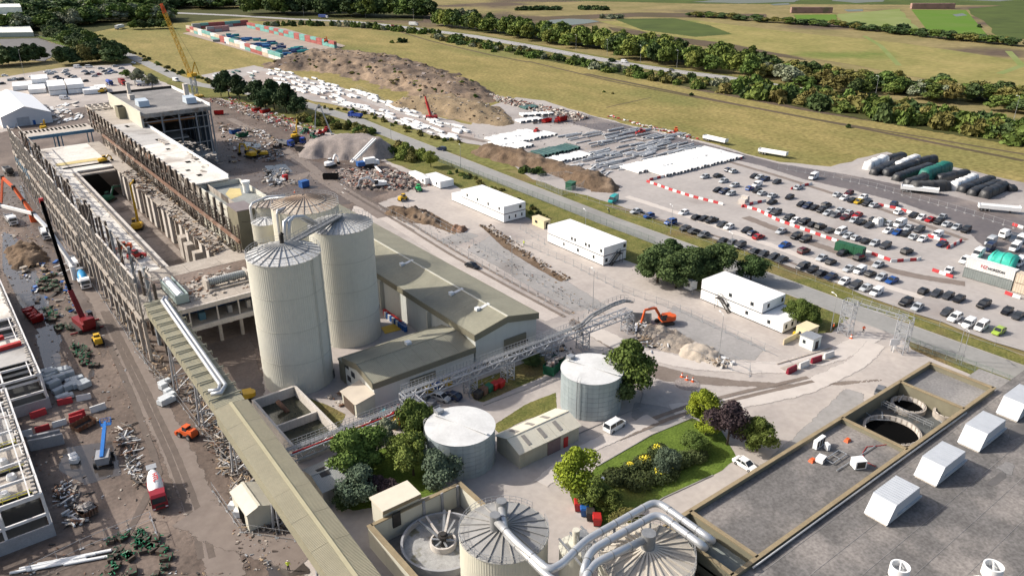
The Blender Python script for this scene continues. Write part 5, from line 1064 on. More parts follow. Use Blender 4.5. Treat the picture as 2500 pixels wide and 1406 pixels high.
for i in range(31):
 put('facade_column',fc,rw,(.1,-28+6*i+RND.uniform(-.2,.2),0),RND.uniform(-.08,.08),(1,1,1))
 if i>5:
  q=MB(); q.box(62.3,72.8,200+6*i+.05,206+6*i-.05,17.6,18.0+RND.uniform(-.02,.05)); q.build('roof_panel',m_slabw if i<16 else (m_slabg if i<23 else m_conc),rw)
 for z in (12.4,15.0):
  q=MB(); q.beam((62.1,200+6*i+.5,z),(62.1,205.4+6*i,z),.16,.24); q.build('rail',m_offw if RND.random()<.5 else m_frame,rw)
 q=MB(); q.box(66,66.2,200+6*i+.1,206+6*i-.1,0,17.5); q.build('inner_wall',m_conc if i%3 else m_colb,rw)
 q=MB(); q.box(62.2,66,200+6*i,206+6*i-.1,9.5,9.9); q.build('gallery_floor',m_conc,rw)
q=MB(); q.box(72.8,73.2,237.4,386,0,18.9); q.build('outer_wall',m_white,rw)
for y,x,l,w in ((244,66,2.2,.9),(252,65,1.8,.8),(262,68,2.4,1.0),(300,69,3,1.2),(284,68,2,.8),(330,66,4,.7)):
 q=MB(); q.box(x,x+w*1.6,y,y+l,18.06,18.09); q.build('painted_hole_shade',m_black,rw)  # flat black sheet on the solid panel paints a hole's inner shade
for y,x in ((292,69.5),(294,69.5),(296.5,69.5),(299,69.5)):
 q=MB(); q.box(x,x+1.6,y,y+1.6,18.05,18.5); q.build('roof_kerb',m_offw,rw)
for x in range(5):
 q=MB(); q.beam((62.3+2.4*x,372,18.6),(62.3+2.4*x,385,18.6),.5,.5); q.build('open_grid_beam',m_offw,rw)
for y in (372,376.5,381,385):
 q=MB(); q.beam((62.3,y,18.6),(72,y,18.6),.5,.5); q.build('open_grid_beam',m_offw,rw)
q=MB(); q.box(67.6,72.2,348,353.6,18.0,22.6); q.build('lift_housing',m_olive,rw); q=MB(); q.box(67.9,71.9,348.3,353.3,22.6,22.62); q.build('painted_housing_shade',m_black,rw)  # black top sheet paints the shade inside the solid housing
pb=thing('plant_block','cream parapeted plant block with yellowed roof behind the silos','building',(69,222,0))
q=MB(); q.box(63.6,76,206,237,0,15.6); q.build('body',m_cream,pb)
for x0,x1,y0,y1 in ((63.4,63.7,206,237),(75.8,76.1,206,237),(63.75,75.75,236.7,237.1),(63.75,75.75,205.8,206.2)):
 q=MB(); q.box(x0,x1,y0,y1,10.5,17.2); q.build('parapet',m_silo,pb)
q=MB(); q.box(63.8,75.7,206.3,236.6,15.62,15.8); q.build('roof',mat('stained_plant_roof',(.27,.28,.265),(.22,.23,.215),.8,scale=.3,fine=.1),pb)
q=MB(); q.prism([(68,222),(72,224),(74,231),(71.5,233),(68.5,228)],15.81,15.85); q.build('yellow_stain',mat('yellow_sheet',(.56,.46,.22)),pb)
q=MB(); q.box(61.6,66.2,197.6,205.2,0,19.8); q.build('stair_tower',m_olive,pb); q=MB(); q.box(61.4,66.4,197.4,205.4,19.8,20.0); q.build('tower_roof',mat('mauve_roof',(.20,.17,.17),(.16,.135,.135),.7),pb)
q=MB(); q.cyl((74.2,226),.95,15.8,18.6,20); q.cyl((74.2,226),1.3,18.6,19.3,20); q.build('roof_vent',m_white,pb,40)
tb=thing('tall_end_block','tall flat roofed block with its front stripped to steel frame','building',(84,350,0))
q=MB(); q.box(70.9,97,325,377,22.6,23.3); q.build('roof',m_bitumen2,tb)
for x0,x1,y0,y1,m in ((70.5,70.9,325,377.4,m_cream),(97.0,97.4,325,377.4,m_white),(70.95,96.95,377,377.4,m_dark)):
 q=MB(); q.box(x0,x1,y0,y1,21.5 if m!=m_cream else 16,24.3); q.build('parapet',m,tb)
q=MB(); q.box(70.5,97.2,324.6,325.0,21.6,23.2); q.build('front_beam',m_frame,tb)
for x in (71,78,84.5,91,97):
 q=MB(); q.box(x-.25,x+.25,324.8,325.3,4,21.6); q.build('front_post',m_steel,tb)
 q=MB(); q.box(x-.3,x+.3,350,350.6,0,22.5); q.build('post',m_steel,tb)
for z in (19.9,9.5,15.5):
 q=MB(); q.beam((71,325.2,z),(97,325.2,z),.25,.35); q.build('rail',m_steel,tb)
for x in (71,77.5,84,90.5):
 q=MB(); q.beam((x,326,19.9),(x+3.2,326,22),.16); q.beam((x+3.2,326,22),(x+6.5,326,19.9),.16); q.build('truss_web',m_steel,tb)
q=MB(); q.beam((71.5,330,18.8),(92.5,330,18.8),.8,1.3); q.build('orange_crane_beam',mat('rust_orange_beam',(.30,.12,.03),(.23,.09,.025),.7,scale=.6,fine=.1),tb)
for y in np.arange(328,376,6.0):
 q=MB(); q.box(96.6,97.0,y,y+5.4,4,21.4); q.build('side_panel',mat('blue_grey_cladding',(.125,.15,.18),(.10,.12,.145),.6,scale=.5,streak=.2),tb)
for y in (328,334,341,348):
 q=MB(); q.box(96.2,96.55,y,y+.5,4,21.5); q.build('pale_post',m_concp,tb)
q=MB(); q.box(71,97,325,372,3.5,4.2); q.build('floor_slab',m_concp,tb); q=MB(); q.box(72,90,336,352,9.6,10.1); q.build('floor_slab',m_concp,tb)
for x in (73,82,91,96.6):
 for y in (325.5,345):q=MB(); q.box(x-.4,x+.4,y,y+.8,0,3.5); q.build('pier',m_concg,tb)
q=MB(); q.box(72,96,371,371.4,4.2,22); q.build('rear_wall',m_colb,tb)
for x,y,l in ((75.6,341,6.5),(92.6,336,6.0)):
 q=MB(); q.add([(x-2,y-l/2,23.6),(x+2,y-l/2,23.6),(x+2,y+l/2,23.6),(x-2,y+l/2,23.6),(x-2,y-l/2+.6,25.8),(x+2,y-l/2+.6,25.8),(x+2,y+l/2-.8,26.2),(x-2,y+l/2-.8,26.2)],[(0,3,2,1),(4,5,6,7),(0,1,5,4),(1,2,6,5),(2,3,7,6),(3,0,4,7)]); q.build('roof_hood',mat('pale_blue_hood',(.46,.53,.59),(.42,.48,.54),.5,scale=.5),tb)
q=MB(); q.box(75,77,358,362,23.3,25.4); q.box(75.3,76.6,361,362.4,25.4,30); q.build('chimney',m_concp,tb)
q=MB(); q.box(94.5,96.3,348,350,23.3,29); q.build('chimney',m_concp,tb)
gt=thing('blue_gantry','blue edged gantry with white slatted panels spanning the far end','gantry',(46,362,0))
q=MB(); q.beam((33.4,355,13.6),(58.5,355,13.6),.5,1.2); q.build('edge_beam',mat('faded_blue',(.06,.16,.26),(.045,.12,.2),.6),gt)
q=MB(); q.box(33.4,58.5,355.3,368,13.9,14.2); q.build('deck',m_offw,gt)
for i in range(16):
 q=MB(); q.box(34+i*1.5,34.8+i*1.5,362,367,14.21,14.26); q.build('slot',m_black,gt)  # black strips on the solid deck paint shade between the slats
for x in (35,45,46.5,57.5):
 for y in (356,366):q=MB(); q.beam((x,y,0),(x,y,13.2),.4); q.build('leg',mat('faded_blue',(.06,.16,.26)),gt)
m_wsteel=mat('white_steel',(.66,.65,.64),(.56,.55,.54),.55,scale=.8,c3=(.42,.34,.31),s3=.4,fine=.06)
def steel_block(label,x0,x1,y0,y1,z,floors,base):
 t=thing('frame_building',label,'building frame',(x1,y0,0))
 ys=np.arange(y0,y1+.1,(y1-y0)/max(1,round((y1-y0)/5.5))); xs=np.arange(x0,x1+.1,(x1-x0)/max(1,round((x1-x0)/6)))
 for y in ys:
  for x in xs[-5:]:
   q=MB(); q.box(x-.2,x+.2,y-.2,y+.2,0,z); q.build('post',m_wsteel,t)
  for zz in (z,)+floors:
   q=MB(); q.beam((xs[0],y,zz),(x1,y,zz),.3,.45); q.build('beam',m_wsteel,t)
 for x in xs[-5:]:
  for zz in (z,)+floors:
   q=MB(); q.beam((x,y0,zz),(x,y1,zz),.3,.45); q.build('beam',m_wsteel,t)
 for x in (x1-1.5,x1-.7):q=MB(); q.beam((x,y0,z+.1),(x,y1,z+.1),.2,.2); q.build('purlin',m_wsteel,t)
 q=MB(); q.box(x0,x1+.3,y0-.4,y0-.1,0,base); q.box(x1+.05,x1+.3,y0,y1,0,base); q.build('plinth_wall',m_concg,t)
 for i in range(int((y1-y0)/1.2)):
  q=MB(); q.box(x1-.9+RND.uniform(-.3,.3),x1-.4,y0+i*1.2,y0+i*1.2+.5,z+.1,z+.45); q.build('cleat',m_offw,t)
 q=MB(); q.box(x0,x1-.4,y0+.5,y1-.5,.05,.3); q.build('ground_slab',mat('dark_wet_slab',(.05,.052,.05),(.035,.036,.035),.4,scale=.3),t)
 return t
sf1=steel_block('near white steel frame rising at the left edge',-34,1.6,119.8,158,8.0,(4.2,),2.3)
sf2=steel_block('second white steel frame beyond the flooded yard',-30,7.8,161,230,7.6,(3.9,),2.3)
for (x0,x1,y0,y1,z,m,t) in ((-30,1.0,127,134,4.5,m_offw,sf1),(-30,1.0,136,142,4.5,m_offw,sf1),(-30,.6,144,156,4.5,m_slabg,sf1),(-28,7.2,168,178,7.9,m_slabg,sf2),(-28,7.2,180,191,4.2,m_slabw,sf2),(-28,7.2,193,228,7.9,m_slabw,sf2)):
 q=MB(); q.box(x0,x1,y0,y1,z-.2,z); q.build('deck',m,t)
for x,y in ((-3,128),(-6,131),(-2,138),(-5,141),(-8,129),(-1.5,132.5),(-3.5,140)):
 q=MB(); q.cyl((x,y),.8,4.52,5.3,12,.6); tag(q.build('white_sack',m_white),'white bulk sack on the near steel frame deck','sack','sacks on the steel frame')
for y in (126,134.8,143):
 q=MB(); railing(q,[(-20,y,4.4),(.6,y,4.4)],1.1,2,.09); tag(q.build('yellow_guard_rail',plain('safety_yellow',(.62,.55,.05))),{126:'yellow guard rail at the front of the near steel frame',134.8:'yellow guard rail across the middle of the near frame',143:'yellow guard rail at the back of the near frame'}[y],'guard rail')
for x,y,rz in ((1.5,181,.2),(-1,185,.2),(4,176,.1)):
 q=MB(); q.obox((x,y,8.4),(5.5,1.0,.8),rz); tag(q.build('red_spreader',m_red),'red lifting beam on the second steel frame'+{181:'',185:' nearer the left edge',176:' closest to the flooded yard'}[y],'beam')
r_=random.Random(9)
for nm,n,fx,fz,y0,y1,t,ms in (('tangled_steel',170,(29.2,33.8),(6,19.5),168,350,mill,[m_frame,m_rust,m_colb]),('hanging_steel',150,(58.2,62.6),(10.2,17.4),192,380,rr,[m_colb,m_rust,m_frame]),('torn_sheets',90,(61.4,62.2),(10,18.2),200,384,rw,[m_offw,m_frame,m_rust])):
 q=MB()
 for i in range(n):
  a=Vector((r_.uniform(*fx),r_.uniform(y0,y1),r_.uniform(*fz))); q.k=r_.randrange(len(ms))
  if nm=='torn_sheets':q.obox(a,(.06,r_.uniform(.6,2.6),r_.uniform(.4,1.8)),M=Matrix.Rotation(r_.uniform(-.4,.4),3,'Y')@Matrix.Rotation(r_.uniform(-.3,.3),3,'X'))
  else:q.beam(a,a+Vector((r_.uniform(-2,2),r_.uniform(-4,4),r_.uniform(-3,2.5))),r_.uniform(.06,.2))
 o=q.build(nm,ms,t); o['kind']='stuff'
# ------------------------------------------------------------------ road vehicles
PAINT={}
def carpaint(k):
 if k not in PAINT:
  c={'black':(.012,.012,.014),'dark grey':(.045,.048,.055),'grey':(.14,.145,.155),'silver':(.42,.44,.46),'white':(.78,.78,.78),'blue':(.015,.07,.26),'navy':(.012,.022,.06),'red':(.36,.012,.015),
   'maroon':(.09,.012,.016),'yellow':(.45,.30,.02),'teal':(.02,.30,.30),'green':(.06,.12,.05),'lime':(.30,.42,.06),'orange':(.62,.12,.02),'cyan':(.03,.27,.55),'cream':(.55,.5,.38)}[k]
  PAINT[k]=mat('paint_'+k.replace(' ','_'),c,tuple(x*.94 for x in c),.3,.0,scale=.8,spec=.5)
 return PAINT[k]
m_tyre=plain('tyre_rubber',(.018,.018,.018),.9); m_hub=plain('wheel_hub',(.35,.35,.36),.4,.6)
def loft(mb,st):
 rings=[]
 for x,w,zb,zs,zt,wt in st:rings.append([(x,-w*.96,zb),(x,-w,zs),(x,-wt,zt),(x,wt,zt),(x,w,zs),(x,w*.96,zb)])
 n=6; V=[p for r in rings for p in r]; F=[]
 for i in range(len(st)-1):F+=[(i*n+j,i*n+(j+1)%n,(i+1)*n+(j+1)%n,(i+1)*n+j) for j in range(n)]
 F+=[tuple(range(n)),tuple(range(len(V)-1,len(V)-n-1,-1))]
 mb.add(V,[f[::-1] for f in F]); return mb
def wheelmesh(r,w):
 q=MB(); q.tube([(0,-w/2,0),(0,w/2,0)],r,12); q.k=1; q.tube([(0,-w/2-.01,0),(0,w/2+.01,0)],r*.58,10); return q.mesh('wheel',[m_tyre,m_hub])
KIND={'hatchback':(4.1,1.76,((2.05,.62,.30,.52,.60,.58),(1.9,.80,.22,.58,.74,.74),(1.1,.87,.20,.62,.90,.78),(.2,.88,.2,.62,.94,.80),(-1.6,.88,.2,.62,.96,.80),(-1.95,.84,.24,.62,.90,.78),(-2.05,.78,.34,.55,.72,.70)),(1.05,.35,-1.45,-1.95,.93,1.46),(1.3,-1.25),.31),
 'saloon':(4.7,1.8,((2.35,.62,.30,.50,.56,.58),(2.2,.82,.22,.55,.68,.74),(1.2,.89,.20,.60,.86,.80),(.2,.9,.2,.60,.90,.82),(-1.5,.9,.2,.60,.92,.82),(-2.15,.86,.24,.60,.88,.78),(-2.35,.78,.34,.52,.70,.70)),(1.15,.35,-1.1,-1.75,.90,1.40),(1.45,-1.4),.32),
 'suv':(4.6,1.9,((2.3,.70,.36,.62,.74,.66),(2.15,.88,.30,.70,.92,.80),(1.2,.94,.28,.74,1.05,.86),(.2,.95,.28,.74,1.08,.87),(-1.9,.95,.28,.74,1.10,.87),(-2.2,.92,.30,.74,1.06,.86),(-2.3,.86,.40,.66,.84,.8)),(1.15,.45,-1.95,-2.2,1.07,1.70),(1.4,-1.4),.37),
 'minibus':(4.9,1.9,((2.45,.70,.36,.66,.80,.66),(2.25,.88,.28,.75,1.05,.82),(1.5,.95,.26,.80,1.15,.88),(.2,.95,.26,.80,1.18,.88),(-2.2,.95,.26,.80,1.18,.88),(-2.45,.92,.34,.78,1.1,.86)),(1.75,1.0,-2.25,-2.4,1.16,1.93),(1.55,-1.45),.34),
 'van':(5.3,1.95,((2.65,.74,.38,.68,.84,.70),(2.4,.92,.30,.80,1.10,.86),(1.75,.97,.28,.85,1.25,.9),(1.1,.98,.28,1.2,2.25,.88),(.7,.98,.28,1.2,2.38,.86),(-2.5,.98,.28,1.2,2.38,.86),(-2.65,.96,.34,1.2,2.3,.84)),(1.95,1.18,.35,.35,1.22,2.05),(1.7,-1.6),.36),
 'small van':(4.5,1.82,((2.25,.68,.34,.60,.74,.66),(2.05,.86,.26,.70,.95,.80),(1.3,.91,.24,.75,1.08,.84),(.55,.92,.24,1.0,1.75,.82),(.2,.92,.24,1.0,1.84,.80),(-2.1,.92,.24,1.0,1.84,.80),(-2.25,.9,.3,1.0,1.76,.78)),(1.4,.7,-.2,-.2,1.06,1.62),(1.4,-1.35),.33),
 'pickup':(5.2,1.88,((2.6,.70,.40,.66,.78,.66),(2.4,.88,.32,.74,.96,.82),(1.4,.94,.3,.78,1.08,.86),(.3,.94,.3,.78,1.1,.86),(-.95,.94,.3,.78,1.1,.86),(-.97,.94,.3,.78,1.1,.86),(-2.5,.94,.34,.78,1.06,.88),(-2.6,.92,.4,.78,1.04,.86)),(1.35,.65,-.7,-.95,1.08,1.74),(1.6,-1.55),.38)}
CARM={}
def carmeshes(kind):
 if kind in CARM:return CARM[kind]
 L,W,st,g,ax,wr=KIND[kind]
 q=MB(); loft(q,st)
 x0,x1,x2,x3,zb,zr=g; hw=W/2*.80; hb=W/2*.93
 if kind not in ('van','small van'):
  q.add([(x1,-hw,zr),(x1,hw,zr),(x2,hw,zr),(x2,-hw,zr),(x1-.25,-hw*.9,zr+.06),(x1-.25,hw*.9,zr+.06),(x2+.2,hw*.9,zr+.06),(x2+.2,-hw*.9,zr+.06)],[(4,5,6,7)[::-1],(0,1,5,4)[::-1],(1,2,6,5)[::-1],(2,3,7,6)[::-1],(3,0,4,7)[::-1]])
  for s in (-1,1):
   q.beam((x0,s*hb,zb),(x1,s*hw,zr),.09); q.beam((x3,s*hb,zb),(x2,s*hw,zr),.12); q.beam(((x1+x2)/2,s*hb*1.0,zb),((x1+x2)/2-.05,s*hw*1.01,zr),.09)
 if kind=='pickup':q.box(-2.55,-1.0,-.94,-.86,1.0,1.18); q.box(-2.55,-1.0,.86,.94,1.0,1.18)
 body=q.mesh('car_body',carpaint('black'),35)
 q=MB(); ex=[]
 if kind in ('van','small van'):
  q.add([(x0,-hb,zb),(x0,hb,zb),(x1,hw*1.05,zr),(x1,-hw*1.05,zr)],[(0,1,2,3)]);
  for s in (-1,1):e=MB(); e.box(x2,x1-.05,s*(W/2+.012)-.008,s*(W/2+.012)+.008,zb+.06,zr-.1); ex.append(e.mesh('side_window',m_glass))
  e=MB(); e.box(-L/2-.012,-L/2+.004,-.7,.7,zb+.15,zr-.1); ex.append(e.mesh('rear_window',m_glass))
  for v in range(4):q.v[v]=(q.v[v][0]+.04,q.v[v][1],q.v[v][2]+.03)
 else:
  q.add([(x0,-hb,zb),(x0,hb,zb),(x3,hb,zb),(x3,-hb,zb),(x1,-hw,zr),(x1,hw,zr),(x2,hw,zr),(x2,-hw,zr)],[(0,1,5,4),(1,2,6,5),(2,3,7,6),(3,0,4,7)])
 glass=q.mesh('windows',m_glass)
 CARM[kind]=(body,glass,wheelmesh(wr,.22),ax,W,wr,ex)
 return CARM[kind]
def car(kind,col,loc,rz,label,group=None,lights=False):
 body,glass,wh,ax,W,wr,ex=carmeshes(kind)
 o=put('parked_car' if 'van' not in kind and kind!='minibus' and kind!='pickup' else {'van':'parked_van','small van':'parked_van','minibus':'parked_minibus','pickup':'pickup_truck'}[kind],body,None,(loc[0],loc[1],loc[2]),rz); paint(o,carpaint(col))
 tag(o,label,{'van':'van','small van':'van','minibus':'minibus','pickup':'pickup'}.get(kind,'car'),group)
 put('windows' if not ex else 'windscreen',glass,o)
 for e in ex:put(e.name.split('.')[0],e,o)
 for x in ax:
  for s in (-1,1):put('wheel',wh,o,(x,s*(W/2-.10),wr))
 return o
CC={'k':'black','g':'dark grey','e':'grey','s':'silver','w':'white','b':'blue','n':'navy','r':'red','o':'maroon','y':'yellow','t':'teal','l':'lime','G':'green'}
TT={'':'hatchback','S':'saloon','U':'suv','V':'van','v':'small van','M':'minibus','P':'pickup'}
def row(ox,oy,sc,items,phrase,head=PI,jit=.07,group='cars in the stone car park',z=0.0,along_x=True):
 """items 'x,y,code' in an enlarged view of the photograph"""
 L=[]
 for s in items.split():
  x,y,c=s.split(','); L.append((ox+float(x)/sc,oy+float(y)/sc,c))
 L.sort()
 for i,(x,y,c) in enumerate(L):
  p=G(x,y+1.0,z+.6); k=TT[c[1:]] if c[1:] else ('hatchback','saloon','hatchback','suv')[RND.randrange(4)] if c[0] in 'kgen' else ('hatchback','saloon')[RND.randrange(2)]
  cn=CC[c[0]]; h=head+RND.uniform(-jit,jit)+(PI if RND.random()<.25 and k in ('hatchback','saloon','suv') else 0)
  car(k,cn,(p.x,p.y,z),h,'%s %s, %s from left in %s'%(cn,k.upper() if k=='suv' else k,nth(i),phrase),group)
A_,B_,C_=(1250,352,3.994),(1875,352,3.994),(1875,704,4.0)
row(*A_,'1690,812,g 1775,842,g 1870,874,e 2055,940,k 2140,958,e 2220,982,gU 2375,1038,gS 2450,1068,g','the upper road fence row')
row(*B_,'55,1092,g 135,1117,gS 340,1188,gU 435,1218,k 525,1253,kS 615,1283,n 745,1333,w 855,1372,g 955,1397,s','the lower road fence row')
row(*A_,'1210,648,s 1335,693,b 1545,758,bU 1675,662,w','the sparse line below the teal van')
row(*A_,'1805,707,k 1875,720,k 1945,740,kP 2050,780,g 2115,802,w 2290,832,k 2350,864,n 2405,897,r','the short rows before the red one')
row(*A_,'1880,312,s 2010,302,k 2115,247,n 2160,260,s 2065,353,s 2170,397,s','the loose far corner cluster')
row(*A_,'2005,444,k 2070,460,n 2135,477,s','the trio before the concrete block hut')
row(*A_,'2360,310,k 2415,320,s 2470,337,n 2390,392,wv 2320,427,b 2390,450,k 2440,472,s','the bunched rows by the loose barrier line')
row(*B_,'85,364,g 295,417,s 45,497,s 80,664,gU 20,642,s 210,512,k 40,560,k','the group beside the barrier kink')
row(*B_,'680,487,s 745,520,w 790,472,o 825,542,k 885,557,y 930,512,w 965,577,k 1040,590,sS','the row holding the yellow car')
row(*B_,'325,582,k 385,600,n 450,617,k 525,640,k 585,664,s 660,684,eS 755,707,o 840,737,s 910,757,k 985,787,g','the long middle row, front line')
row(*B_,'570,592,gU 710,637,s 795,662,s 875,685,r 1030,732,k 1110,742,G 1185,767,s 1285,777,wV 1370,812,s 1475,832,gU','the long middle row, back line')
row(*B_,'1175,837,w 1260,857,b 1340,870,k 1425,897,s 1510,917,w','the row below the white caravan')
row(*B_,'1275,657,w 1420,687,k 1495,710,w 1585,730,r 1700,704,s 1665,752,kU 1750,775,s 1840,802,sS 1930,832,kU','the row beside the wet haul road')
row(*B_,'205,717,k 265,740,w 355,757,kU 435,777,k 515,802,kU 605,834,gS 710,850,wM 780,890,s 860,910,s 955,937,k 1040,960,s 1145,987,g 1355,1042,kU','the row behind the red and white barrier')
row(*B_,'130,842,sS 275,894,kU 365,924,k 165,977,b 350,1037,oU','the loose cars left of the green container')
row(*B_,'725,1057,k 895,1102,kU 525,1102,s 615,1142,k 1075,1167,s','the loose cars round the green container')
row(*B_,'790,1207,sS 895,1227,wv 1000,1257,k 1105,1292,s 1210,1320,b','the slanting row ending in the bright blue one')
row(*B_,'1650,880,wv 1700,967,n','the pair near the lone barrier end')
row(*C_,'1345,130,k 1460,174,s 1745,227,g 1825,282,wU 2085,368,wM 2255,412,l 1960,338,wv','the row ending in the lime car')
row(*C_,'1520,20,k 1650,40,gS 1760,67,g 1865,97,k 2105,152,k 2335,215,k 2445,257,gS','the dark row at the right edge')
row(*C_,'1060,32,wv','the gap by the pedestrian gate')
for x,y,k,c,rz,lab in [(1497,487,'van','teal',3.5,'teal van standing alone on the empty part of the car park'),(1986,431,'van','white',3.3,'white high van at the far corner beside the fence panels'),(2183,497,'suv','navy',0.2,'navy four by four parked on the dark haul road edge'),
 (2454,571,'van','white',0.0,'white long van at the top of the vehicle compound'),(2418,590,'van','silver',3.2,'silver van behind the navy one in the compound'),(2416,604,'van','navy',3.2,'navy and white van in the vehicle compound'),(2388,619,'van','white',3.2,'white van beside the green tarpaulin'),(2356,634,'suv','white',3.2,'white car with black rear at the compound corner'),
 (2316,659,'hatchback','white',3.3,'white wrecked car outside the grey container'),(2478,604,'van','white',3.2,'white van deep in the compound beside the tarpaulin'),(2492,585,'van','white',3.2,'white van at the very right edge of the compound'),(2488,640,'van','white',3.2,'white van behind the grey container'),
 (1153,646,'saloon','black',-1.35,'black car driving on the pale track beside the shed'),(1077,967,'hatchback','silver',-1.2,'silver car parked under the pipe bridge'),(1104,964,'hatchback','navy',1.95,'dark blue car with a sunroof under the pipe bridge'),(1036,975,'pickup','grey',1.9,'grey flatbed pickup under the pipe bridge'),
 (1501,1037,'minibus','white',0.1,'white minibus below the taller blue grey tank'),(1820,1130,'saloon','white',-1.6,'white car in the lane behind the parapet'),(2150,950,'hatchback','grey',.3,'bluish car half hidden by the long parapet'),
 (1525,150,'van','white',-1.0,'white van on the open carriageway'),(1640,169,'hatchback','grey',-1.0,'grey car on the carriageway behind the bushes'),(959,61,'hatchback','red',-1.0,'red car on the carriageway by the wood'),(1770,190,'hatchback','silver',-1,'pale car glimpsed between carriageway bushes'),
 (280,114,'van','white',-1.3,'white van on the road beside the court trees'),(430,195,'van','white',-1.3,'white van on the road under the yellow crane'),(326,152,'hatchback','white',-1.3,'white car on the far road beside the car park'),(1078,362,'suv','navy',1.9,'dark blue car on the road at the bend')]:
 p=G(x,y+2,.6); car(k,c,(p.x,p.y,0.02),rz,lab)
row(0,0,3.994,'460,700,wv 490,716,s 520,700,w 545,748,n 590,768,n 630,702,s 655,722,s 690,742,k 720,747,s 640,682,w 820,692,s 850,717,k 890,702,w 920,737,s 955,722,r 985,664,s 1015,692,e 1050,712,s 1085,692,b 1115,702,s 1060,672,w 1125,642,s 1180,662,s','the far staff car park, right half',group='cars in the far car park')
row(0,0,3.994,'310,742,w 340,762,s 370,782,s 400,792,w 130,767,w 160,772,s 200,772,kU 100,777,s 705,782,k 830,787,k 15,812,k 45,735,w 440,760,w','the far staff car park, left half',group='cars in the far car park')
for x,y,k,c,lab in ((190,164,'van','white','white van standing with a minibus in the far car park'),(217,163,'minibus','white','long white minibus in the far car park'),(158,240,'van','white','white van between the far cabins')):
 p=G(x,y,.8); o=car(k,c,(p.x,p.y,0),-.6,lab)
# ------------------------------------------------------------------ white cabin blocks
m_cab=mat('cabin_white',(.82,.82,.81),(.77,.77,.76),.5,scale=.25,streak=.07)
m_cabroof=mat('cabin_roof',(.80,.80,.80),(.72,.72,.72),.6,scale=.2,c3=(.64,.62,.60),s3=.12,t3=(.58,.72),fine=.04)
m_win=plain('cabin_window',(.03,.035,.04),.2)
_cab={}
def module(w,l,h):
 k=(round(w,2),round(l,2),round(h,2))
 if k not in _cab:
  q=MB(); q.box(.02,w-.02,.02,l-.02,.25,h-.12); q.box(.0,.1,.0,.1,.2,h); q.box(w-.1,w,.0,.1,.2,h); q.box(0,.1,l-.1,l,.2,h); q.box(w-.1,w,l-.1,l,.2,h)
  q.k=1; q.box(0,w,0,l,h-.12,h); q.k=2; q.box(.1,w-.1,.1,l-.1,0,.25)
  _cab[k]=q.mesh('cabin_module',[m_cab,m_cabroof,m_dark])
 return _cab[k]
def cabins(label,x0,y0,nx,ny,w,l,storeys,skip=(),wins=(),ends=(),name='cabin_block',rz=0):
 t=thing(name,label,'cabins',(x0,y0,0),rz)
 for s in range(storeys):
  for j in range(ny):
   for i in range(nx):
    if (s,j) in skip:continue
    put('cabin_module',module(w,l,2.75),t,(i*w,j*l,s*2.78))
 for y,s,ww in wins:
  q=MB(); q.box(-.04,.03,y,y+ww,s*2.78+1.15,s*2.78+2.05); o=put('window',q.mesh('window',m_win),t)
  f=MB(); f.box(-.06,-.01,y-.08,y+ww+.08,s*2.78+1.07,s*2.78+1.14); put('sill',f.mesh('sill',m_white),o)
 for x,s,ww,yy in ends:
  q=MB(); q.box(x,x+ww,yy-.04,yy+.03,s*2.78+1.0,s*2.78+2.05); put('window',q.mesh('window',m_win),t)
 return t
def stair(t,x,y,z,dx,dy,n=11):
 q=MB(); run=n*.27; d=Vector((dx,dy,0)); sd=Vector((-dy,dx,0))
 for s in (-.5,.5):
  a=Vector((x,y,0))+sd*s; b=a+d*run+Vector((0,0,z)); q.beam(a,b,.08,.25); q.beam(a+Vector((0,0,1)),b+Vector((0,0,1)),.06)
  q.beam(b,b+d*1.3,.08,.2); q.beam(b+Vector((0,0,1)),b+d*1.3+Vector((0,0,1)),.06); q.beam(b+d*1.3,b+d*1.3+Vector((0,0,1)),.06)
  q.beam(b+d*1.2,b+d*1.2-Vector((0,0,z)),.08); q.beam(b,b+Vector((0,0,1)),.06)
 for i in range(n+1):
  p=Vector((x,y,0))+d*(run*i/n)+Vector((0,0,z*i/n)); q.beam(p-sd*.5,p+sd*.5,.26,.05)
 p=Vector((x,y,z))+d*(run+.65); q.obox(p,(1.3 if dx else 1.0,1.0 if dx else 1.3,.06))
 return q
c1p,c2p,c3p=G(1230,545),G(1472,650),G(1909,815)
c1=cabins('longest white two storey cabin block with a lower step at its far end',0,0,3,5,3.0,6.1,2,skip=((1,4),),wins=[(2+6.1*k,1,.8) for k in range(4)],ends=((6.3,1,1.0,0),(2.0,0,.5,0),(4.6,0,.5,0),(7.2,0,.5,0)))
c1.location=(c1p.x,c1p.y,0)
c2=cabins('middle white two storey cabin block with a steel stair on its end',0,0,3,4,3.0,6.1,2,wins=[(.6,1,.8),(5.6,1,.7),(7,1,.7),(11.6,1,.7),(13.0,1,.7),(3.6,0,.7),(10.2,0,.8),(16.5,0,.6)],ends=((.8,0,.9,0),(7.8,1,.9,0)))
c2.location=(c2p.x,c2p.y,0)
q=stair(c2,2.2,-.75,2.78,1,0); put('stair',q.mesh('stair',m_dark),c2)
c3=cabins('white stepped cabin block nearest the entrance gantry',0,0,3,4,3.0,6.1,2,skip=((1,0),),wins=[(3.5,0,.8),(9.8,0,.8),(15.4,0,.7),(8.6,1,.9),(15.0,1,.9)],ends=((1.0,0,.7,0),(3.4,0,.7,0),(5.6,0,.7,0),(2.0,1,.8,6.1),(7.6,1,.8,6.1)))
c3.location=(c3p.x,c3p.y,0)
q=stair(c3,-.75,14.6,2.78,0,1); put('stair',q.mesh('stair',m_dark),c3)
p=G(1075,462); t=cabins('pale single storey cabin pair beside the longest block',0,0,2,2,3.0,6.1,1,wins=((2,0,.8),)); t.location=(p.x,p.y,0)
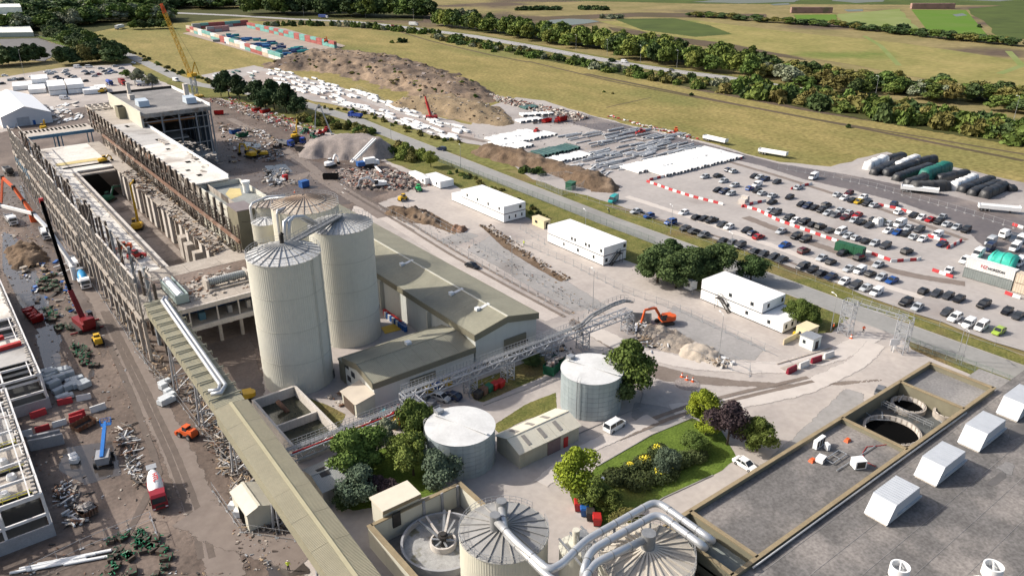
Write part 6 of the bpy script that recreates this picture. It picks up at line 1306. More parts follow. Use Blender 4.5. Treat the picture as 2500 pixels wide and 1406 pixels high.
p=G(1042,455); t=cabins('greyish single cabin at the end of the cabin line',0,0,1,2,3.0,6.0,1,wins=((1.2,0,.9),)); t.location=(p.x,p.y+1,0)
p=G(1686,712); t=cabins('small white booth at the far end of the stepped block',0,0,1,1,2.4,2.4,1,wins=((.5,0,1.4),),name='site_booth'); t.location=(p.x,p.y,0); t['category']='booth'
m_cream2=mat('buff_paint',(.66,.56,.36),(.60,.51,.33),.6,scale=.4,streak=.05)
def kiosk(label,p,l,w,h,m,rz=0,roof=None):
 t=thing('kiosk',label,'kiosk',p,rz); q=MB(); q.box(0,w,0,l,0,h); put('wall',q.mesh('wall',m),t); q=MB(); q.box(-.1,w+.1,-.1,l+.1,h,h+.15); put('roof',q.mesh('roof',roof or m),t)
 q=MB(); q.box(w*.3,w*.7,-.03,.01,0,2.0); put('door',q.mesh('door',m_dark),t); q=MB(); q.box(-.03,.01,l*.55,l*.75,1.1,1.9); put('window',q.mesh('window',m_win),t); return t
kiosk('buff substation kiosk between the two nearer cabin blocks',G(1328,560),6.0,2.6,2.6,m_cream2); kiosk('buff cabin with a sloping roof at the gatehouse',G(1970,835),3.2,4.0,2.8,m_cream2); kiosk('small pale gatehouse hut with a grey roof',G(1982,857),3.4,3.2,2.7,mat('pale_aqua',(.62,.66,.64),(.55,.6,.58)),0,m_galv)
q=MB(); p=G(1912,842); q.beam(p+Vector((0,0,.7)),G(1950,822)+Vector((0,0,.7)),.2,1.4); tag(q.build('buff_wall',m_cream2),'low buff hoarding leading to the gatehouse','hoarding')
q=MB(); p=G(1940,822); q.obox((p.x,p.y,.6),(.9,.9,1.2),.3); tag(q.build('grit_bin',plain('bin_yellow',(.65,.45,.02))),'yellow grit bin by the buff hoarding','bin')
# ------------------------------------------------------------------ containers
_con={}
def container(loc,rz,L,col,label,group=None,name='shipping_container',z=0.0,h=2.6):
 k=(L,h)
 if k not in _con:
  q=MB(); w=2.44; n=int(L/.56)
  for s in (-1,1):
   V=[]
   for i in range(n*2+1):V+=[(-L/2+L*i/(n*2),s*(w/2-(.05 if i%2 else 0)),zz) for zz in (.15,h-.1)]
   q.add(V,[((2*i,2*i+2,2*i+3,2*i+1) if s<0 else (2*i+1,2*i+3,2*i+2,2*i)) for i in range(n*2)])
  q.box(-L/2,L/2,-w/2+.06,w/2-.06,.1,h-.04)
  for x in (-L/2,L/2-.16):
   for y in (-w/2,w/2-.16):q.box(x,x+.16,y,y+.16,0,h)
  for y in (-w/2,w/2-.12):q.box(-L/2+.17,L/2-.17,y,y+.12,h-.14,h-.01)
  body=q.mesh('container_body',m_white)
  q=MB();
  for y in (-.75,-.3,.3,.75):q.beam((L/2+.04,y,.2),(L/2+.04,y,h-.2),.05)
  _con[k]=(body,q.mesh('door_bars',m_galv))
 b,d=_con[k]; o=put(name,b,None,(loc[0],loc[1],z),rz); paint(o,col); tag(o,label,'container',group); put('door_bars',d,o); return o
CN={n:mat('container_'+n,c,tuple(x*.8 for x in c),.6,scale=.4,detail=8,streak=.15) for n,c in {'turquoise':(.16,.38,.35),'red':(.36,.10,.09),'pink':(.52,.28,.26),'white':(.66,.66,.64),'blue':(.03,.14,.36),'grey':(.40,.40,.40),'green':(.02,.10,.05),'navy':(.02,.03,.12),'cream':(.55,.46,.36)}.items()}
def crow(a,b,n,cols,phrase,L,stack=2,group='containers round the compound',seed=1):
 r=random.Random(seed); A,B=G(*a),G(*b); h=math.atan2(B.y-A.y,B.x-A.x); ln=(B-A).length/n
 for i in range(n):
  p=A+(B-A)*((i+.5)/n)
  for s in range(stack):
   c=r.choice(cols)
   container((p.x,p.y),h,round(ln*.97,1),CN[c],'%s container, %s from the left in the %s of %s'%(c,nth(i),('lower tier','upper tier')[s],phrase),group,z=s*2.62)
crow((458,76),(690,150),19,['turquoise','red','turquoise','white','cream','white','turquoise'],'the near compound wall',9,2,seed=3)
crow((606,68),(820,118),17,['turquoise','turquoise','red','red'],'the far compound wall',9,2,seed=4)
crow((470,72),(606,62),7,['red','red','grey','turquoise'],'the compound head wall',9,2,seed=5)
crow((505,80),(560,76),3,['pink','grey'],'the short pink stack',9,2,seed=6)
crow((705,152),(800,128),5,['white','navy','red'],'the compound end wall',9,1,seed=7)
for i in range(70):
 u,v=RND.random(),RND.random(); x=520+60*v+190*u-10; y=100-14*v+42*u-2
 p=G(x,y); k=RND.choice(('blue','turquoise','navy','grey','turquoise'))
 q=MB(); L=RND.uniform(4,7); q.frustum((0,0),(L/2,.9),(L/2+.3,1.15),0,RND.uniform(1.2,2.2)); q.beam((-L/2,0,1.2),(L/2,0,1.9),.3)
 o=put('steel_skip',q.mesh('steel_skip',mat('skip_'+k,{'blue':(.02,.13,.34),'turquoise':(.02,.24,.26),'navy':(.02,.05,.16),'grey':(.25,.3,.32)}[k],None,.6,scale=.5)),None,(p.x,p.y,0),ZX(470,80,690,150)+1.2+RND.uniform(-.15,.15))
 tag(o,{'turquoise':'teal','navy':'dark navy'}.get(k,k)+' steel skip packed inside the container compound','skip','skips inside the compound')
p,p2=G(2344,674),G(2471,712); hh=math.atan2(p2.y-p.y,p2.x-p.x); mid=(p+p2)/2; nn=Vector((-math.sin(hh),math.cos(hh),0)); mid+=nn*1.25
container(mid,hh,12.2,mat('container_slate',(.20,.225,.22),(.16,.18,.175),.6,scale=.6,streak=.1),'grey container under a cream one at the compound corner',z=0,h=2.75)
cu=container(mid,hh,12.2,mat('container_pale_grey',(.60,.60,.59),(.54,.54,.53),.6,scale=.4,streak=.12),'cream container lettered HORIZON stacked on the grey one',z=2.78,h=2.75)
def text(s,size,m,parent,loc,rot,name='lettering',bold=0.0):
 c=bpy.data.curves.new(name,'FONT'); c.body=s; c.size=size; c.extrude=.01; c.offset=bold; c.materials.append(m); c.align_x='CENTER'; c.resolution_u=2
 tmp=bpy.data.objects.new('tmp',c); COL.objects.link(tmp); dg=bpy.context.evaluated_depsgraph_get(); me=bpy.data.meshes.new_from_object(tmp.evaluated_get(dg)); bpy.data.objects.remove(tmp)
 o=bpy.data.objects.new(name,me); COL.objects.link(o); o.parent=parent; o.location=loc; o.rotation_euler=rot; return o
m_ink=plain('dark_ink',(.03,.03,.035)); m_redink=plain('red_ink',(.40,.02,.04))
text('HORIZON',.9,m_ink,cu,(1.7,-1.26,1.2),(PI/2,0,0),bold=.03); text('HZ',1.25,m_redink,cu,(-1.4,-1.26,1.2),(PI/2,.12,0),bold=.02)
container(mid+Vector((math.cos(hh),math.sin(hh),0))*9.5,hh,6.1,CN['cream'],'rusty cream container at the right edge below the compound'); container(mid+Vector((math.cos(hh),math.sin(hh),0))*9.5,hh,6.1,CN['cream'],'upper rusty cream container at the right edge',z=2.64)
p,p2=G(2040,608),G(2108,626); hh2=math.atan2(p2.y-p.y,p2.x-p.x)
for i in range(3):container(p+(p2-p)*((i+.5)/3),hh2,round((p2-p).length/3*.96,1),CN['green'],('dark green container nearest the barrier end','dark green container in the middle of three among the cars','dark green container nearest the silver car')[i])
def boxbin(px,py,col,label,sz=(2.6,2.2,2.2),rz=.3):
 p=G(px,py); q=MB(); q.box(-sz[0]/2,sz[0]/2,-sz[1]/2,sz[1]/2,.1,sz[2]); o=put('storage_box',q.mesh('storage_box',col),None,(p.x,p.y,0),rz); tag(o,label,'storage box')
 q=MB(); q.box(-sz[0]/2-.06,sz[0]/2+.06,-sz[1]/2-.06,sz[1]/2+.06,sz[2],sz[2]+.1); put('lid',q.mesh('lid',col),o); q=MB(); q.box(-sz[0]/2,sz[0]/2,-sz[1]/2-.03,-sz[1]/2,.2,.3); put('rail',q.mesh('rail',m_dark),o)
boxbin(743,457,m_blue,'bright blue storage box on the muddy yard edge',(3.2,2.4,2.4),.2); boxbin(697,440,m_red,'small red box beside the scrap pile',(1.8,1.4,2.0),.1)
p=G(1815,497); q=MB(); q.box(-1.8,1.8,-1.2,1.2,0,1.9); q.box(.2,1.6,-1.2,1.2,1.9,2.6); tag(put('block_hut',q.mesh('block_hut',m_concp),None,(p.x,p.y,0),.2),'pale concrete block hut in the car park','hut')
wh=thing('warehouse','pale green warehouse with a white roof at the upper left edge','warehouse',G(60,110))
a,b=G(84,90),G(-80,92); a2,b2=G(60,52),G(-80,54)
q=MB(); H_=11
q.add([(a.x,a.y,0),(b.x,b.y,0),(b2.x,b2.y,0),(a2.x,a2.y,0),(a.x,a.y,H_*.35),(b.x,b.y,H_*.35),(b2.x,b2.y,H_*.7),(a2.x,a2.y,H_*.7)],[(0,1,5,4),(3,0,4,7)]); q.build('wall',mat('pale_green_wall',(.40,.44,.41),(.36,.40,.37),.6),wh)
q=MB(); q.quad((a.x,a.y,H_*.36),(b.x,b.y,H_*.36),(b2.x,b2.y,H_*.7),(a2.x,a2.y,H_*.7)); q.build('lower_roof',mat('warehouse_roof',(.68,.68,.62),(.62,.62,.57),.6,scale=.1),wh)
q=MB(); c,d=a2+(a2-a).normalized()*30,b2+(b2-b).normalized()*30
q.quad((a2.x,a2.y,H_*.7),(b2.x,b2.y,H_*.7),(b2.x,b2.y,H_*1.35),(a2.x,a2.y,H_*1.35)); q.build('upper_wall',mat('pale_green_wall',(.40,.44,.41)),wh)
q=MB(); q.quad((a2.x,a2.y,H_*1.35),(b2.x,b2.y,H_*1.35),(d.x,d.y,H_*1.5),(c.x,c.y,H_*1.5)); q.build('upper_roof',mat('warehouse_roof',(.68,.68,.62)),wh)
mq=thing('marquee','large white peaked marquee at the end of the mill','marquee',(46,456,0))
q=MB(); x0,x1,y0,y1=35.5,57.4,455,515
q.add([(x0,y0,0),(x1,y0,0),(x1,y0,5.2),((x0+x1)/2,y0,9.3),(x0,y0,5.2)],[(0,1,2,3,4)]); q.build('gable',mat('marquee_grey',(.62,.63,.65),(.58,.59,.61),.6),mq)
q=MB(); q.quad((x1,y0,0),(x1,y1,0),(x1,y1,5.2),(x1,y0,5.2)); q.quad((x0,y1,0),(x0,y0,0),(x0,y0,5.2),(x0,y1,5.2)); q.build('side',m_white,mq)
xm=(x0+x1)/2; q=MB(); q.quad((x0-.3,y0-.2,5.2),(xm,y0-.2,9.4),(xm,y1,9.4),(x0-.3,y1,5.2)); q.quad((xm,y0-.2,9.4),(x1+.3,y0-.2,5.2),(x1+.3,y1,5.2),(xm,y1,9.4)); q.build('canopy',mat('marquee_white',(.85,.85,.85),(.82,.82,.82),.5),mq)
q=MB(); q.box(42,47.5,y0-.1,y0-.02,0,4.2); q.build('door',mat('marquee_door',(.40,.42,.45)),mq); q=MB(); q.box(48.6,49.8,y0-.12,y0-.02,0,2.2); q.build('side_door',m_blue,mq)
for i,(x,y,w,l,s,lab) in enumerate(((100,228,3,4,1,'low white cabins in front of the far car park'),(150,232,3,4,2,'tall white cabin block behind the mill, left of three'),(195,228,3,4,2,'tall white cabin block behind the mill, right of three'),(232,230,3,2,1,'single white cabin next to the tall far blocks'),(262,224,2,2,1,'last white cabin towards the parked tankers'),(60,220,4,3,1,'row of white cabins behind the marquee'),(108,214,3,3,2,'back white cabin block beside the lamp mast'))):
 p=G(x,y); t=cabins(lab,0,0,w,l,3.0,6.1,s,name='cabin_block',rz=-.12); t.location=(p.x-6,p.y,0)
# ------------------------------------------------------------------ posts, fences, barriers
_lamp={}
def lamp(px,py,label,h=9.0,rz=0.0,heads=1,name='lamp_post',group='lamp posts'):
 p=G(px,py); k=(h,heads)
 if k not in _lamp:
  q=MB(); q.tube([(0,0,0),(0,0,h*.5),(0,0,h)],[.11,.08,.05],6)
  if heads==1:q.tube([(0,0,h),(.5,0,h+.25),(1.4,0,h+.3)],.045,5)
  r=MB(); r.box(1.2,1.9,-.14,.14,h+.22,h+.36) if heads==1 else [r.box(-.5+i*.8,.1+i*.8,-.2,.2,h,h+.25) for i in range(2)]
  _lamp[k]=(q.mesh('pole',m_galv),r.mesh('lamp_head',m_white))
 t=thing(name,label,'lamp post',(p.x,p.y,0),rz,group); put('pole',_lamp[k][0],t); put('lamp_head',_lamp[k][1],t)
for px,py,h,lab in ((1428,584,9,'lamp post by the middle of the access road'),(1637,572,9,'lamp post on the car park verge above the dark trees'),(1781,636,8,'lamp post on the verge near the road row of cars'),(2335,880,8,'lamp post on the verge below the lime car'),(2346,890,8,'lamp post beside the paling fence at the right'),(2028,808,9,'tall lamp post at the gatehouse'),
 (1250,668,10,'lamp post in the soil ring beside the pale track'),(1754,880,11,'tall lamp mast in the debris corral'),(1447,752,10,'lamp post behind the pipe bridge end'),(955,340,9,'lamp post on the verge opposite the white strip'),(1125,410,9,'lamp post beside the road bend tree'),(70,225,24,'very tall lighting mast behind the marquee'),(1340,108,12,'carriageway lamp near the pond'),(1406,124,12,'second carriageway lamp along the belt'),(1482,138,12,'third carriageway lamp along the belt'),(1563,154,12,'fourth carriageway lamp along the belt'),(1652,168,12,'fifth carriageway lamp along the belt'),(2136,240,12,'carriageway lamp among the grey bushes'),(2474,296,12,'carriageway lamp at the right edge'),(808,30,12,'lamp above the blue bus'),(858,42,12,'lamp right of the blue bus'),(893,45,12,'lamp before the tall wood'),(742,42,12,'lamp left of the blue bus'),(1010,52,12,'lamp by the white lorry on the carriageway')):
 lamp(px,py,lab,h,1.2)
def globe(px,py,label):
 p=G(px,py); t=thing('globe_lamp',label,'lamp post',(p.x,p.y,0)); q=MB(); q.tube([(0,0,0),(0,0,4.2)],.06,6); q.beam((-.6,0,4.2),(.6,0,4.2),.06); put('pole',q.mesh('pole',m_dark),t)
 for s in (-1,1):
  q=MB(); q.tube([(s*.6,0,4.2),(s*.6,0,4.3),(s*.6,0,4.5),(s*.6,0,4.7),(s*.6,0,4.8)],[.1,.26,.32,.26,.1],10); put('globe',q.mesh('globe',m_white,True),t)
globe(1462,1225,'twin white globe lamp at the lawn edge')
def fence(px,h,step,label,mesh=.9,m=None,name='palisade_fence',pales=.35,feet=False):
 P=gpoly(px); t=thing(name,label,'fence',P[0]); m=m or m_galv; first=None
 for a,b in zip(P,P[1:]):
  n=max(1,round((b-a).length/step)); hd=math.atan2(b.y-a.y,b.x-a.x); L=(b-a).length/n; key=(round(L,1),h,pales,m.name,feet)
  if key not in _lamp:
   q=MB(); q.beam((0,0,0),(0,0,h),.07); q.beam((0,0,h*.9),(L,0,h*.9),.05); q.beam((0,0,h*.15),(L,0,h*.15),.05)
   if feet:q.box(-.35,.35,-.12,.12,0,.12)
   k=int(L/pales) if pales else 0
   for i in range(k):q.beam((pales*(i+.5),0,.05),(pales*(i+.5),0,h-(.0 if i%2 else .02)),.05,.015)
   _lamp[key]=q.mesh('fence_panel',m)
  for i in range(n):
   p=a+(b-a)*(i/n); put('fence_panel',_lamp[key],t,(p.x-P[0].x,p.y-P[0].y,0),hd)
 return t
m_gfence=mat('green_fence',(.16,.20,.17),(.13,.165,.14),.6,scale=1)
fence([(1062,392),(1180,436),(1300,482),(1480,552),(1600,598)],2.4,3.0,'green palisade fence along the near side of the road',m=m_gfence,pales=.28)
fence([(2212,842),(2340,892),(2500,955),(2620,1003)],2.4,3.0,'green grey palisade fence beside the flat roofed building',m=m_gfence,pales=.25)
fence([(1405,478),(1560,532),(1740,596),(1990,688),(2230,776),(2500,870)],1.9,6.0,'thin wire fence between car park and verge',pales=0,name='wire_fence')
fence([(1310,452),(1355,470),(1372,478),(1420,462),(1435,446),(1380,432),(1312,440)],2.4,3.0,'grey paling enclosure round the green substation',pales=.3)
q=MB(); p=G(1393,462); q.box(-1.6,1.6,-1.3,1.3,0,2.6); q.box(-1.8,1.8,-1.5,1.5,2.6,2.75); tag(put('substation',q.mesh('substation',plain('substation_green',(.03,.12,.07))),None,(p.x,p.y,0),.3),'dark green substation box inside the paling enclosure','substation')
for i,(px,lab) in enumerate([([(1900,412),(2035,434),(2140,460),(2290,502),(2400,534),(2500,566)],'mesh fence panels along the haul road'),([(930,512),(1040,570),(1160,640),(1290,712),(1400,772)],'mesh fence panels beside the pale track, near side'),([(985,505),(1090,560),(1230,640),(1330,700),(1460,770)],'mesh fence panels beside the pale track, far side'),
 ([(1262,590),(1400,650),(1520,712),(1660,762),(1800,826),(1900,872)],'long line of mesh panels before the cabins'),([(1270,560),(1345,606)],'short mesh panels behind the worker'),([(1680,868),(1745,890),(1830,918),(1830,905),(1760,872)],'mesh panels round the debris corral'),([(1570,652),(1690,718),(1880,800)],'mesh panels close to the stepped cabins'),
 ([(330,860),(420,960),(480,1040),(560,1140)],'mesh panels along the muddy road edge'),([(520,1200),(590,1300),(720,1320),(700,1260)],'mesh panels beside the gallery foot'),([(80,1400),(200,1340),(370,1270),(390,1330)],'mesh panels round the green wrapped castings'),([(1230,905),(1090,992)],'mesh panels in the bin yard'),([(870,215),(960,262),(1060,300),(1180,340)],'mesh panels below the spoil bank')]):
 fence(px,2.0,3.5,lab,pales=0,name='mesh_fence',feet=True)
fence([(0,98),(90,95),(165,117),(110,150),(0,142)],4.0,6.0,'tall wire fence round the far sports court',pales=0,name='court_fence')
_bar=MB(); _bar.frustum((0,0),(.95,.22),(.93,.10),0,.85); _bar.box(-.8,.8,-.28,.28,0,.12); _barm=_bar.mesh('barrier_block',m_white)
m_bred=plain('barrier_red',(.42,.035,.04),.6); m_bwht=plain('barrier_white',(.66,.65,.63),.6)
def barriers(px,phrase,step=2.0,sc=1.0,mr=None):
 pts=along(gpoly(px),step*sc)
 for i,(p,h) in enumerate(pts):
  o=put('barrier',_barm,None,(p.x,p.y,0.0),h+RND.uniform(-.05,.05),sc); paint(o,m_bwht if i%2 else (mr or m_bred))
  tag(o,'%s plastic barrier, %s in %s'%('white' if i%2 else 'red',nth(i),phrase),'barrier','red and white barriers')
barriers([(1583,446),(1640,466),(1690,482),(1770,502)],'the kinked line from its far corner')
barriers([(1590,440),(1680,418),(1790,390),(1812,388)],'the line under the white stacks')
barriers([(1818,506),(1850,515),(1900,540),(1990,572),(2090,608),(2180,640),(2240,636),(2252,632)],'the long line between the rows of cars')
barriers([(1815,505),(1840,498),(1870,492)],'the short spur by the block hut'); barriers([(2150,503),(2185,510),(2225,522)],'the spur at the haul road'); barriers([(2272,580),(2310,592)],'the spur before the navy car'); barriers([(2315,606),(2350,588)],'the bent end by the navy car')
barriers([(1935,462),(1960,455),(1985,450)],'the spur beside the wrecks'); barriers([(2284,664),(2318,676)],'the spur by the grey container'); barriers([(2478,552),(2500,560)],'the cluster at the right edge'); barriers([(2462,720),(2485,728)],'the pair under the cream container')
q=plain('barrier_maroon',(.22,.01,.03),.5); barriers([(1932,908),(1975,890),(2015,875),(2046,864)],'the heavy row by the weighbridge',2.5,1.6,q)
barriers([(20,1075),(80,1058),(140,1040),(215,1018)],'the row across the flooded yard',2.2,1.3); barriers([(95,1015),(140,1000)],'the row under the second steel frame',2.5,1.5); barriers([(190,1018),(245,1000)],'the row beyond the blue lift',2.5,1.5); barriers([(160,985),(220,972)],'the row under the stacked panels',2.4,1.4)
q=MB(); q.cyl((0,0),.22,.05,.75,10,.04); q.k=1; q.cyl((0,0),.17,.3,.5,10,.115); q.k=0; q.box(-.26,.26,-.26,.26,0,.05); cme=q.mesh('traffic_cone',[plain('cone_orange',(.75,.12,.02)),m_white])
for px,py,lab in ((1677,927,'left traffic cone on the round manhole slab'),(1691,931,'right traffic cone on the round manhole slab'),(2078,826,'traffic cone by the mesh panel at the gate'),(720,470,'traffic cone in the demolition mud'),(1665,920,'small cone beside the manhole ring')):
 p=G(px,py); tag(put('traffic_cone',cme,None,(p.x,p.y,0),0,1.4),lab,'traffic cone')
p=G(1678,937); q=MB(); q.cyl((p.x,p.y),2.6,0,.04,32); struct(q.build('manhole_ring',m_gravel))
ga=thing('entrance_gantry','grey lattice gantry spanning the site entrance','gantry',G(2060,820))
ta,tb_=G(2062,815),G(2195,858)
for c in (ta,tb_):
 q=MB(); tower(q,c.x,c.y,8.6,2.0,2.6,.16,6); q.build('tower',m_brg,ga)
q=MB(); d=(tb_-ta).normalized(); sd=Vector((-d.y,d.x,0))
for s in (-.9,.9):
 q.beam(ta+sd*s+Vector((0,0,8.2)),tb_+sd*s+Vector((0,0,8.2)),.16)
 railing(q,[ta+sd*s*1.1+Vector((0,0,8.3)),tb_+sd*s*1.1+Vector((0,0,8.3))],1.0,2,.06)
for i in range(7):p=ta+(tb_-ta)*(i/6)+Vector((0,0,8.2)); q.beam(p-sd*.9,p+sd*.9,.12); q.beam(p-sd*.9,p+(tb_-ta)/6+sd*.9,.08) if i<6 else None
q.build('span',m_brg,ga)
q=MB(); p=G(2180,860); q.box(-1.1,1.1,-.05,.05,1.8,3.4); q.beam((0,.05,0),(0,.05,2),.12); tag(put('white_sign',q.mesh('white_sign',m_white),None,(p.x,p.y,0),-.6),'blank white sign at the entrance gantry foot','sign')
q=MB(); a,b=G(1897,890),G(2030,850); q.beam(a+Vector((0,0,.12)),b+Vector((0,0,.12)),.35,.24); a,b=G(1915,905),G(2035,868); q.beam(a+Vector((0,0,.06)),b+Vector((0,0,.06)),2.6,.12); tag(q.build('weighbridge',m_conc),'low concrete weighbridge ramp before the gatehouse','weighbridge')
# ------------------------------------------------------------------ plant and lorries
m_scr=m_glass
_w={}
def wmesh(r,w):
 if (r,w) not in _w:_w[(r,w)]=wheelmesh(r,w)
 return _w[(r,w)]
def part(t,name,m,fn,smooth=False):
 q=MB(); fn(q); return put(name,q.mesh(name,m,smooth),t)
def excavator(p,rz,m,label,arm,s=1.0,tool='bucket',name='excavator',cat='excavator',cabm=None):
 """arm: list of (x, z) joints in the machine's own plane"""
 t=thing(name,label,cat,p,rz); t.scale=(s,s,s)
 for y in (-1.15,1.15):part(t,'track',m_dark,lambda q:q.add([(x,y+o,z) for o in (-.3,.3) for x,z in ((-1.9,.15),(-1.6,0),(1.6,0),(1.9,.15),(1.9,.6),(1.6,.85),(-1.6,.85),(-1.9,.6))],[tuple(range(8)),tuple(range(15,7,-1))]+[(i,8+i,8+(i+1)%8,(i+1)%8) for i in range(8)]))
 part(t,'undercarriage',m_dark,lambda q:(q.box(-.9,.9,-.85,.85,.3,.8),q.cyl((0,0),.7,.8,1.05,16)))
 part(t,'house',m,lambda q:(q.box(-1.9,1.2,-1.3,1.3,1.05,1.5),q.box(-2.0,.2,-1.3,1.3,1.5,2.2)))
 part(t,'counterweight',m,lambda q:q.cyl((-1.5,0),1.28,1.05,2.0,16))
 part(t,'cab',cabm or m_scr,lambda q:q.frustum((.65,.85),(.7,.45),(.6,.42),1.5,2.9)); part(t,'cab_roof',m,lambda q:q.box(.0,1.3,.42,1.28,2.9,3.0))
 P=[Vector((x,-.1,z)) for x,z in arm]
 for i,(a,b) in enumerate(zip(P,P[1:])):part(t,'boom' if i==0 else 'arm',m,lambda q:q.beam(a,b,.45 if i==0 else .36,.6 if i==0 else .45))
 for a,b in zip(P,P[1:]):part(t,'ram',m_galv,lambda q:q.beam(a+(b-a)*.1+Vector((0,0,.5)),a+(b-a)*.7+Vector((0,0,.35)),.14))
 e=P[-1]
 part(t,'bucket',m_dark,lambda q:q.add([(e.x-.1,y,e.z+.1) for y in (-.6,.5)]+[(e.x+.7,y,e.z-.3) for y in (-.6,.5)]+[(e.x+.2,y,e.z-1.1) for y in (-.6,.5)]+[(e.x-.5,y,e.z-.7) for y in (-.6,.5)],[(0,1,3,2),(2,3,5,4),(4,5,7,6),(0,2,4,6),(7,5,3,1)]))
 return t
ARM=[(.9,1.5),(2.6,4.4),(5.2,4.2),(5.9,1.0)]
excavator(G(1622,790),2.75,m_orange,'orange tracked excavator digging in the compound',ARM,1.02)
excavator(G(925,458),2.7,m_white,'white excavator on the brick rubble spread',[(.9,1.5),(3.4,3.8),(6.2,3.2),(6.9,.8)],1.1)
excavator(G(338,560),1.2,m_yellow,'yellow high reach excavator standing in the mill pit',[(.9,1.5),(1.2,7.5),(1.0,12.5),(6.5,12.2)],1.15)
excavator(G(612,385),1.9,m_yellow,'yellow excavator among the scrap beside the stripped block',ARM,1.2); excavator(G(640,382),2.4,m_yellow,'yellow excavator behind the scrap pile',[(.9,1.5),(3,3.0),(5.5,4),(6,1.0)],1.0)
excavator(G(722,338),.6,m_yellow,'yellow excavator with its arm raised near the tractors',[(.9,1.5),(1.4,5.5),(2.4,8.2),(3.2,6.6)],1.0)
excavator(G(818,342),2.6,mat('pale_grey_paint',(.5,.52,.53)),'grey high reach excavator with a folded back boom behind the stone cone',[(.9,1.5),(3.0,8.5),(5.2,15.5),(7.0,13.0),(8.2,4.5)],1.05)
excavator(G(268,492),.8,m_green,'green tracked crane in the mill pit',[(.9,1.5),(3,4.0),(6.5,3.2),(8,2.0)],1.1); excavator(G(255,397,10),.3,m_yellow,'small yellow excavator on the upper mill floor',[(.9,1.5),(2.2,3),(3.4,2.2),(3.6,1)],.8)
excavator(G(108,318),1.2,m_yellow,'yellow mini excavator behind the blue gantry',[(.9,1.5),(1.8,4),(3,4.4),(3.4,2)],1.0); excavator(G(808,408),.4,m_white,'white excavator feeding the crusher',[(.9,1.5),(2.6,4),(3.9,3.2),(4.1,1)],1.1)
excavator(G(595,978),2.9,m_yellow,'yellow excavator arm reaching out behind the gallery',[(.9,1.3),(3.0,2.6),(5.2,2.2),(6.0,.8)],.9); excavator(G(250,228),.5,m_yellow,'yellow loader among the far cabins',[(.9,1.5),(2,2.8),(3,2),(3.2,1)],1); excavator(G(800,140),1.0,m_orange,'orange excavator working on top of the spoil heap',[(.9,1.5),(2.4,4),(4,3),(4.4,1)],1).location.z=11
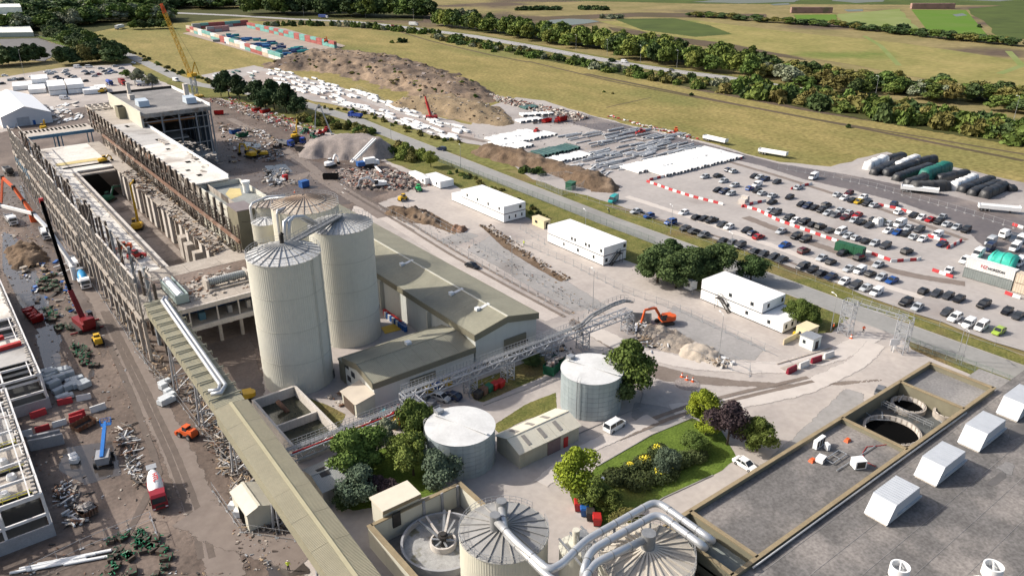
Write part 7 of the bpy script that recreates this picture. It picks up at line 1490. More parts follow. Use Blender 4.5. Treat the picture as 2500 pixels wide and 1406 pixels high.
def truck(p,rz,cabm,label,kind,bodym=None,L=8.5,name='lorry',cat='lorry',axles=(3.1,-1.2,-2.5),group=None):
 t=thing(name,label,cat,p,rz,group); f=L/2
 part(t,'chassis',m_dark,lambda q:q.box(-f,f-.4,-.45,.45,.75,1.0))
 for x in axles:
  for s in (-1,1):put('wheel',wmesh(.5,.35),t,(x,s*1.05,.5))
 if cabm:
  c0=f-2.2
  part(t,'cab',cabm,lambda q:(q.add([(c0,y,.8) for y in (-1.2,1.2)]+[(f,y,.6) for y in (-1.2,1.2)]+[(f,y,1.7) for y in (-1.2,1.2)]+[(f-.25,y*.95,2.75) for y in (-1.2,1.2)]+[(f-.7,y*.9,3.05) for y in (-1.2,1.2)]+[(c0,y,3.05) for y in (-1.2,1.2)],[(2,3,5,4),(4,5,7,6),(6,7,9,8),(8,9,11,10),(10,11,1,0),(0,2,4,6,8,10),(11,9,7,5,3,1),(0,1,3,2)])))
  part(t,'windscreen',m_scr,lambda q:q.add([(f+.01,-1.08,1.75),(f+.01,1.08,1.75),(f-.22,1.0,2.65),(f-.22,-1.0,2.65)],[(0,1,2,3)]))
  for s in (-1,1):
   part(t,'side_window',m_scr,lambda q:q.box(f-1.3,f-.5,s*1.205-.01,s*1.205+.01,1.8,2.6)); part(t,'mirror',m_dark,lambda q:q.box(f-.25,f-.1,s*1.4-.1,s*1.4+.1,1.7,2.3)); part(t,'headlight',m_white,lambda q:q.box(f-.05,f+.02,s*.95-.2,s*.95+.2,.75,.95))
  part(t,'grille',m_dark,lambda q:q.box(f-.02,f+.015,-.7,.7,.9,1.4))
 b=bodym or m_white
 if kind=='mixer':
  part(t,'drum',b,lambda q:q.tube([(f-2.5,0,1.9),(f-3.0,0,1.95),(f-4.6,0,2.15),(f-6.3,0,2.6),(f-7.6,0,3.0)],[.75,1.05,1.22,1.05,.55],20),40)
  part(t,'drum_ring',cabm,lambda q:q.tube([(f-2.5,0,1.9),(f-2.62,0,1.9)],.98,20)); part(t,'hopper',m_galv,lambda q:(q.frustum((-f+.4,0),(.3,.5),(.7,.8),2.9,3.6),q.beam((-f+.2,0,.9),(-f+.2,0,3),.5))); part(t,'water_tank',m_galv,lambda q:q.box(f-2.55,f-2.25,-1.0,1.0,1.0,1.5))
  for s in (-1,1):part(t,'mudguard',cabm,lambda q:q.box(-3.2,-.5,s*1.05-.25,s*1.05+.25,1.02,1.12))
 elif kind=='tipper':
  part(t,'tipper_body',b,lambda q:(q.box(-f,f-2.5,-1.2,1.2,1.05,1.25),q.box(-f,f-2.5,-1.25,-1.15,1.25,2.4),q.box(-f,f-2.5,1.15,1.25,1.25,2.4),q.box(f-2.6,f-2.5,-1.14,1.14,1.25,2.6),q.box(-f,-f+.1,-1.14,1.14,1.25,2.4)))
 elif kind=='box':part(t,'box_body',b,lambda q:q.box(-f,f-2.4,-1.25,1.25,1.05,3.9))
 elif kind=='tank':part(t,'tank',b,lambda q:q.tube([(-f,0,2.2),(-f+.3,0,2.2),(f-2.7,0,2.2),(f-2.4,0,2.2)],[.7,1.15,1.15,.7],18),40)
 elif kind=='flat':
  part(t,'side_boards',b,lambda q:(q.box(-f,f-.2,-1.3,-1.2,1.0,2.2),q.box(-f,f-.2,1.2,1.3,1.0,2.2),q.box(-f,-f+.1,-1.2,1.2,1.0,2.3),q.box(f-.3,f-.2,-1.2,1.2,1.0,2.6))); part(t,'load',m_cabroof,lambda q:q.box(-f+.2,f-.4,-1.18,1.18,1.0,1.9)); part(t,'landing_legs',m_dark,lambda q:(q.box(f-3,f-2.8,-.8,-.6,0,1),q.box(f-3,f-2.8,.6,.8,0,1)))
 return t
hm=truck(G(386,1212),ZX(376,1165,398,1258),mat('maroon_red',(.26,.015,.025),None,.35),'red concrete mixer lorry lettered HTL on its white drum','mixer',m_white,8.6,'mixer_lorry','mixer lorry')
text('HTL',1.1,plain('htl_red',(.50,.02,.03)),hm,(-.6,-.15,3.52),(.12,.19,0),bold=.03)
truck(G(207,696),ZX(192,668,220,720),m_white,'white cab mixer lorry with a bright blue drum beside the mill','mixer',mat('cyan_drum',(.03,.27,.55),None,.4),8.4,'mixer_lorry','mixer lorry')
truck(G(348,210),-.2,mat('royal_blue',(.02,.06,.3)),'white drum mixer lorry with a blue cab behind the tall block','mixer',m_white,8.4,'mixer_lorry','mixer lorry'); truck(G(268,208),-1.5,mat('royal_blue',(.02,.06,.3)),'blue tanker parked behind the far cabins','tank',mat('royal_blue',(.02,.06,.3)),8); truck(G(300,208),-1.5,m_red,'dark red lorry parked beside the blue tanker','box',mat('dull_red',(.2,.04,.04)),8)
truck(G(113,578),ZX(100,560,116,596),m_white,'white concrete pump lorry with an orange turret','flat',m_galv,9,'pump_lorry','pump lorry'); pt=truck(G(180,655),ZX(160,620,200,690),m_white,'white pump lorry on splayed outriggers by the mill','flat',m_galv,9,'pump_lorry','pump lorry')
truck(G(868,288),2.0,mat('royal_blue',(.02,.06,.3)),'blue tipper lorry driving along the road','tipper',mat('royal_blue',(.02,.06,.3)),8,'tipper_lorry'); truck(G(700,357),-1.2,mat('royal_blue',(.02,.06,.3)),'grey blue tipper lorry waiting beside the excavators','tipper',m_galv,8,'tipper_lorry'); truck(G(748,375),-1.0,m_yellow,'yellow articulated dump truck before the stone cone','tipper',m_dark,9,'dump_truck','dump truck'); truck(G(728,352),-.8,mat('royal_blue',(.02,.06,.3)),'small blue lorry behind the yellow dump truck','tipper',m_dark,7,'tipper_lorry')
truck(G(22,425),ZX(5,415,35,440),m_dark,'dark tipper with a white load at the left edge','tipper',m_galv,8,'tipper_lorry'); truck(G(30,545),ZX(15,530,40,560),m_white,'white flatbed lorry beside the left pump','flat',m_galv,8)
wl=truck(G(293,71),.9,m_white,'white articulated lorry with a round grey badge at the far road','box',m_white,16,axles=(6.5,3,-5,-6.2,-7.4)); part(wl,'round_badge',m_ink,lambda q:(q.add([(-4+1.0*math.cos(a),-1.27,2.5+1.0*math.sin(a)) for a in np.linspace(.4,5.9,14)]+[(-4+.62*math.cos(a),-1.27,2.5+.62*math.sin(a)) for a in np.linspace(.4,5.9,14)],[(i,i+1,15+i,14+i) for i in range(13)])))
truck(G(790,45),-1.0,m_white,'long white and blue bus on the carriageway','box',mat('bus_blue',(.06,.1,.3)),12,'bus','bus'); truck(G(1010,64),-1.0,m_white,'white lorry on the carriageway below the wood','box',m_white,10)
for x,y,x2,y2,lab in ((1718,341,1775,354,'white sided trailer on the haul road, farthest of four'),(1852,374,1922,386,'white sided trailer on the haul road, second farthest'),(2199,466,2290,476,'white sided trailer by the covered loads'),(2384,512,2492,522,'white sided trailer at the right end of the haul road')):
 a,b=G(x,y),G(x2,y2); truck((a+b)/2,math.atan2(b.y-a.y,b.x-a.x),None,lab,'flat',m_white,12.5,'flat_trailer','trailer',(-3.0,-4.2,-5.4))
def boomline(name,label,pts,m,w,cat):
 P=[G(x,y,z) for x,y,z in pts]; t=thing(name,label,cat,(P[0].x,P[0].y,0))
 for i,(a,b) in enumerate(zip(P,P[1:])):
  q=MB(); q.beam(a,b,w*(1-.12*i),w*1.3*(1-.12*i)); q.build('boom_section',m,t)
 for p in P[1:-1]:q=MB(); q.obox(p,(w*1.3,w*1.3,w*1.6)); q.build('joint',m_dark,t)
 q=MB(); q.cyl((P[0].x,P[0].y),w*1.2,0,P[0].z,12); q.build('turret',m,t); return t
boomline('placing_boom','orange jointed concrete boom arching at the left edge',[(78,520,3),(58,492,6),(33,458,10),(6,434,11),(3,500,4)],m_orange,.9,'boom'); boomline('placing_boom','long white concrete boom reaching left from the pump lorry',[(178,648,4),(118,560,13),(82,522,16),(0,502,16),(-60,480,14)],m_white,.8,'boom')
part(pt,'outriggers',m_white,lambda q:[q.beam((x,0,.9),(x*1.3,s*4.5,.1),.25) for x in (-3,2) for s in (-1,1)])
mc=thing('mast_crane','dark red crawler crane with a tall black mast beside the mill','crane',G(208,800)); b0=G(208,800)
m_cr=mat('crane_red',(.20,.012,.016),None,.45); q=MB(); q.obox((b0.x,b0.y,1.6),(6.5,3,1.4),1.75); q.obox((b0.x+.6,b0.y-2.2,2.4),(2.2,2.6,1.8),1.75); q.build('body',m_cr,mc)
for s in (-1,1):q=MB(); q.obox((b0.x+s*1.9,b0.y,.5),(6.4,.8,1.0),1.7); q.build('track',m_dark,mc)
tip,knee=GX(101,490,19.6),Vector((19.9,196.5,9.5)); q=MB(); q.beam((b0.x,b0.y,2.2),knee,1.1,1.3); q.build('lower_boom',m_cr,mc)
q=MB(); q.beam((b0.x+.3,b0.y-.8,2.6),knee+Vector((.6,-1.4,-2)),.5); q.build('ram',m_cr,mc); q=MB(); q.beam(knee,tip,.75,.85); q.build('mast',m_black,mc); q=MB(); q.obox(tip,(.9,.9,1.1)); q.build('mast_head',m_red,mc)
for s in (-1,1):q=MB(); q.beam((b0.x-3.6,b0.y+s*2.4,.3),(b0.x+3.6,b0.y+s*2.4,.3),.3); q.build('outrigger',m_cr,mc)
q=MB(); q.obox((b0.x+1.6,b0.y+.6,2.9),(1.6,1.1,1.5),1.75); q.build('cab',m_glass,mc)
yc=thing('lattice_crane','tall yellow lattice crane with an orange tip behind the mill','crane',G(478,238)); b0=G(478,238)
q=MB(); tower(q,b0.x,b0.y,12,2.6,2.6,.3,5)
for v in range(len(q.v)):pass
q.build('mast',mat('crane_blue_grey',(.2,.24,.28)),yc); q=MB(); q.obox((b0.x,b0.y,12.8),(4.5,3.4,1.8),.5); q.build('slewing_house',m_yellow,yc); q=MB(); q.beam((b0.x,b0.y,13),(b0.x+2,b0.y-2,20),.5); q.beam((b0.x+3.2,b0.y-2.6,13),(b0.x+2,b0.y-2,20),.4); q.build('back_mast',m_yellow,yc)
j0,j1=Vector((b0.x-1,b0.y,13.5)),GY(393,10,b0.y-2)
d=(j1-j0); ux=Vector((.6,.8,0)); uz=d.cross(ux).normalized(); ux=uz.cross(d).normalized(); N=22
def jib(q,f0,f1):
 for a,b in ((1,1),(1,-1),(-1,1),(-1,-1)):q.beam(j0+d*f0+(ux*a+uz*b)*.8,j0+d*f1+(ux*a+uz*b)*(.8 if f1<.9 else .35),.22)
 k0,k1=int(f0*N),int(f1*N)
 for i in range(k0,k1):
  p,r=j0+d*(i/N),j0+d*((i+1)/N); s=1 if i%2 else -1
  for v in (ux,uz):w_=uz if v is ux else ux; q.beam(p+(v*s+w_)*.8,r+(v*-s+w_)*.8,.13); q.beam(p+(v*s-w_)*.8,r+(v*-s-w_)*.8,.13)
q=MB(); jib(q,0,.88); q.build('jib',m_yellow,yc); q=MB(); jib(q,.88,1.0); q.build('jib_tip',m_orange,yc); q=MB(); q.beam((b0.x+2,b0.y-2,20),j0+d*.98,.08); q.build('stay',m_dark,yc)
q=MB(); q.obox((b0.x,b0.y,.6),(7,6,1.0),.3); q.build('base',m_yellow,yc)
def boomlift(p,rz,m,label,L,el,s=1):
 t=thing('boom_lift',label,'boom lift',p,rz); part(t,'chassis',m_concg,lambda q:q.box(-1.6,1.6,-1.0,1.0,.5,1.0))
 for x in (-1.3,1.3):
  for y in (-1.3,1.3):put('wheel',wmesh(.5,.45),t,(x,y,.5))
 part(t,'turntable',m_concg,lambda q:(q.box(-1.6,1.4,-1.1,1.1,1.0,1.9),)); e=Vector((math.cos(el)*L,0,1.8+math.sin(el)*L)); part(t,'boom',m,lambda q:q.beam((-1.2,0,1.8),e,.6,.7)); part(t,'fly_boom',m,lambda q:q.beam(e-Vector((1,0,0)),e+Vector((1.5,0,.2)),.4)); part(t,'basket',m,lambda q:(q.box(e.x+1.4,e.x+2.4,-.9,.9,e.z-.6,e.z-.5),railing(q,[(e.x+1.4,-.9,e.z-.5),(e.x+2.4,-.9,e.z-.5),(e.x+2.4,.9,e.z-.5),(e.x+1.4,.9,e.z-.5)],1.0,.5,.07))); return t
boomlift(G(255,1128),ZX(255,1128,268,1040),mat('lift_blue',(.02,.16,.5),None,.4),'blue and grey boom lift standing in the flooded yard',7.5,.12)
def loader(p,rz,m,label,name,cat,tall=2.3,boom=True):
 t=thing(name,label,cat,p,rz); part(t,'body',m,lambda q:(q.box(-1.9,1.2,-.8,.8,.6,1.5),q.frustum((-1.2,0),(.7,.75),(.55,.65),1.5,1.9)))
 part(t,'cab',m_scr,lambda q:q.frustum((.1,0),(.6,.65),(.5,.55),1.5,tall)); part(t,'cab_roof',m,lambda q:q.box(-.5,.65,-.62,.62,tall,tall+.1))
 for x,r in ((-1.2,.62),(1.1,.5)):
  for y in (-.95,.95):put('wheel',wmesh(r,.4),t,(x,y,r))
 if boom:part(t,'front_tool',m,lambda q:(q.beam((.4,-.5,1.3),(2.2,-.5,.7),.2),q.beam((.4,.5,1.3),(2.2,.5,.7),.2),q.box(2.1,2.6,-.9,.9,.1,.8)))
 return t
loader(G(240,838),ZX(245,850,228,810),m_yellow,'yellow site dumper behind the red crane','site_dumper','dumper'); loader(G(460,1065),2.0,m_orange,'orange loader by the timber at the gallery foot','telehandler','loader'); loader(G(985,490),.2,m_yellow,'yellow road roller by the open excavation','road_roller','roller',2.4,False); loader(G(1022,466),1.2,plain('bright_green',(.02,.35,.1)),'bright green small loader by the grey cabin','telehandler','loader')
for px,py,m,lab in ((765,337,m_green,'green tractor at the front of the tractor line'),(745,325,m_green,'green tractor at the back of the line'),(783,330,m_red,'red tractor between green tractor and lorry'),(797,322,m_red,'darker red tractor beside the high reach machine'),(305,612,m_orange,'orange loader on the upper mill floor'),(332,632,m_red,'red roller on the upper mill floor'),(1650,323,m_orange,'orange loader on the wet haul road'),(1310,325,m_red,'red loader among the white stacks'),(1565,327,m_red,'red loader at the end of the grey beams'),(1358,300,m_red,'red loader beside the red skip')):
 loader(G(px,py,10.1 if 'mill' in lab else 0),RND.uniform(0,6),m,lab,'tractor' if 'tractor' in lab else 'telehandler','tractor' if 'tractor' in lab else 'loader')
tc_=thing('telescopic_crane','bright red telescopic crane raised on the white strip','crane',G(1052,292)); p=G(1052,292)
for n_,a,b,w,m in (('boom',(0,0,2),(-1.2,1.5,9),1.0,m_red),('fly_boom',(-1.2,1.5,9),(-1.5,2,11.5),.7,m_red),('ram',(1.2,-1,1.6),(-.8,1.0,6),.4,m_galv)):q=MB(); q.beam(p+Vector(a),p+Vector(b),w); q.build(n_,m,tc_)
q=MB(); q.obox((p.x+.5,p.y,1.3),(6,2.6,1.2),-.6); q.build('body',m_red,tc_); q=MB(); q.obox((p.x+.5,p.y,.5),(6.5,2.8,.8),-.6); q.build('undercarriage',m_dark,tc_)
cv=thing('screening_conveyor','white inclined conveyor lifting stone onto the grey cone','conveyor',G(862,392)); a,b=G(858,397,1.4),G(915,339,8.2)
q=MB(); q.beam(a,b,1.8,.6); q.build('belt_frame',m_white,cv); q=MB(); q.beam(a+Vector((0,0,.4)),b+Vector((0,0,.4)),.6,.1); q.build('belt',m_concg,cv); m_=(a+b)/2
for s in (-1,1):q=MB(); q.beam(m_+Vector((s*.6,0,0)),Vector((m_.x-2,m_.y+s*1.2,0)),.2); q.build('leg',m_galv,cv)
sp=thing('screening_plant','white and blue mobile screening plant by the rubble','screener',G(898,412)); p=G(898,412)
for n_,o,sz,m in (('hopper',(-3,0,2.6),(3,2.6,1.6),m_blue),('screen_box',(1,0,3.2),(4.5,2.4,2.2),m_white),('engine',(4,.2,2),(2.2,2.4,1.8),m_cabroof),('track',(0,-1.2,.5),(5,.6,1),m_dark),('track',(0,1.2,.5),(5,.6,1),m_dark),('frame',(0,0,1.3),(8,1.6,.5),m_dark)):q=MB(); q.obox(p+Vector(o),sz,-.15); q.build(n_,m,sp)
for k,(x,y,x2,y2,z) in enumerate(((880,400,858,388,3),(915,405,930,420,3))):q=MB(); q.beam(G(x,y,1),G(x2,y2,z),.8,.4); q.build('side_conveyor',m_cabroof,sp)
def skip(px,py,col,label,L=5.5,rz=.3,load=None,h=2.0):
 p=G(px,py); t=thing('waste_skip',label,'skip',(p.x,p.y,0),rz); f=L/2
 part(t,'floor',m_dark,lambda q:q.box(-f,f,-1.1,1.1,.15,.3))
 for s in (-1,1):part(t,'side',col,lambda q:(q.add([(-f,s*1.1,.15),(f,s*1.1,.15),(f+.2,s*1.25,h),(-f-.2,s*1.25,h)],[(0,1,2,3),(3,2,1,0)]),[q.beam((x,s*1.16,.2),(x,s*1.3,h),.12) for x in np.linspace(-f,f,6)]))
 for s in (-1,1):part(t,'end',col,lambda q:q.add([(s*f,-1.1,.15),(s*f,1.1,.15),(s*(f+.2),1.25,h),(s*(f+.2),-1.25,h)],[(0,1,2,3),(3,2,1,0)]))
 if load:part(t,'load',load,lambda q:[q.obox((RND.uniform(-f,f)*.85,RND.uniform(-.9,.9),h-.2+RND.uniform(-.2,.5)),(RND.uniform(.4,1.6),RND.uniform(.2,.7),RND.uniform(.1,.5)),RND.uniform(0,6)) for i in range(26)])
 return t
m_scrap=mat('mixed_scrap',(.40,.37,.34),(.14,.12,.11),.7,.2,scale=1.6,detail=8,c3=(.26,.10,.06),s3=.5,fine=.3)
skip(1352,905,m_green,'dark green skip heaped with scrap behind the tall tank',5.0,.4,m_scrap,2.4); skip(808,437,m_dark,'black roll off skip on the wet mud',5.5,-.6); skip(678,364,m_dark,'black skip beside the yellow excavators',4.5,.9,m_scrap); skip(575,326,m_blue,'blue skip before the green skip',5.0,.2,m_scrap); skip(592,334,m_green,'dark green skip next to the blue one',5.0,.2,m_scrap); skip(535,280,m_red,'red skip alone near the pines',4.5,-.4); skip(628,272,m_red,'red skip by the black pines, left',5,.2,m_scrap); skip(648,276,m_red,'red skip by the black pines, right',5,.2,m_scrap); skip(1335,298,m_red,'dark red skip at the white stacks',5,.2,None,1.6); skip(1372,296,m_red,'bright red high skip at the white stacks',5.5,.2,m_scrap,2.6); skip(205,1042,m_rust,'rusty orange skip in the flooded yard',3.6,.4,None,1.2); skip(1557,785,m_galv,'pale open box skip by the pipe bridge end',6.0,-.8,None,1.8); skip(82,775,m_red,'dark red flat rack trailer beside the second frame',8,1.7,m_red,1.4); skip(215,1255,m_rust,'rusty bin among the scrap by the near frame',2.2,.3,m_scrap,1.4)
# ------------------------------------------------------------------ white stacks, beams, covered loads
m_wrap=mat('white_wrap',(.70,.70,.69),(.62,.62,.61),.5,scale=.6,fine=.05); m_grn=mat('green_pipe',(.05,.12,.11),(.035,.085,.08),.5,scale=.5); m_beam=mat('galvanised_beam',(.50,.51,.52),(.38,.39,.40),.5,.3,scale=.8,rnd=.15)
_bx={}
def blk(sz,m,name):
 k=(name,tuple(round(v,1) for v in sz),m.name)
 if k not in _bx:
  q=MB(); x,y,z=k[1]; c=.08; q.add([(-x/2,-y/2,.15),(x/2,-y/2,.15),(x/2,y/2,.15),(-x/2,y/2,.15),(-x/2,-y/2,z-c),(x/2,-y/2,z-c),(x/2,y/2,z-c),(-x/2,y/2,z-c),(-x/2+c,-y/2+c,z),(x/2-c,-y/2+c,z),(x/2-c,y/2-c,z),(-x/2+c,y/2-c,z)],[(0,1,5,4),(1,2,6,5),(2,3,7,6),(3,0,4,7),(4,5,9,8),(5,6,10,9),(6,7,11,10),(7,4,8,11),(8,9,10,11)])
  q.k=1
  for yy in (-y*.45,0,y*.45):q.box(-x/2+.1,x/2-.1,yy-.12,yy+.12,0,.16)
  if x<y:q.box(-x/2+.15,x/2-.15,-y/2-.02,-y/2+.02,.3,z-.25)
  _bx[k]=q.mesh(name,[m,m_black])
 return _bx[k]
def boxrow(a,b,n,w,l,h,m,look,phrase,group,jit=.02,tiers=1,name='wrapped_stack'):
 A,B=G(*a),G(*b); hd=math.atan2(B.y-A.y,B.x-A.x); st=(B-A).length/n
 for i in range(n):
  p=A+(B-A)*((i+.5)/n)
  for s in range(tiers):
   o=put(name,blk((st*.78 if w is None else w,l,h),m,name),None,(p.x+RND.uniform(-jit,jit)*8,p.y+RND.uniform(-jit,jit)*8,s*h*1.02),hd+RND.uniform(-jit,jit))
   o.scale.z=RND.uniform(.75,1.2)
   tag(o,'%s, %s from the left in %s%s'%(look,nth(i),phrase,'' if tiers==1 else (', lower tier',', upper tier')[s]),'stack',group)
GW='white panels in the storage yard'
for a,b,n,l,m,lk,ph in (((1600,426),(1790,380),24,11,m_wrap,'white wrapped panel','the front row by the barriers'),((1535,418),(1745,368),24,11,m_wrap,'white wrapped panel','the row behind the front one'),((1205,357),(1345,327),16,9,m_wrap,'white wrapped panel','the row by the earth bank'),((1195,345),(1300,322),12,8,m_wrap,'white wrapped panel','the back row by the earth bank'),((1225,368),(1290,354),8,8,m_wrap,'white wrapped panel','the short row at the bank foot'),
 ((1295,384),(1400,360),13,9,m_grn,'dark green pipe bundle','the green row beside the white panels'),((1345,396),(1430,378),10,8,m_wrap,'white wrapped panel','the row below the green bundles'),((1262,300),(1322,292),4,6,m_wrap,'white box','the wet corner group, front'),((1270,284),(1350,278),5,6,m_wrap,'white box','the wet corner group, back'),((1275,266),(1310,262),3,7,m_grn,'green box','the wet corner group')):
 boxrow(a,b,n,None,l,1.1,m,lk,ph,GW,.03)
def strew(px,n,sz,m,label,cat,group,name,hd=None,jit=.3,z=0.0,seed=1):
 """n separate things inside a four-cornered patch of ground"""
 r=random.Random(seed); P=gpoly(px,z)
 for i in range(n):
  u,v=r.random(),r.random(); p=(P[0]*(1-u)+P[1]*u)*(1-v)+(P[3]*(1-u)+P[2]*u)*v
  s=[round(r.uniform(a,b)*2)/2 if b>2 else round(r.uniform(a,b),1) for a,b in sz]; mm=m[r.randrange(len(m))] if isinstance(m,list) else m
  o=put(name,blk(s,mm,name),None,(p.x,p.y,z+.02*(i%7)),(r.uniform(0,6.28) if hd is None else hd+r.uniform(-jit,jit))); tag(o,label,cat,group)
LONG=((.5,.9),(6,12),(.4,.9))
strew([(1360,330),(1560,312),(1690,335),(1500,372)],55,LONG,m_beam,'grey galvanised beam in the upper steel stack','beam','grey beams in the yard','steel_beam',-1.56,.08,seed=2); strew([(1390,380),(1640,345),(1720,360),(1480,412)],70,LONG,m_beam,'grey galvanised beam in the lower steel stack','beam','grey beams in the yard','steel_beam',-1.52,.09,seed=3)
strew([(1350,398),(1460,378),(1540,410),(1460,432)],30,((.4,.7),(4,9),(.3,.6)),[m_wrap,m_beam],'loose white or grey bar at the tail of the steel stack','bar','loose bars','loose_bar',-1.4,.5,seed=4)
BUN=((1.0,1.8),(4,8),(.6,1.2)); sh=ZX(620,180,1060,300)
for px,n,ph,sd in (([(600,178),(680,166),(900,232),(880,246)],62,'upper band of the long white strip',5),([(880,236),(900,230),(1150,322),(1130,332)],46,'upper band of the strip towards the red crane',6),([(640,196),(700,192),(900,262),(850,264)],66,'lower band of the long white strip',7),([(850,258),(900,258),(1130,340),(1090,342)],44,'lower band of the strip towards the verge',8),([(500,186),(600,172),(650,200),(560,205)],26,'grey green end of the strip by the pines',9)):
 strew(px,n,BUN,m_wrap if sd<9 else [m_grn,m_beam],'%s bundle in the %s'%('white wrapped' if sd<9 else 'green or grey',ph),'bundle','bundles along the white strip','wrapped_bundle',sh-PI/2,.18,seed=sd)
strew([(110,262),(190,250),(205,300),(135,305)],40,((1,2),(4,8),(.2,.6)),[m_wrap,m_concp,m_beam],'pale slab lying behind the blue gantry','slab','slabs behind the gantry','loose_slab',-.3,.5,seed=10)
def tarp(a,b,w,h,m,label,seed):
 A,B=G(*a),G(*b); L=(B-A).length; hd=math.atan2(B.y-A.y,B.x-A.x); r=np.random.RandomState(seed); n=max(6,int(L/.8)); prof=[(-1.1,0),(-1.0,.55),(-.8,.93),(-.3,1),(.3,1),(.8,.93),(1.0,.55),(1.1,0)]; V=[]
 for i in range(n+1):
  x=-L/2+L*i/n; e=.82 if i in (0,n) else 1; hh=h*(1+r.normal()*.05)*e
  V+=[(x+r.normal()*.05,p[0]*w/2*(1+r.normal()*.04)*(1.05 if i%2 else .97),p[1]*hh) for p in prof]
 F=[(i*8+j,i*8+j+1,i*8+9+j,i*8+8+j) for i in range(n) for j in range(7)]+[tuple(range(8))[::-1],tuple(n*8+j for j in range(8))]
 q=MB(); q.add(V,[f[::-1] for f in F]); M_=(A+B)/2; o=put('covered_load',q.mesh('covered_load',m,True),None,(M_.x,M_.y,0),hd); tag(o,label,'covered load','covered loads')
 q=MB(); [q.tube([(x,p[0]*w/2*1.03,p[1]*h*1.04) for p in prof],.05,4) for x in np.linspace(-L*.35,L*.35,3)]; put('strap',q.mesh('strap',m_dark),o)
m_tb=mat('black_tarp',(.022,.023,.026),(.035,.036,.04),.45,scale=.8,spec=.4,bump=.08); m_tg=mat('green_tarp',(.012,.11,.085),(.02,.15,.12),.5,scale=.8,bump=.06)
for i,(a,b,w,h,m,lab) in enumerate((((2115,415),(2160,396),3.4,3.2,m_wrap,'white covered load at the left of the black ones'),((2130,428),(2185,404),3,2.4,m_tb,'black covered load beside the white end'),((2165,396),(2205,385),3,2.6,m_tb,'black covered load at the back left'),((2190,412),(2238,392),3.2,2.8,m_wrap,'white covered load in the middle back'),((2160,430),(2235,405),3.2,2.6,m_tb,'long black covered load second from the left'),((2185,442),(2270,412),3.2,2.6,m_tb,'long black covered load third from the left'),((2235,405),(2282,396),3,3,m_tb,'black covered load behind the green one'),
 ((2252,440),(2312,416),4,4,m_tg,'green tarpaulin load among the black ones'),((2212,455),(2258,440),3,2.6,m_tb,'black covered load in front of the green one'),((2290,442),(2360,428),3,2.4,m_tb,'black covered load right of the green one'),((2225,466),(2312,462),4,3.4,mat('charcoal_tarp',(.06,.06,.06),(.045,.045,.045),.6),'charcoal tarpaulin load behind the trailer'),((2325,464),(2378,442),3.2,3,m_wrap,'white covered load between black ones'),((2345,470),(2420,442),3,2.4,m_tb,'black covered load right of the last white one'),((2370,478),(2432,454),3,2.4,m_tb,'black covered load second from the right'),((2400,484),(2448,462),3.4,3,m_tb,'broad black covered load at the right front'),((2425,450),(2475,468),3,2.2,m_tb,'black covered load at the right end'),((2415,640),(2478,655),6,3.4,mat('jade_tarp',(.03,.40,.30),(.05,.46,.36),.5,bump=.1),'jade green tarpaulin over a stack in the vehicle compound'))):
 tarp(a,b,w,h,m,lab,40+i)
tarp((2135,552),(2150,548),2.3,2.5,m_wrap,'white caravan shaped cover among the cars',70)
# ------------------------------------------------------------------ loose rubble and debris (uncountable)
def debris(name,label,px,n,sz,mats,seed,zmax=.5,z0=0.0):
 r=random.Random(seed); P=gpoly(px,z0); q=MB(); K=[(r.random(),r.random(),r.uniform(.03,.13)) for i in range(max(3,n//22))]
 for i in range(n):
  k=r.choice(K); u,v=(r.gauss(k[0],k[2]),r.gauss(k[1],k[2]*1.3)) if r.random()<.8 else (r.random(),r.random()); u,v=min(1,max(0,u)),min(1,max(0,v)); g_=r.random()**1.6*.9+.1; p=(P[0]*(1-u)+P[1]*u)*(1-v)+(P[3]*(1-u)+P[2]*u)*v; q.k=r.randrange(len(mats))
  q.obox((p.x,p.y,z0+r.uniform(.05,zmax*(.4+.6*r.random()))),[a*.6+(b-a*.6)*g_*r.uniform(.6,1.1) for a,b in sz],M=(Matrix.Rotation(r.uniform(0,6.28),3,'Z')@Matrix.Rotation(r.uniform(-.3,.3),3,'X')@Matrix.Rotation(r.uniform(-.25,.25),3,'Y')))
 return stuff(put(name,q.mesh(name,mats)),label,'debris')
m_tim=mat('timber',(.42,.31,.20),(.30,.215,.14),.85,scale=1.5); m_brick=plain('broken_brick',(.27,.12,.085),.9); m_foil=plain('green_wrap',(.012,.17,.075),.5); m_foil2=plain('deep_green_wrap',(.012,.06,.032),.6)
CH=((.3,1.2),(.3,.9),(.2,.6)); PL=((.6,3.4),(.08,.22),(.06,.16)); MIX=[m_concp,m_conc,m_wrap,m_tim,m_dark,m_rust]
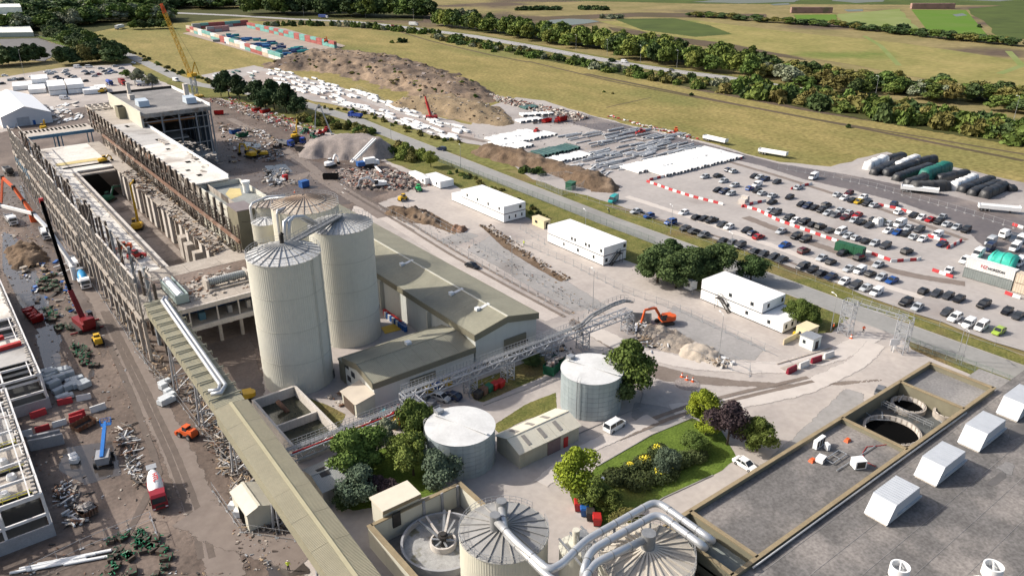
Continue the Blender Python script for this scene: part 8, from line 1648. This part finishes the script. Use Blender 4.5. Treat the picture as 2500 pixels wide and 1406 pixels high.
for i,(nm,lab,px,n,sz,ms,zm) in enumerate((('rubble','band of pale broken concrete below the spoil heap',[(1120,222),(1200,236),(1440,286),(1400,300)],700,((.5,2.0),(.5,1.6),(.4,1.2)),[m_concp,m_conc,m_brick,m_offw],1.6),('rubble','broken brick and concrete by the white excavator',[(880,420),(1000,430),(1010,465),(880,455)],500,CH,[m_conc,m_brick,m_concp,m_dark],2.2),
 ('debris','red and white litter of demolition below the pines',[(500,245),(560,240),(800,320),(760,345)],650,((.3,1.8),(.2,.9),(.15,.7)),[m_bred,m_wrap,m_concp,m_conc,m_rust,m_mudd],.8),('debris','brown demolition litter in front of the stripped block',[(530,300),(640,320),(700,360),(560,400)],380,((.4,2.0),(.3,1),(.2,.7)),MIX,.8),('debris','dark scrap pile by the red box',[(640,418),(700,418),(720,450),(640,460)],220,((.4,2.2),(.2,.8),(.2,.8)),[m_dark,m_conc,m_galv,m_wrap],1.2),('debris','scrap metal beside the yellow excavators',[(610,372),(680,366),(690,392),(620,398)],220,((.5,2.6),(.15,.6),(.2,.6)),[m_dark,m_steel,m_rust,m_galv],2.0),
 ('debris','splintered timber and pipes at the gallery foot',[(440,930),(520,950),(600,1120),(510,1110)],620,PL,[m_tim,m_concp,m_conc,m_galv,m_rust,m_dark,m_mudd],.8),('debris','timber and pipes along the muddy road edge',[(520,1090),(590,1110),(700,1300),(600,1290)],420,PL,[m_tim,m_conc,m_galv,m_concp,m_dark,m_mudd],.5),('debris','collapsed rubble inside the right mill bays',[(290,425),(330,418),(560,600),(520,620)],700,((.3,1.8),(.1,.5),(.1,.4)),[m_conc,m_mud,m_rust,m_dark,m_tim,m_concp],1.0),('debris','rubble strewn on the upper mill floor',[(400,690),(620,640),(615,700),(440,740)],200,((.3,1.6),(.2,.7),(.1,.4)),[m_conc,m_concp,m_rust],.5),
 ('debris','torn sheeting on the bleached mill roof',[(420,345),(500,350),(560,430),(500,430)],90,((.5,2.4),(.3,1),(.05,.2)),[m_conc,m_dark,m_offw],.3),('debris','white pipes and scaffold tubes by the blue lift',[(285,1040),(320,1040),(350,1180),(320,1180)],170,((.8,4),(.1,.3),(.1,.2)),[m_wrap,m_galv,m_conc,m_rust,m_dark],.8),('debris','scrap panels and rods beside the near frame',[(130,1190),(220,1170),(225,1270),(140,1290)],190,((.4,2.8),(.1,.4),(.08,.3)),[m_galv,m_conc,m_rust,m_dark,m_wrap],.8),('debris','mud caked scrap along the left yard',[(10,560),(90,540),(200,760),(110,780)],160,((.5,2.5),(.2,.9),(.1,.5)),[m_dark,m_conc,m_galv,m_tim,m_blue],.5),
 ('debris','tubes and litter along the foot of the mill frame',[(250,720),(280,720),(430,930),(390,930)],420,((.6,3.5),(.06,.2),(.06,.15)),[m_galv,m_conc,m_tim,m_mudd],.5),('debris','pipes and planks beside the orange excavator',[(1530,790),(1560,785),(1640,850),(1590,860)],120,((1,4),(.2,.5),(.15,.4)),[m_tim,m_wrap,m_dark,m_concp],.8),('debris','rubbish sacks in the debris corral',[(1700,870),(1740,865),(1810,895),(1770,905)],90,((.4,1.2),(.4,.9),(.3,.7)),[m_wrap,m_dark,m_tim,m_conc],.8),('debris','scrap by the shed and pipe bridge',[(1290,870),(1340,850),(1420,840),(1400,870)],90,((.5,2),(.2,.8),(.2,.6)),[m_dark,m_tim,m_galv],.6),('debris','stones and planks beside the nearest silo',[(790,975),(840,950),(860,985),(820,1000)],60,CH,[m_concp,m_conc,m_rust],.4),('rubble','soil and stones thrown up from the trench',[(1170,552),(1200,552),(1390,680),(1370,690)],260,((.2,.8),(.2,.6),(.1,.5)),[m_soil,m_conc],.5),('debris','pale litter along the haul road edge',[(1480,285),(1500,284),(1720,342),(1700,348)],120,((.6,2.5),(.4,1),(.2,.5)),[m_wrap,m_concp,m_bred],.5))):
 debris(nm,lab,px,n,sz,ms,100+i,zm,18.05 if 'roof' in lab else 10.1 if 'upper mill' in lab or 'mill bays' in lab else 0.0)
def crust(o,n,sz,mats,label,zmin,seed):
 r=random.Random(seed); F=[f for f in o.data.polygons if f.center.z>zmin]; q=MB()
 for i in range(n):
  c=r.choice(F).center; q.k=r.randrange(len(mats)); g_=r.random()**2; q.obox((c.x+o.location.x+r.uniform(-1,1),c.y+o.location.y+r.uniform(-1,1),c.z+.05),[a+(b-a)*g_ for a,b in sz],M=Matrix.Rotation(r.uniform(0,6),3,'Z')@Matrix.Rotation(r.uniform(-.6,.6),3,'X'))
 stuff(put('rubble',q.mesh('rubble',mats)),label,'rubble'); return F
F_=crust(SPOIL,650,((.3,2.6),(.3,1.8),(.2,.8)),[m_soil,m_spoil,m_spoil,m_gravel],'clods and rubble lying over the long spoil heap',1.5,1); crust(RUBBLE,900,((.2,1.6),(.2,.9),(.15,.6)),[m_conc,m_brick,m_concp,m_dark,m_gravel],'loose bricks over the rubble spread',.1,2); crust(SPOIL2,260,((.3,1.4),(.3,1),(.2,.6)),[m_soil,m_conc,m_gravel],'stones on the tan bank',.6,3)
for i in range(46):
 c=RND.choice([f for f in F_ if f.normal.x<-.1 and f.center.z<6] or F_).center; p=c+SPOIL.location; bush((p.x,p.y,p.z-.2),RND.uniform(1.0,2.4),RND.uniform(.8,1.6),RND.choice(('olive','green','light')),'low weed clump growing on the spoil slope','weed_bush','weeds on the spoil slope')
for i,(px,n) in enumerate((([(0,450),(60,420),(560,1400),(0,1400)],1300),([(480,240),(760,320),(1000,470),(560,480)],1600),([(420,900),(560,980),(760,1390),(600,1390)],600),([(930,500),(1150,560),(1500,780),(1400,790)],260),([(1180,330),(1440,290),(1780,380),(1560,430)],500))):
 debris('litter',('small litter trodden into the left hand mud','small litter over the demolition yard','splinters along the gallery foot','stones along the pale track','scraps between the storage rows')[i],px,n,((.08,.8),(.06,.3),(.04,.2)),[m_conc,m_dark,m_rust,m_mudd,m_tim,m_mud,m_galv],300+i,.15)
def castings(px,n,phrase,seed):
 r=random.Random(seed); P=gpoly(px)
 for i in range(n):
  u,v=r.random(),r.random(); p=(P[0]*(1-u)+P[1]*u)*(1-v)+(P[3]*(1-u)+P[2]*u)*v; q=MB(); s=r.uniform(.6,1.1)
  q.obox((0,0,.35),(1.6*s,1.1*s,.7),r.uniform(0,3)); q.k=1
  for k in range(8):q.obox((r.uniform(-.9,.9),r.uniform(-.7,.7),r.uniform(.4,.95)),(r.uniform(.2,.8),r.uniform(.05,.18),r.uniform(.04,.12)),M=Matrix.Rotation(r.uniform(0,6),3,'Z')@Matrix.Rotation(r.uniform(-.6,.6),3,'Y'))
  o=put('casting',q.mesh('casting',[mat('dark_casting',(.05,.04,.033),(.09,.06,.04),.7),m_foil if i%3 else m_foil2]),None,(p.x,p.y,0),r.uniform(0,6)); tag(o,'dark casting with green wrapping '+phrase,'casting','castings '+phrase)
castings([(80,660),(130,655),(150,715),(100,720)],22,'in the heap by the blue mixer',1); castings([(115,755),(175,750),(180,810),(130,810)],18,'in the heap before the red crane',2); castings([(175,840),(215,850),(245,900),(200,900)],20,'in the heap behind the yellow dumper',3); castings([(270,1310),(380,1300),(430,1420),(250,1420)],30,'in the bottom left enclosure',4)
strew([(105,915),(160,905),(215,950),(150,985)],22,((1.2,1.4),(2.2,2.6),(.9,1.6)),mat('grey_board',(.40,.43,.45),(.34,.37,.39),.6),'grey board stack beside the second steel frame','board stack','grey board stacks','board_stack',1.75,.25,seed=21); strew([(375,930),(400,930),(425,985),(400,990)],8,((1.1,1.3),(1.5,2.5),(.9,1.3)),mat('pale_board',(.55,.58,.60)),'pale block pallet on the muddy road','pallet','block pallets','block_pallet',1.9,.1,seed=22); strew([(100,1385),(190,1355),(235,1365),(120,1405)],9,((.3,.5),(7,10),(.3,.4)),m_wrap,'white steel section lying at the bottom left','beam','white sections','white_section',1.2,.05,seed=23)
strew([(180,1090),(185,1090),(185,1140),(180,1130)],3,((1,1.4),(1,1.4),(.9,1.3)),m_wrap,'white bulk sack in the flooded yard','sack','sacks in the yard','bulk_sack',seed=24); strew([(555,1225),(600,1290),(605,1292),(570,1240)],3,((1,1.3),(1,1.3),(1,1.3)),m_wrap,'white water cube beside the gallery','tank','water cubes','water_cube',seed=25)
for a,b,lab in (((75,1100),(158,1082),'grey precast wall unit in the flooded yard, front'),((72,1090),(152,1072),'grey precast wall unit in the flooded yard, back')):q=MB(); q.beam(G(*a)+Vector((0,0,1.1)),G(*b)+Vector((0,0,1.1)),.5,2.2); tag(q.build('precast_wall',m_concg),lab,'wall unit')
# ------------------------------------------------------------------ bins, drums, hedges
_b1=MB(); _b1.frustum((0,0),(.55,.45),(.68,.58),.12,1.15); _bb=_b1.mesh('bin_body',m_red); _b1=MB(); _b1.add([(-.7,-.6,1.15),(.7,-.6,1.15),(.7,.6,1.15),(-.7,.6,1.15),(-.6,-.5,1.32),(.6,-.5,1.32),(.6,.5,1.38),(-.6,.5,1.38)],[(0,1,5,4),(1,2,6,5),(2,3,7,6),(3,0,4,7),(4,5,6,7)]); _bl=_b1.mesh('bin_lid',m_red); _b1=MB(); [_b1.cyl((x,y),.1,0,.13,8) for x in (-.4,.4) for y in (-.35,.35)]; _bw=_b1.mesh('castors',m_dark)
for px,py,m,rz,lab in ((1412,1243,m_red,.9,'red wheeled bin nearest the wall by the lawn'),(1427,1255,m_blue,.9,'blue wheeled bin in the lawn row'),(1441,1266,m_dark,.9,'black wheeled bin in the lawn row'),(1457,1278,m_red,.9,'red wheeled bin at the lower end of the lawn row'),(1222,945,m_red,.3,'red wheeled bin at the grass end under the bridge'),(1208,950,m_red,.3,'second red wheeled bin under the bridge'),(1194,956,m_green,.3,'green wheeled bin under the bridge'),(1182,962,m_rust,.3,'brown wheeled bin under the bridge'),(1168,972,m_dark,.3,'black wheeled bin under the bridge'),(1062,950,m_blue,.2,'blue wheeled bin by the annex wall'),(1047,960,m_yellow,.2,'yellow wheeled bin by the annex wall'),(1094,943,m_yellow,.2,'yellow box bin by the annex corner'),(960,1018,m_red,.5,'red bin in the cluster by the bridge foot, front'),(976,1010,m_red,.5,'red bin in the cluster by the bridge foot, back'),(978,1034,m_red,.5,'red bin in the cluster by the bridge foot, right'),(965,1045,m_yellow,.5,'yellow and red bin below the bridge cluster'),(945,1030,m_concg,.4,'grey crate in the bin cluster'),(940,1022,mat('aqua_bin',(.05,.3,.35)),.4,'aqua bin in the cluster'),(912,1030,m_dark,.4,'black bin left of the bin cluster')):
 p=G(px,py); t=thing('wheeled_bin',lab,'bin',(p.x,p.y,.02),rz,'wheeled bins'); t.scale=(1.25,)*3; paint(put('bin_body',_bb,t),m); paint(put('bin_lid',_bl,t),m); put('castors',_bw,t)
_d=MB(); _d.cyl((0,0),.3,0,.9,14); [_d.ring((0,0),.29,.325,z,z+.04,14) for z in (.02,.3,.58,.86)]; _dm=_d.mesh('drum',m_blue)
r=random.Random(5)
for i in range(16):p=G(898+r.uniform(0,24),1068+r.uniform(0,20)); tag(paint(put('drum',_dm,None,(p.x,p.y,0)),mat('drum_navy',(.03,.05,.22)) if i%4 else m_white),('dark blue' if i%4 else 'white')+' drum in the heap below the pipe bridge','drum','drums below the bridge')
for i in range(22):p=G(940+i*2.4,768+i*1.75+(i%2)*4); tag(paint(put('drum',_dm,None,(p.x,p.y,0),0,1.5),[m_red,m_wrap,m_red,m_blue][i%4] if i<17 else m_blue),['red','white','dark red','blue'][i%4 if i<17 else 3]+' barrel in the row between silo and shed','barrel','barrels by the shed')
q=MB(); q.prism([G(*c)[:2] for c in ((930,800),(965,790),(980,805),(940,815))],0,.12); tag(q.build('yellow_hoarding',m_yellow),'yellow boards lying behind the middle silo','boards')
m_hedge=leafmat('leaf_hedge',(.085,.105,.040),(.05,.068,.026),.12)
for i,(px,py,sx,sy,h,g_,lab) in enumerate(((1500,1172,2.6,2.2,1.8,0,'left clipped hedge block in the lawn'),(1562,1182,3.0,2.4,1.9,0,'front clipped hedge block in the lawn'),(1618,1165,3.2,2.2,1.7,1,'clipped hedge block with a yellow top'),(1575,1135,2.4,2.0,1.6,1,'middle hedge block with a golden crown'),(1540,1148,1.6,1.4,1.4,1,'small golden hedge tuft'),(1605,1105,2.2,1.6,1.4,1,'golden hedge at the lawn head'),(1665,1130,2.4,2.0,1.8,0,'right clipped hedge block'),(1700,1120,2.2,1.8,1.8,0,'hedge block under the purple tree'),(1645,1140,1.8,1.6,1.6,1,'hedge block streaked with yellow'))):
 rs=np.random.RandomState(i); t=thing('clipped_hedge',lab,'hedge',G(px,py),RND.uniform(-.3,.3)); V=leaves(rs,np.array([0,0,h*.35]),np.array([sx,sy,h*.62]),1500,.17); put('foliage',np_mesh('foliage',V,np.arange(len(V)).reshape(-1,4),m_hedge),t)
 if g_:V=leaves(rs,np.array([0,.2,h*.75]),np.array([sx*.5,sy*.5,h*.3]),200,.14); put('golden_top',np_mesh('golden_top',V,np.arange(len(V)).reshape(-1,4),LF['gold']),t)
# ------------------------------------------------------------------ people
def person_mesh(bent):
 J={'pel':(0,0,.95),'wai':(.0,0,1.15),'che':(.02,0,1.38),'nec':(.03,0,1.52),'hd':(.05,0,1.62),'top':(.05,0,1.76),'sl':(0,.2,1.42),'el':(.05,.3,1.15),'hl':(.2,.28,.95),'sr':(0,-.2,1.42),'er':(.02,-.3,1.15),'hr':(.15,-.3,.93),'kl':(.05,.11,.5),'al':(0,.12,.08),'fl':(.18,.13,.04),'kr':(-.02,-.11,.5),'ar':(-.12,-.12,.08),'fr':(.06,-.13,.04)}
 if bent:
  for k in ('che','nec','hd','top','sl','sr','el','er','hl','hr','wai'):x,y,z=J[k]; d=z-.95; J[k]=(x+d*.8,y,.95+d*.55)
 K=list(J); E_=[('pel','wai'),('wai','che'),('che','nec'),('nec','hd'),('hd','top'),('che','sl'),('sl','el'),('el','hl'),('che','sr'),('sr','er'),('er','hr'),('pel','kl'),('kl','al'),('al','fl'),('pel','kr'),('kr','ar'),('ar','fr')]
 R_={'pel':.15,'wai':.13,'che':.17,'nec':.06,'hd':.1,'top':.1,'sl':.08,'sr':.08,'el':.055,'er':.055,'hl':.045,'hr':.045,'kl':.075,'kr':.075,'al':.05,'ar':.05,'fl':.045,'fr':.045}
 me=bpy.data.meshes.new('person'); me.from_pydata([J[k] for k in K],[(K.index(a),K.index(b)) for a,b in E_],[]); o=bpy.data.objects.new('p',me); COL.objects.link(o); md=o.modifiers.new('s','SKIN'); o.modifiers.new('u','SUBSURF').levels=1
 for i,k in enumerate(K):me.skin_vertices[0].data[i].radius=(R_[k],R_[k]); me.skin_vertices[0].data[i].use_root=k=='pel'
 m2=bpy.data.meshes.new_from_object(o.evaluated_get(bpy.context.evaluated_depsgraph_get())); bpy.data.objects.remove(o)
 for m in (m_orange,m_ink,plain('skin',(.5,.3,.22)),m_white):m2.materials.append(m)
 for f in m2.polygons:z=f.center.z; y=abs(f.center.y); f.material_index=(1 if z<.93 else 0 if z<1.5 else 2 if z<1.68 else 3) if not bent else (1 if z<.93 else 0 if z<1.28 else 3); f.use_smooth=True
 return m2
_pm=[person_mesh(False),person_mesh(True)]; m_hv=plain('hi_vis_yellow',(.60,.72,.04)); m_ho=plain('hi_vis_orange',(.85,.12,.02))
for px,py,m,b,rz,lab in ((2034,806,m_ho,0,2,'person in orange hi-vis standing inside the entrance'),(2107,812,m_ho,0,4,'person in orange and yellow hi-vis by the gate barrier'),(1279,601,m_hv,0,3,'person in yellow vest walking before the cabins'),(1032,531,m_hv,1,1,'person in yellow vest bending in the excavation'),(705,1392,m_hv,0,1,'person in yellow jacket and dark helmet at the bottom edge'),(1487,520,m_ink,1,2,'dark clothed person bending on the road verge')):
 p=G(px,py); o=put('person',_pm[b],None,(p.x,p.y,.02),rz,1.08); paint(o,m); tag(o,lab,'person')
for x0,x1,y,lab in ((1930,2030,32,'longer brick shooting butt beyond the small lawn'),(2223,2328,22,'distant brick shooting butt at the vivid lawn')):
 a,b=G(x0,y),G(x1,y); q=MB(); q.beam(a+Vector((0,0,2.8)),b+Vector((0,0,2.8)),6,5.6); q.beam(a+Vector((0,0,6)),b+Vector((0,0,6)),5,.8); tag(q.build('brick_butt',mat('pink_brick',(.30,.19,.16),(.22,.14,.115),.9,scale=.1,detail=8,c3=(.14,.13,.08),s3=.1)),lab,'wall')
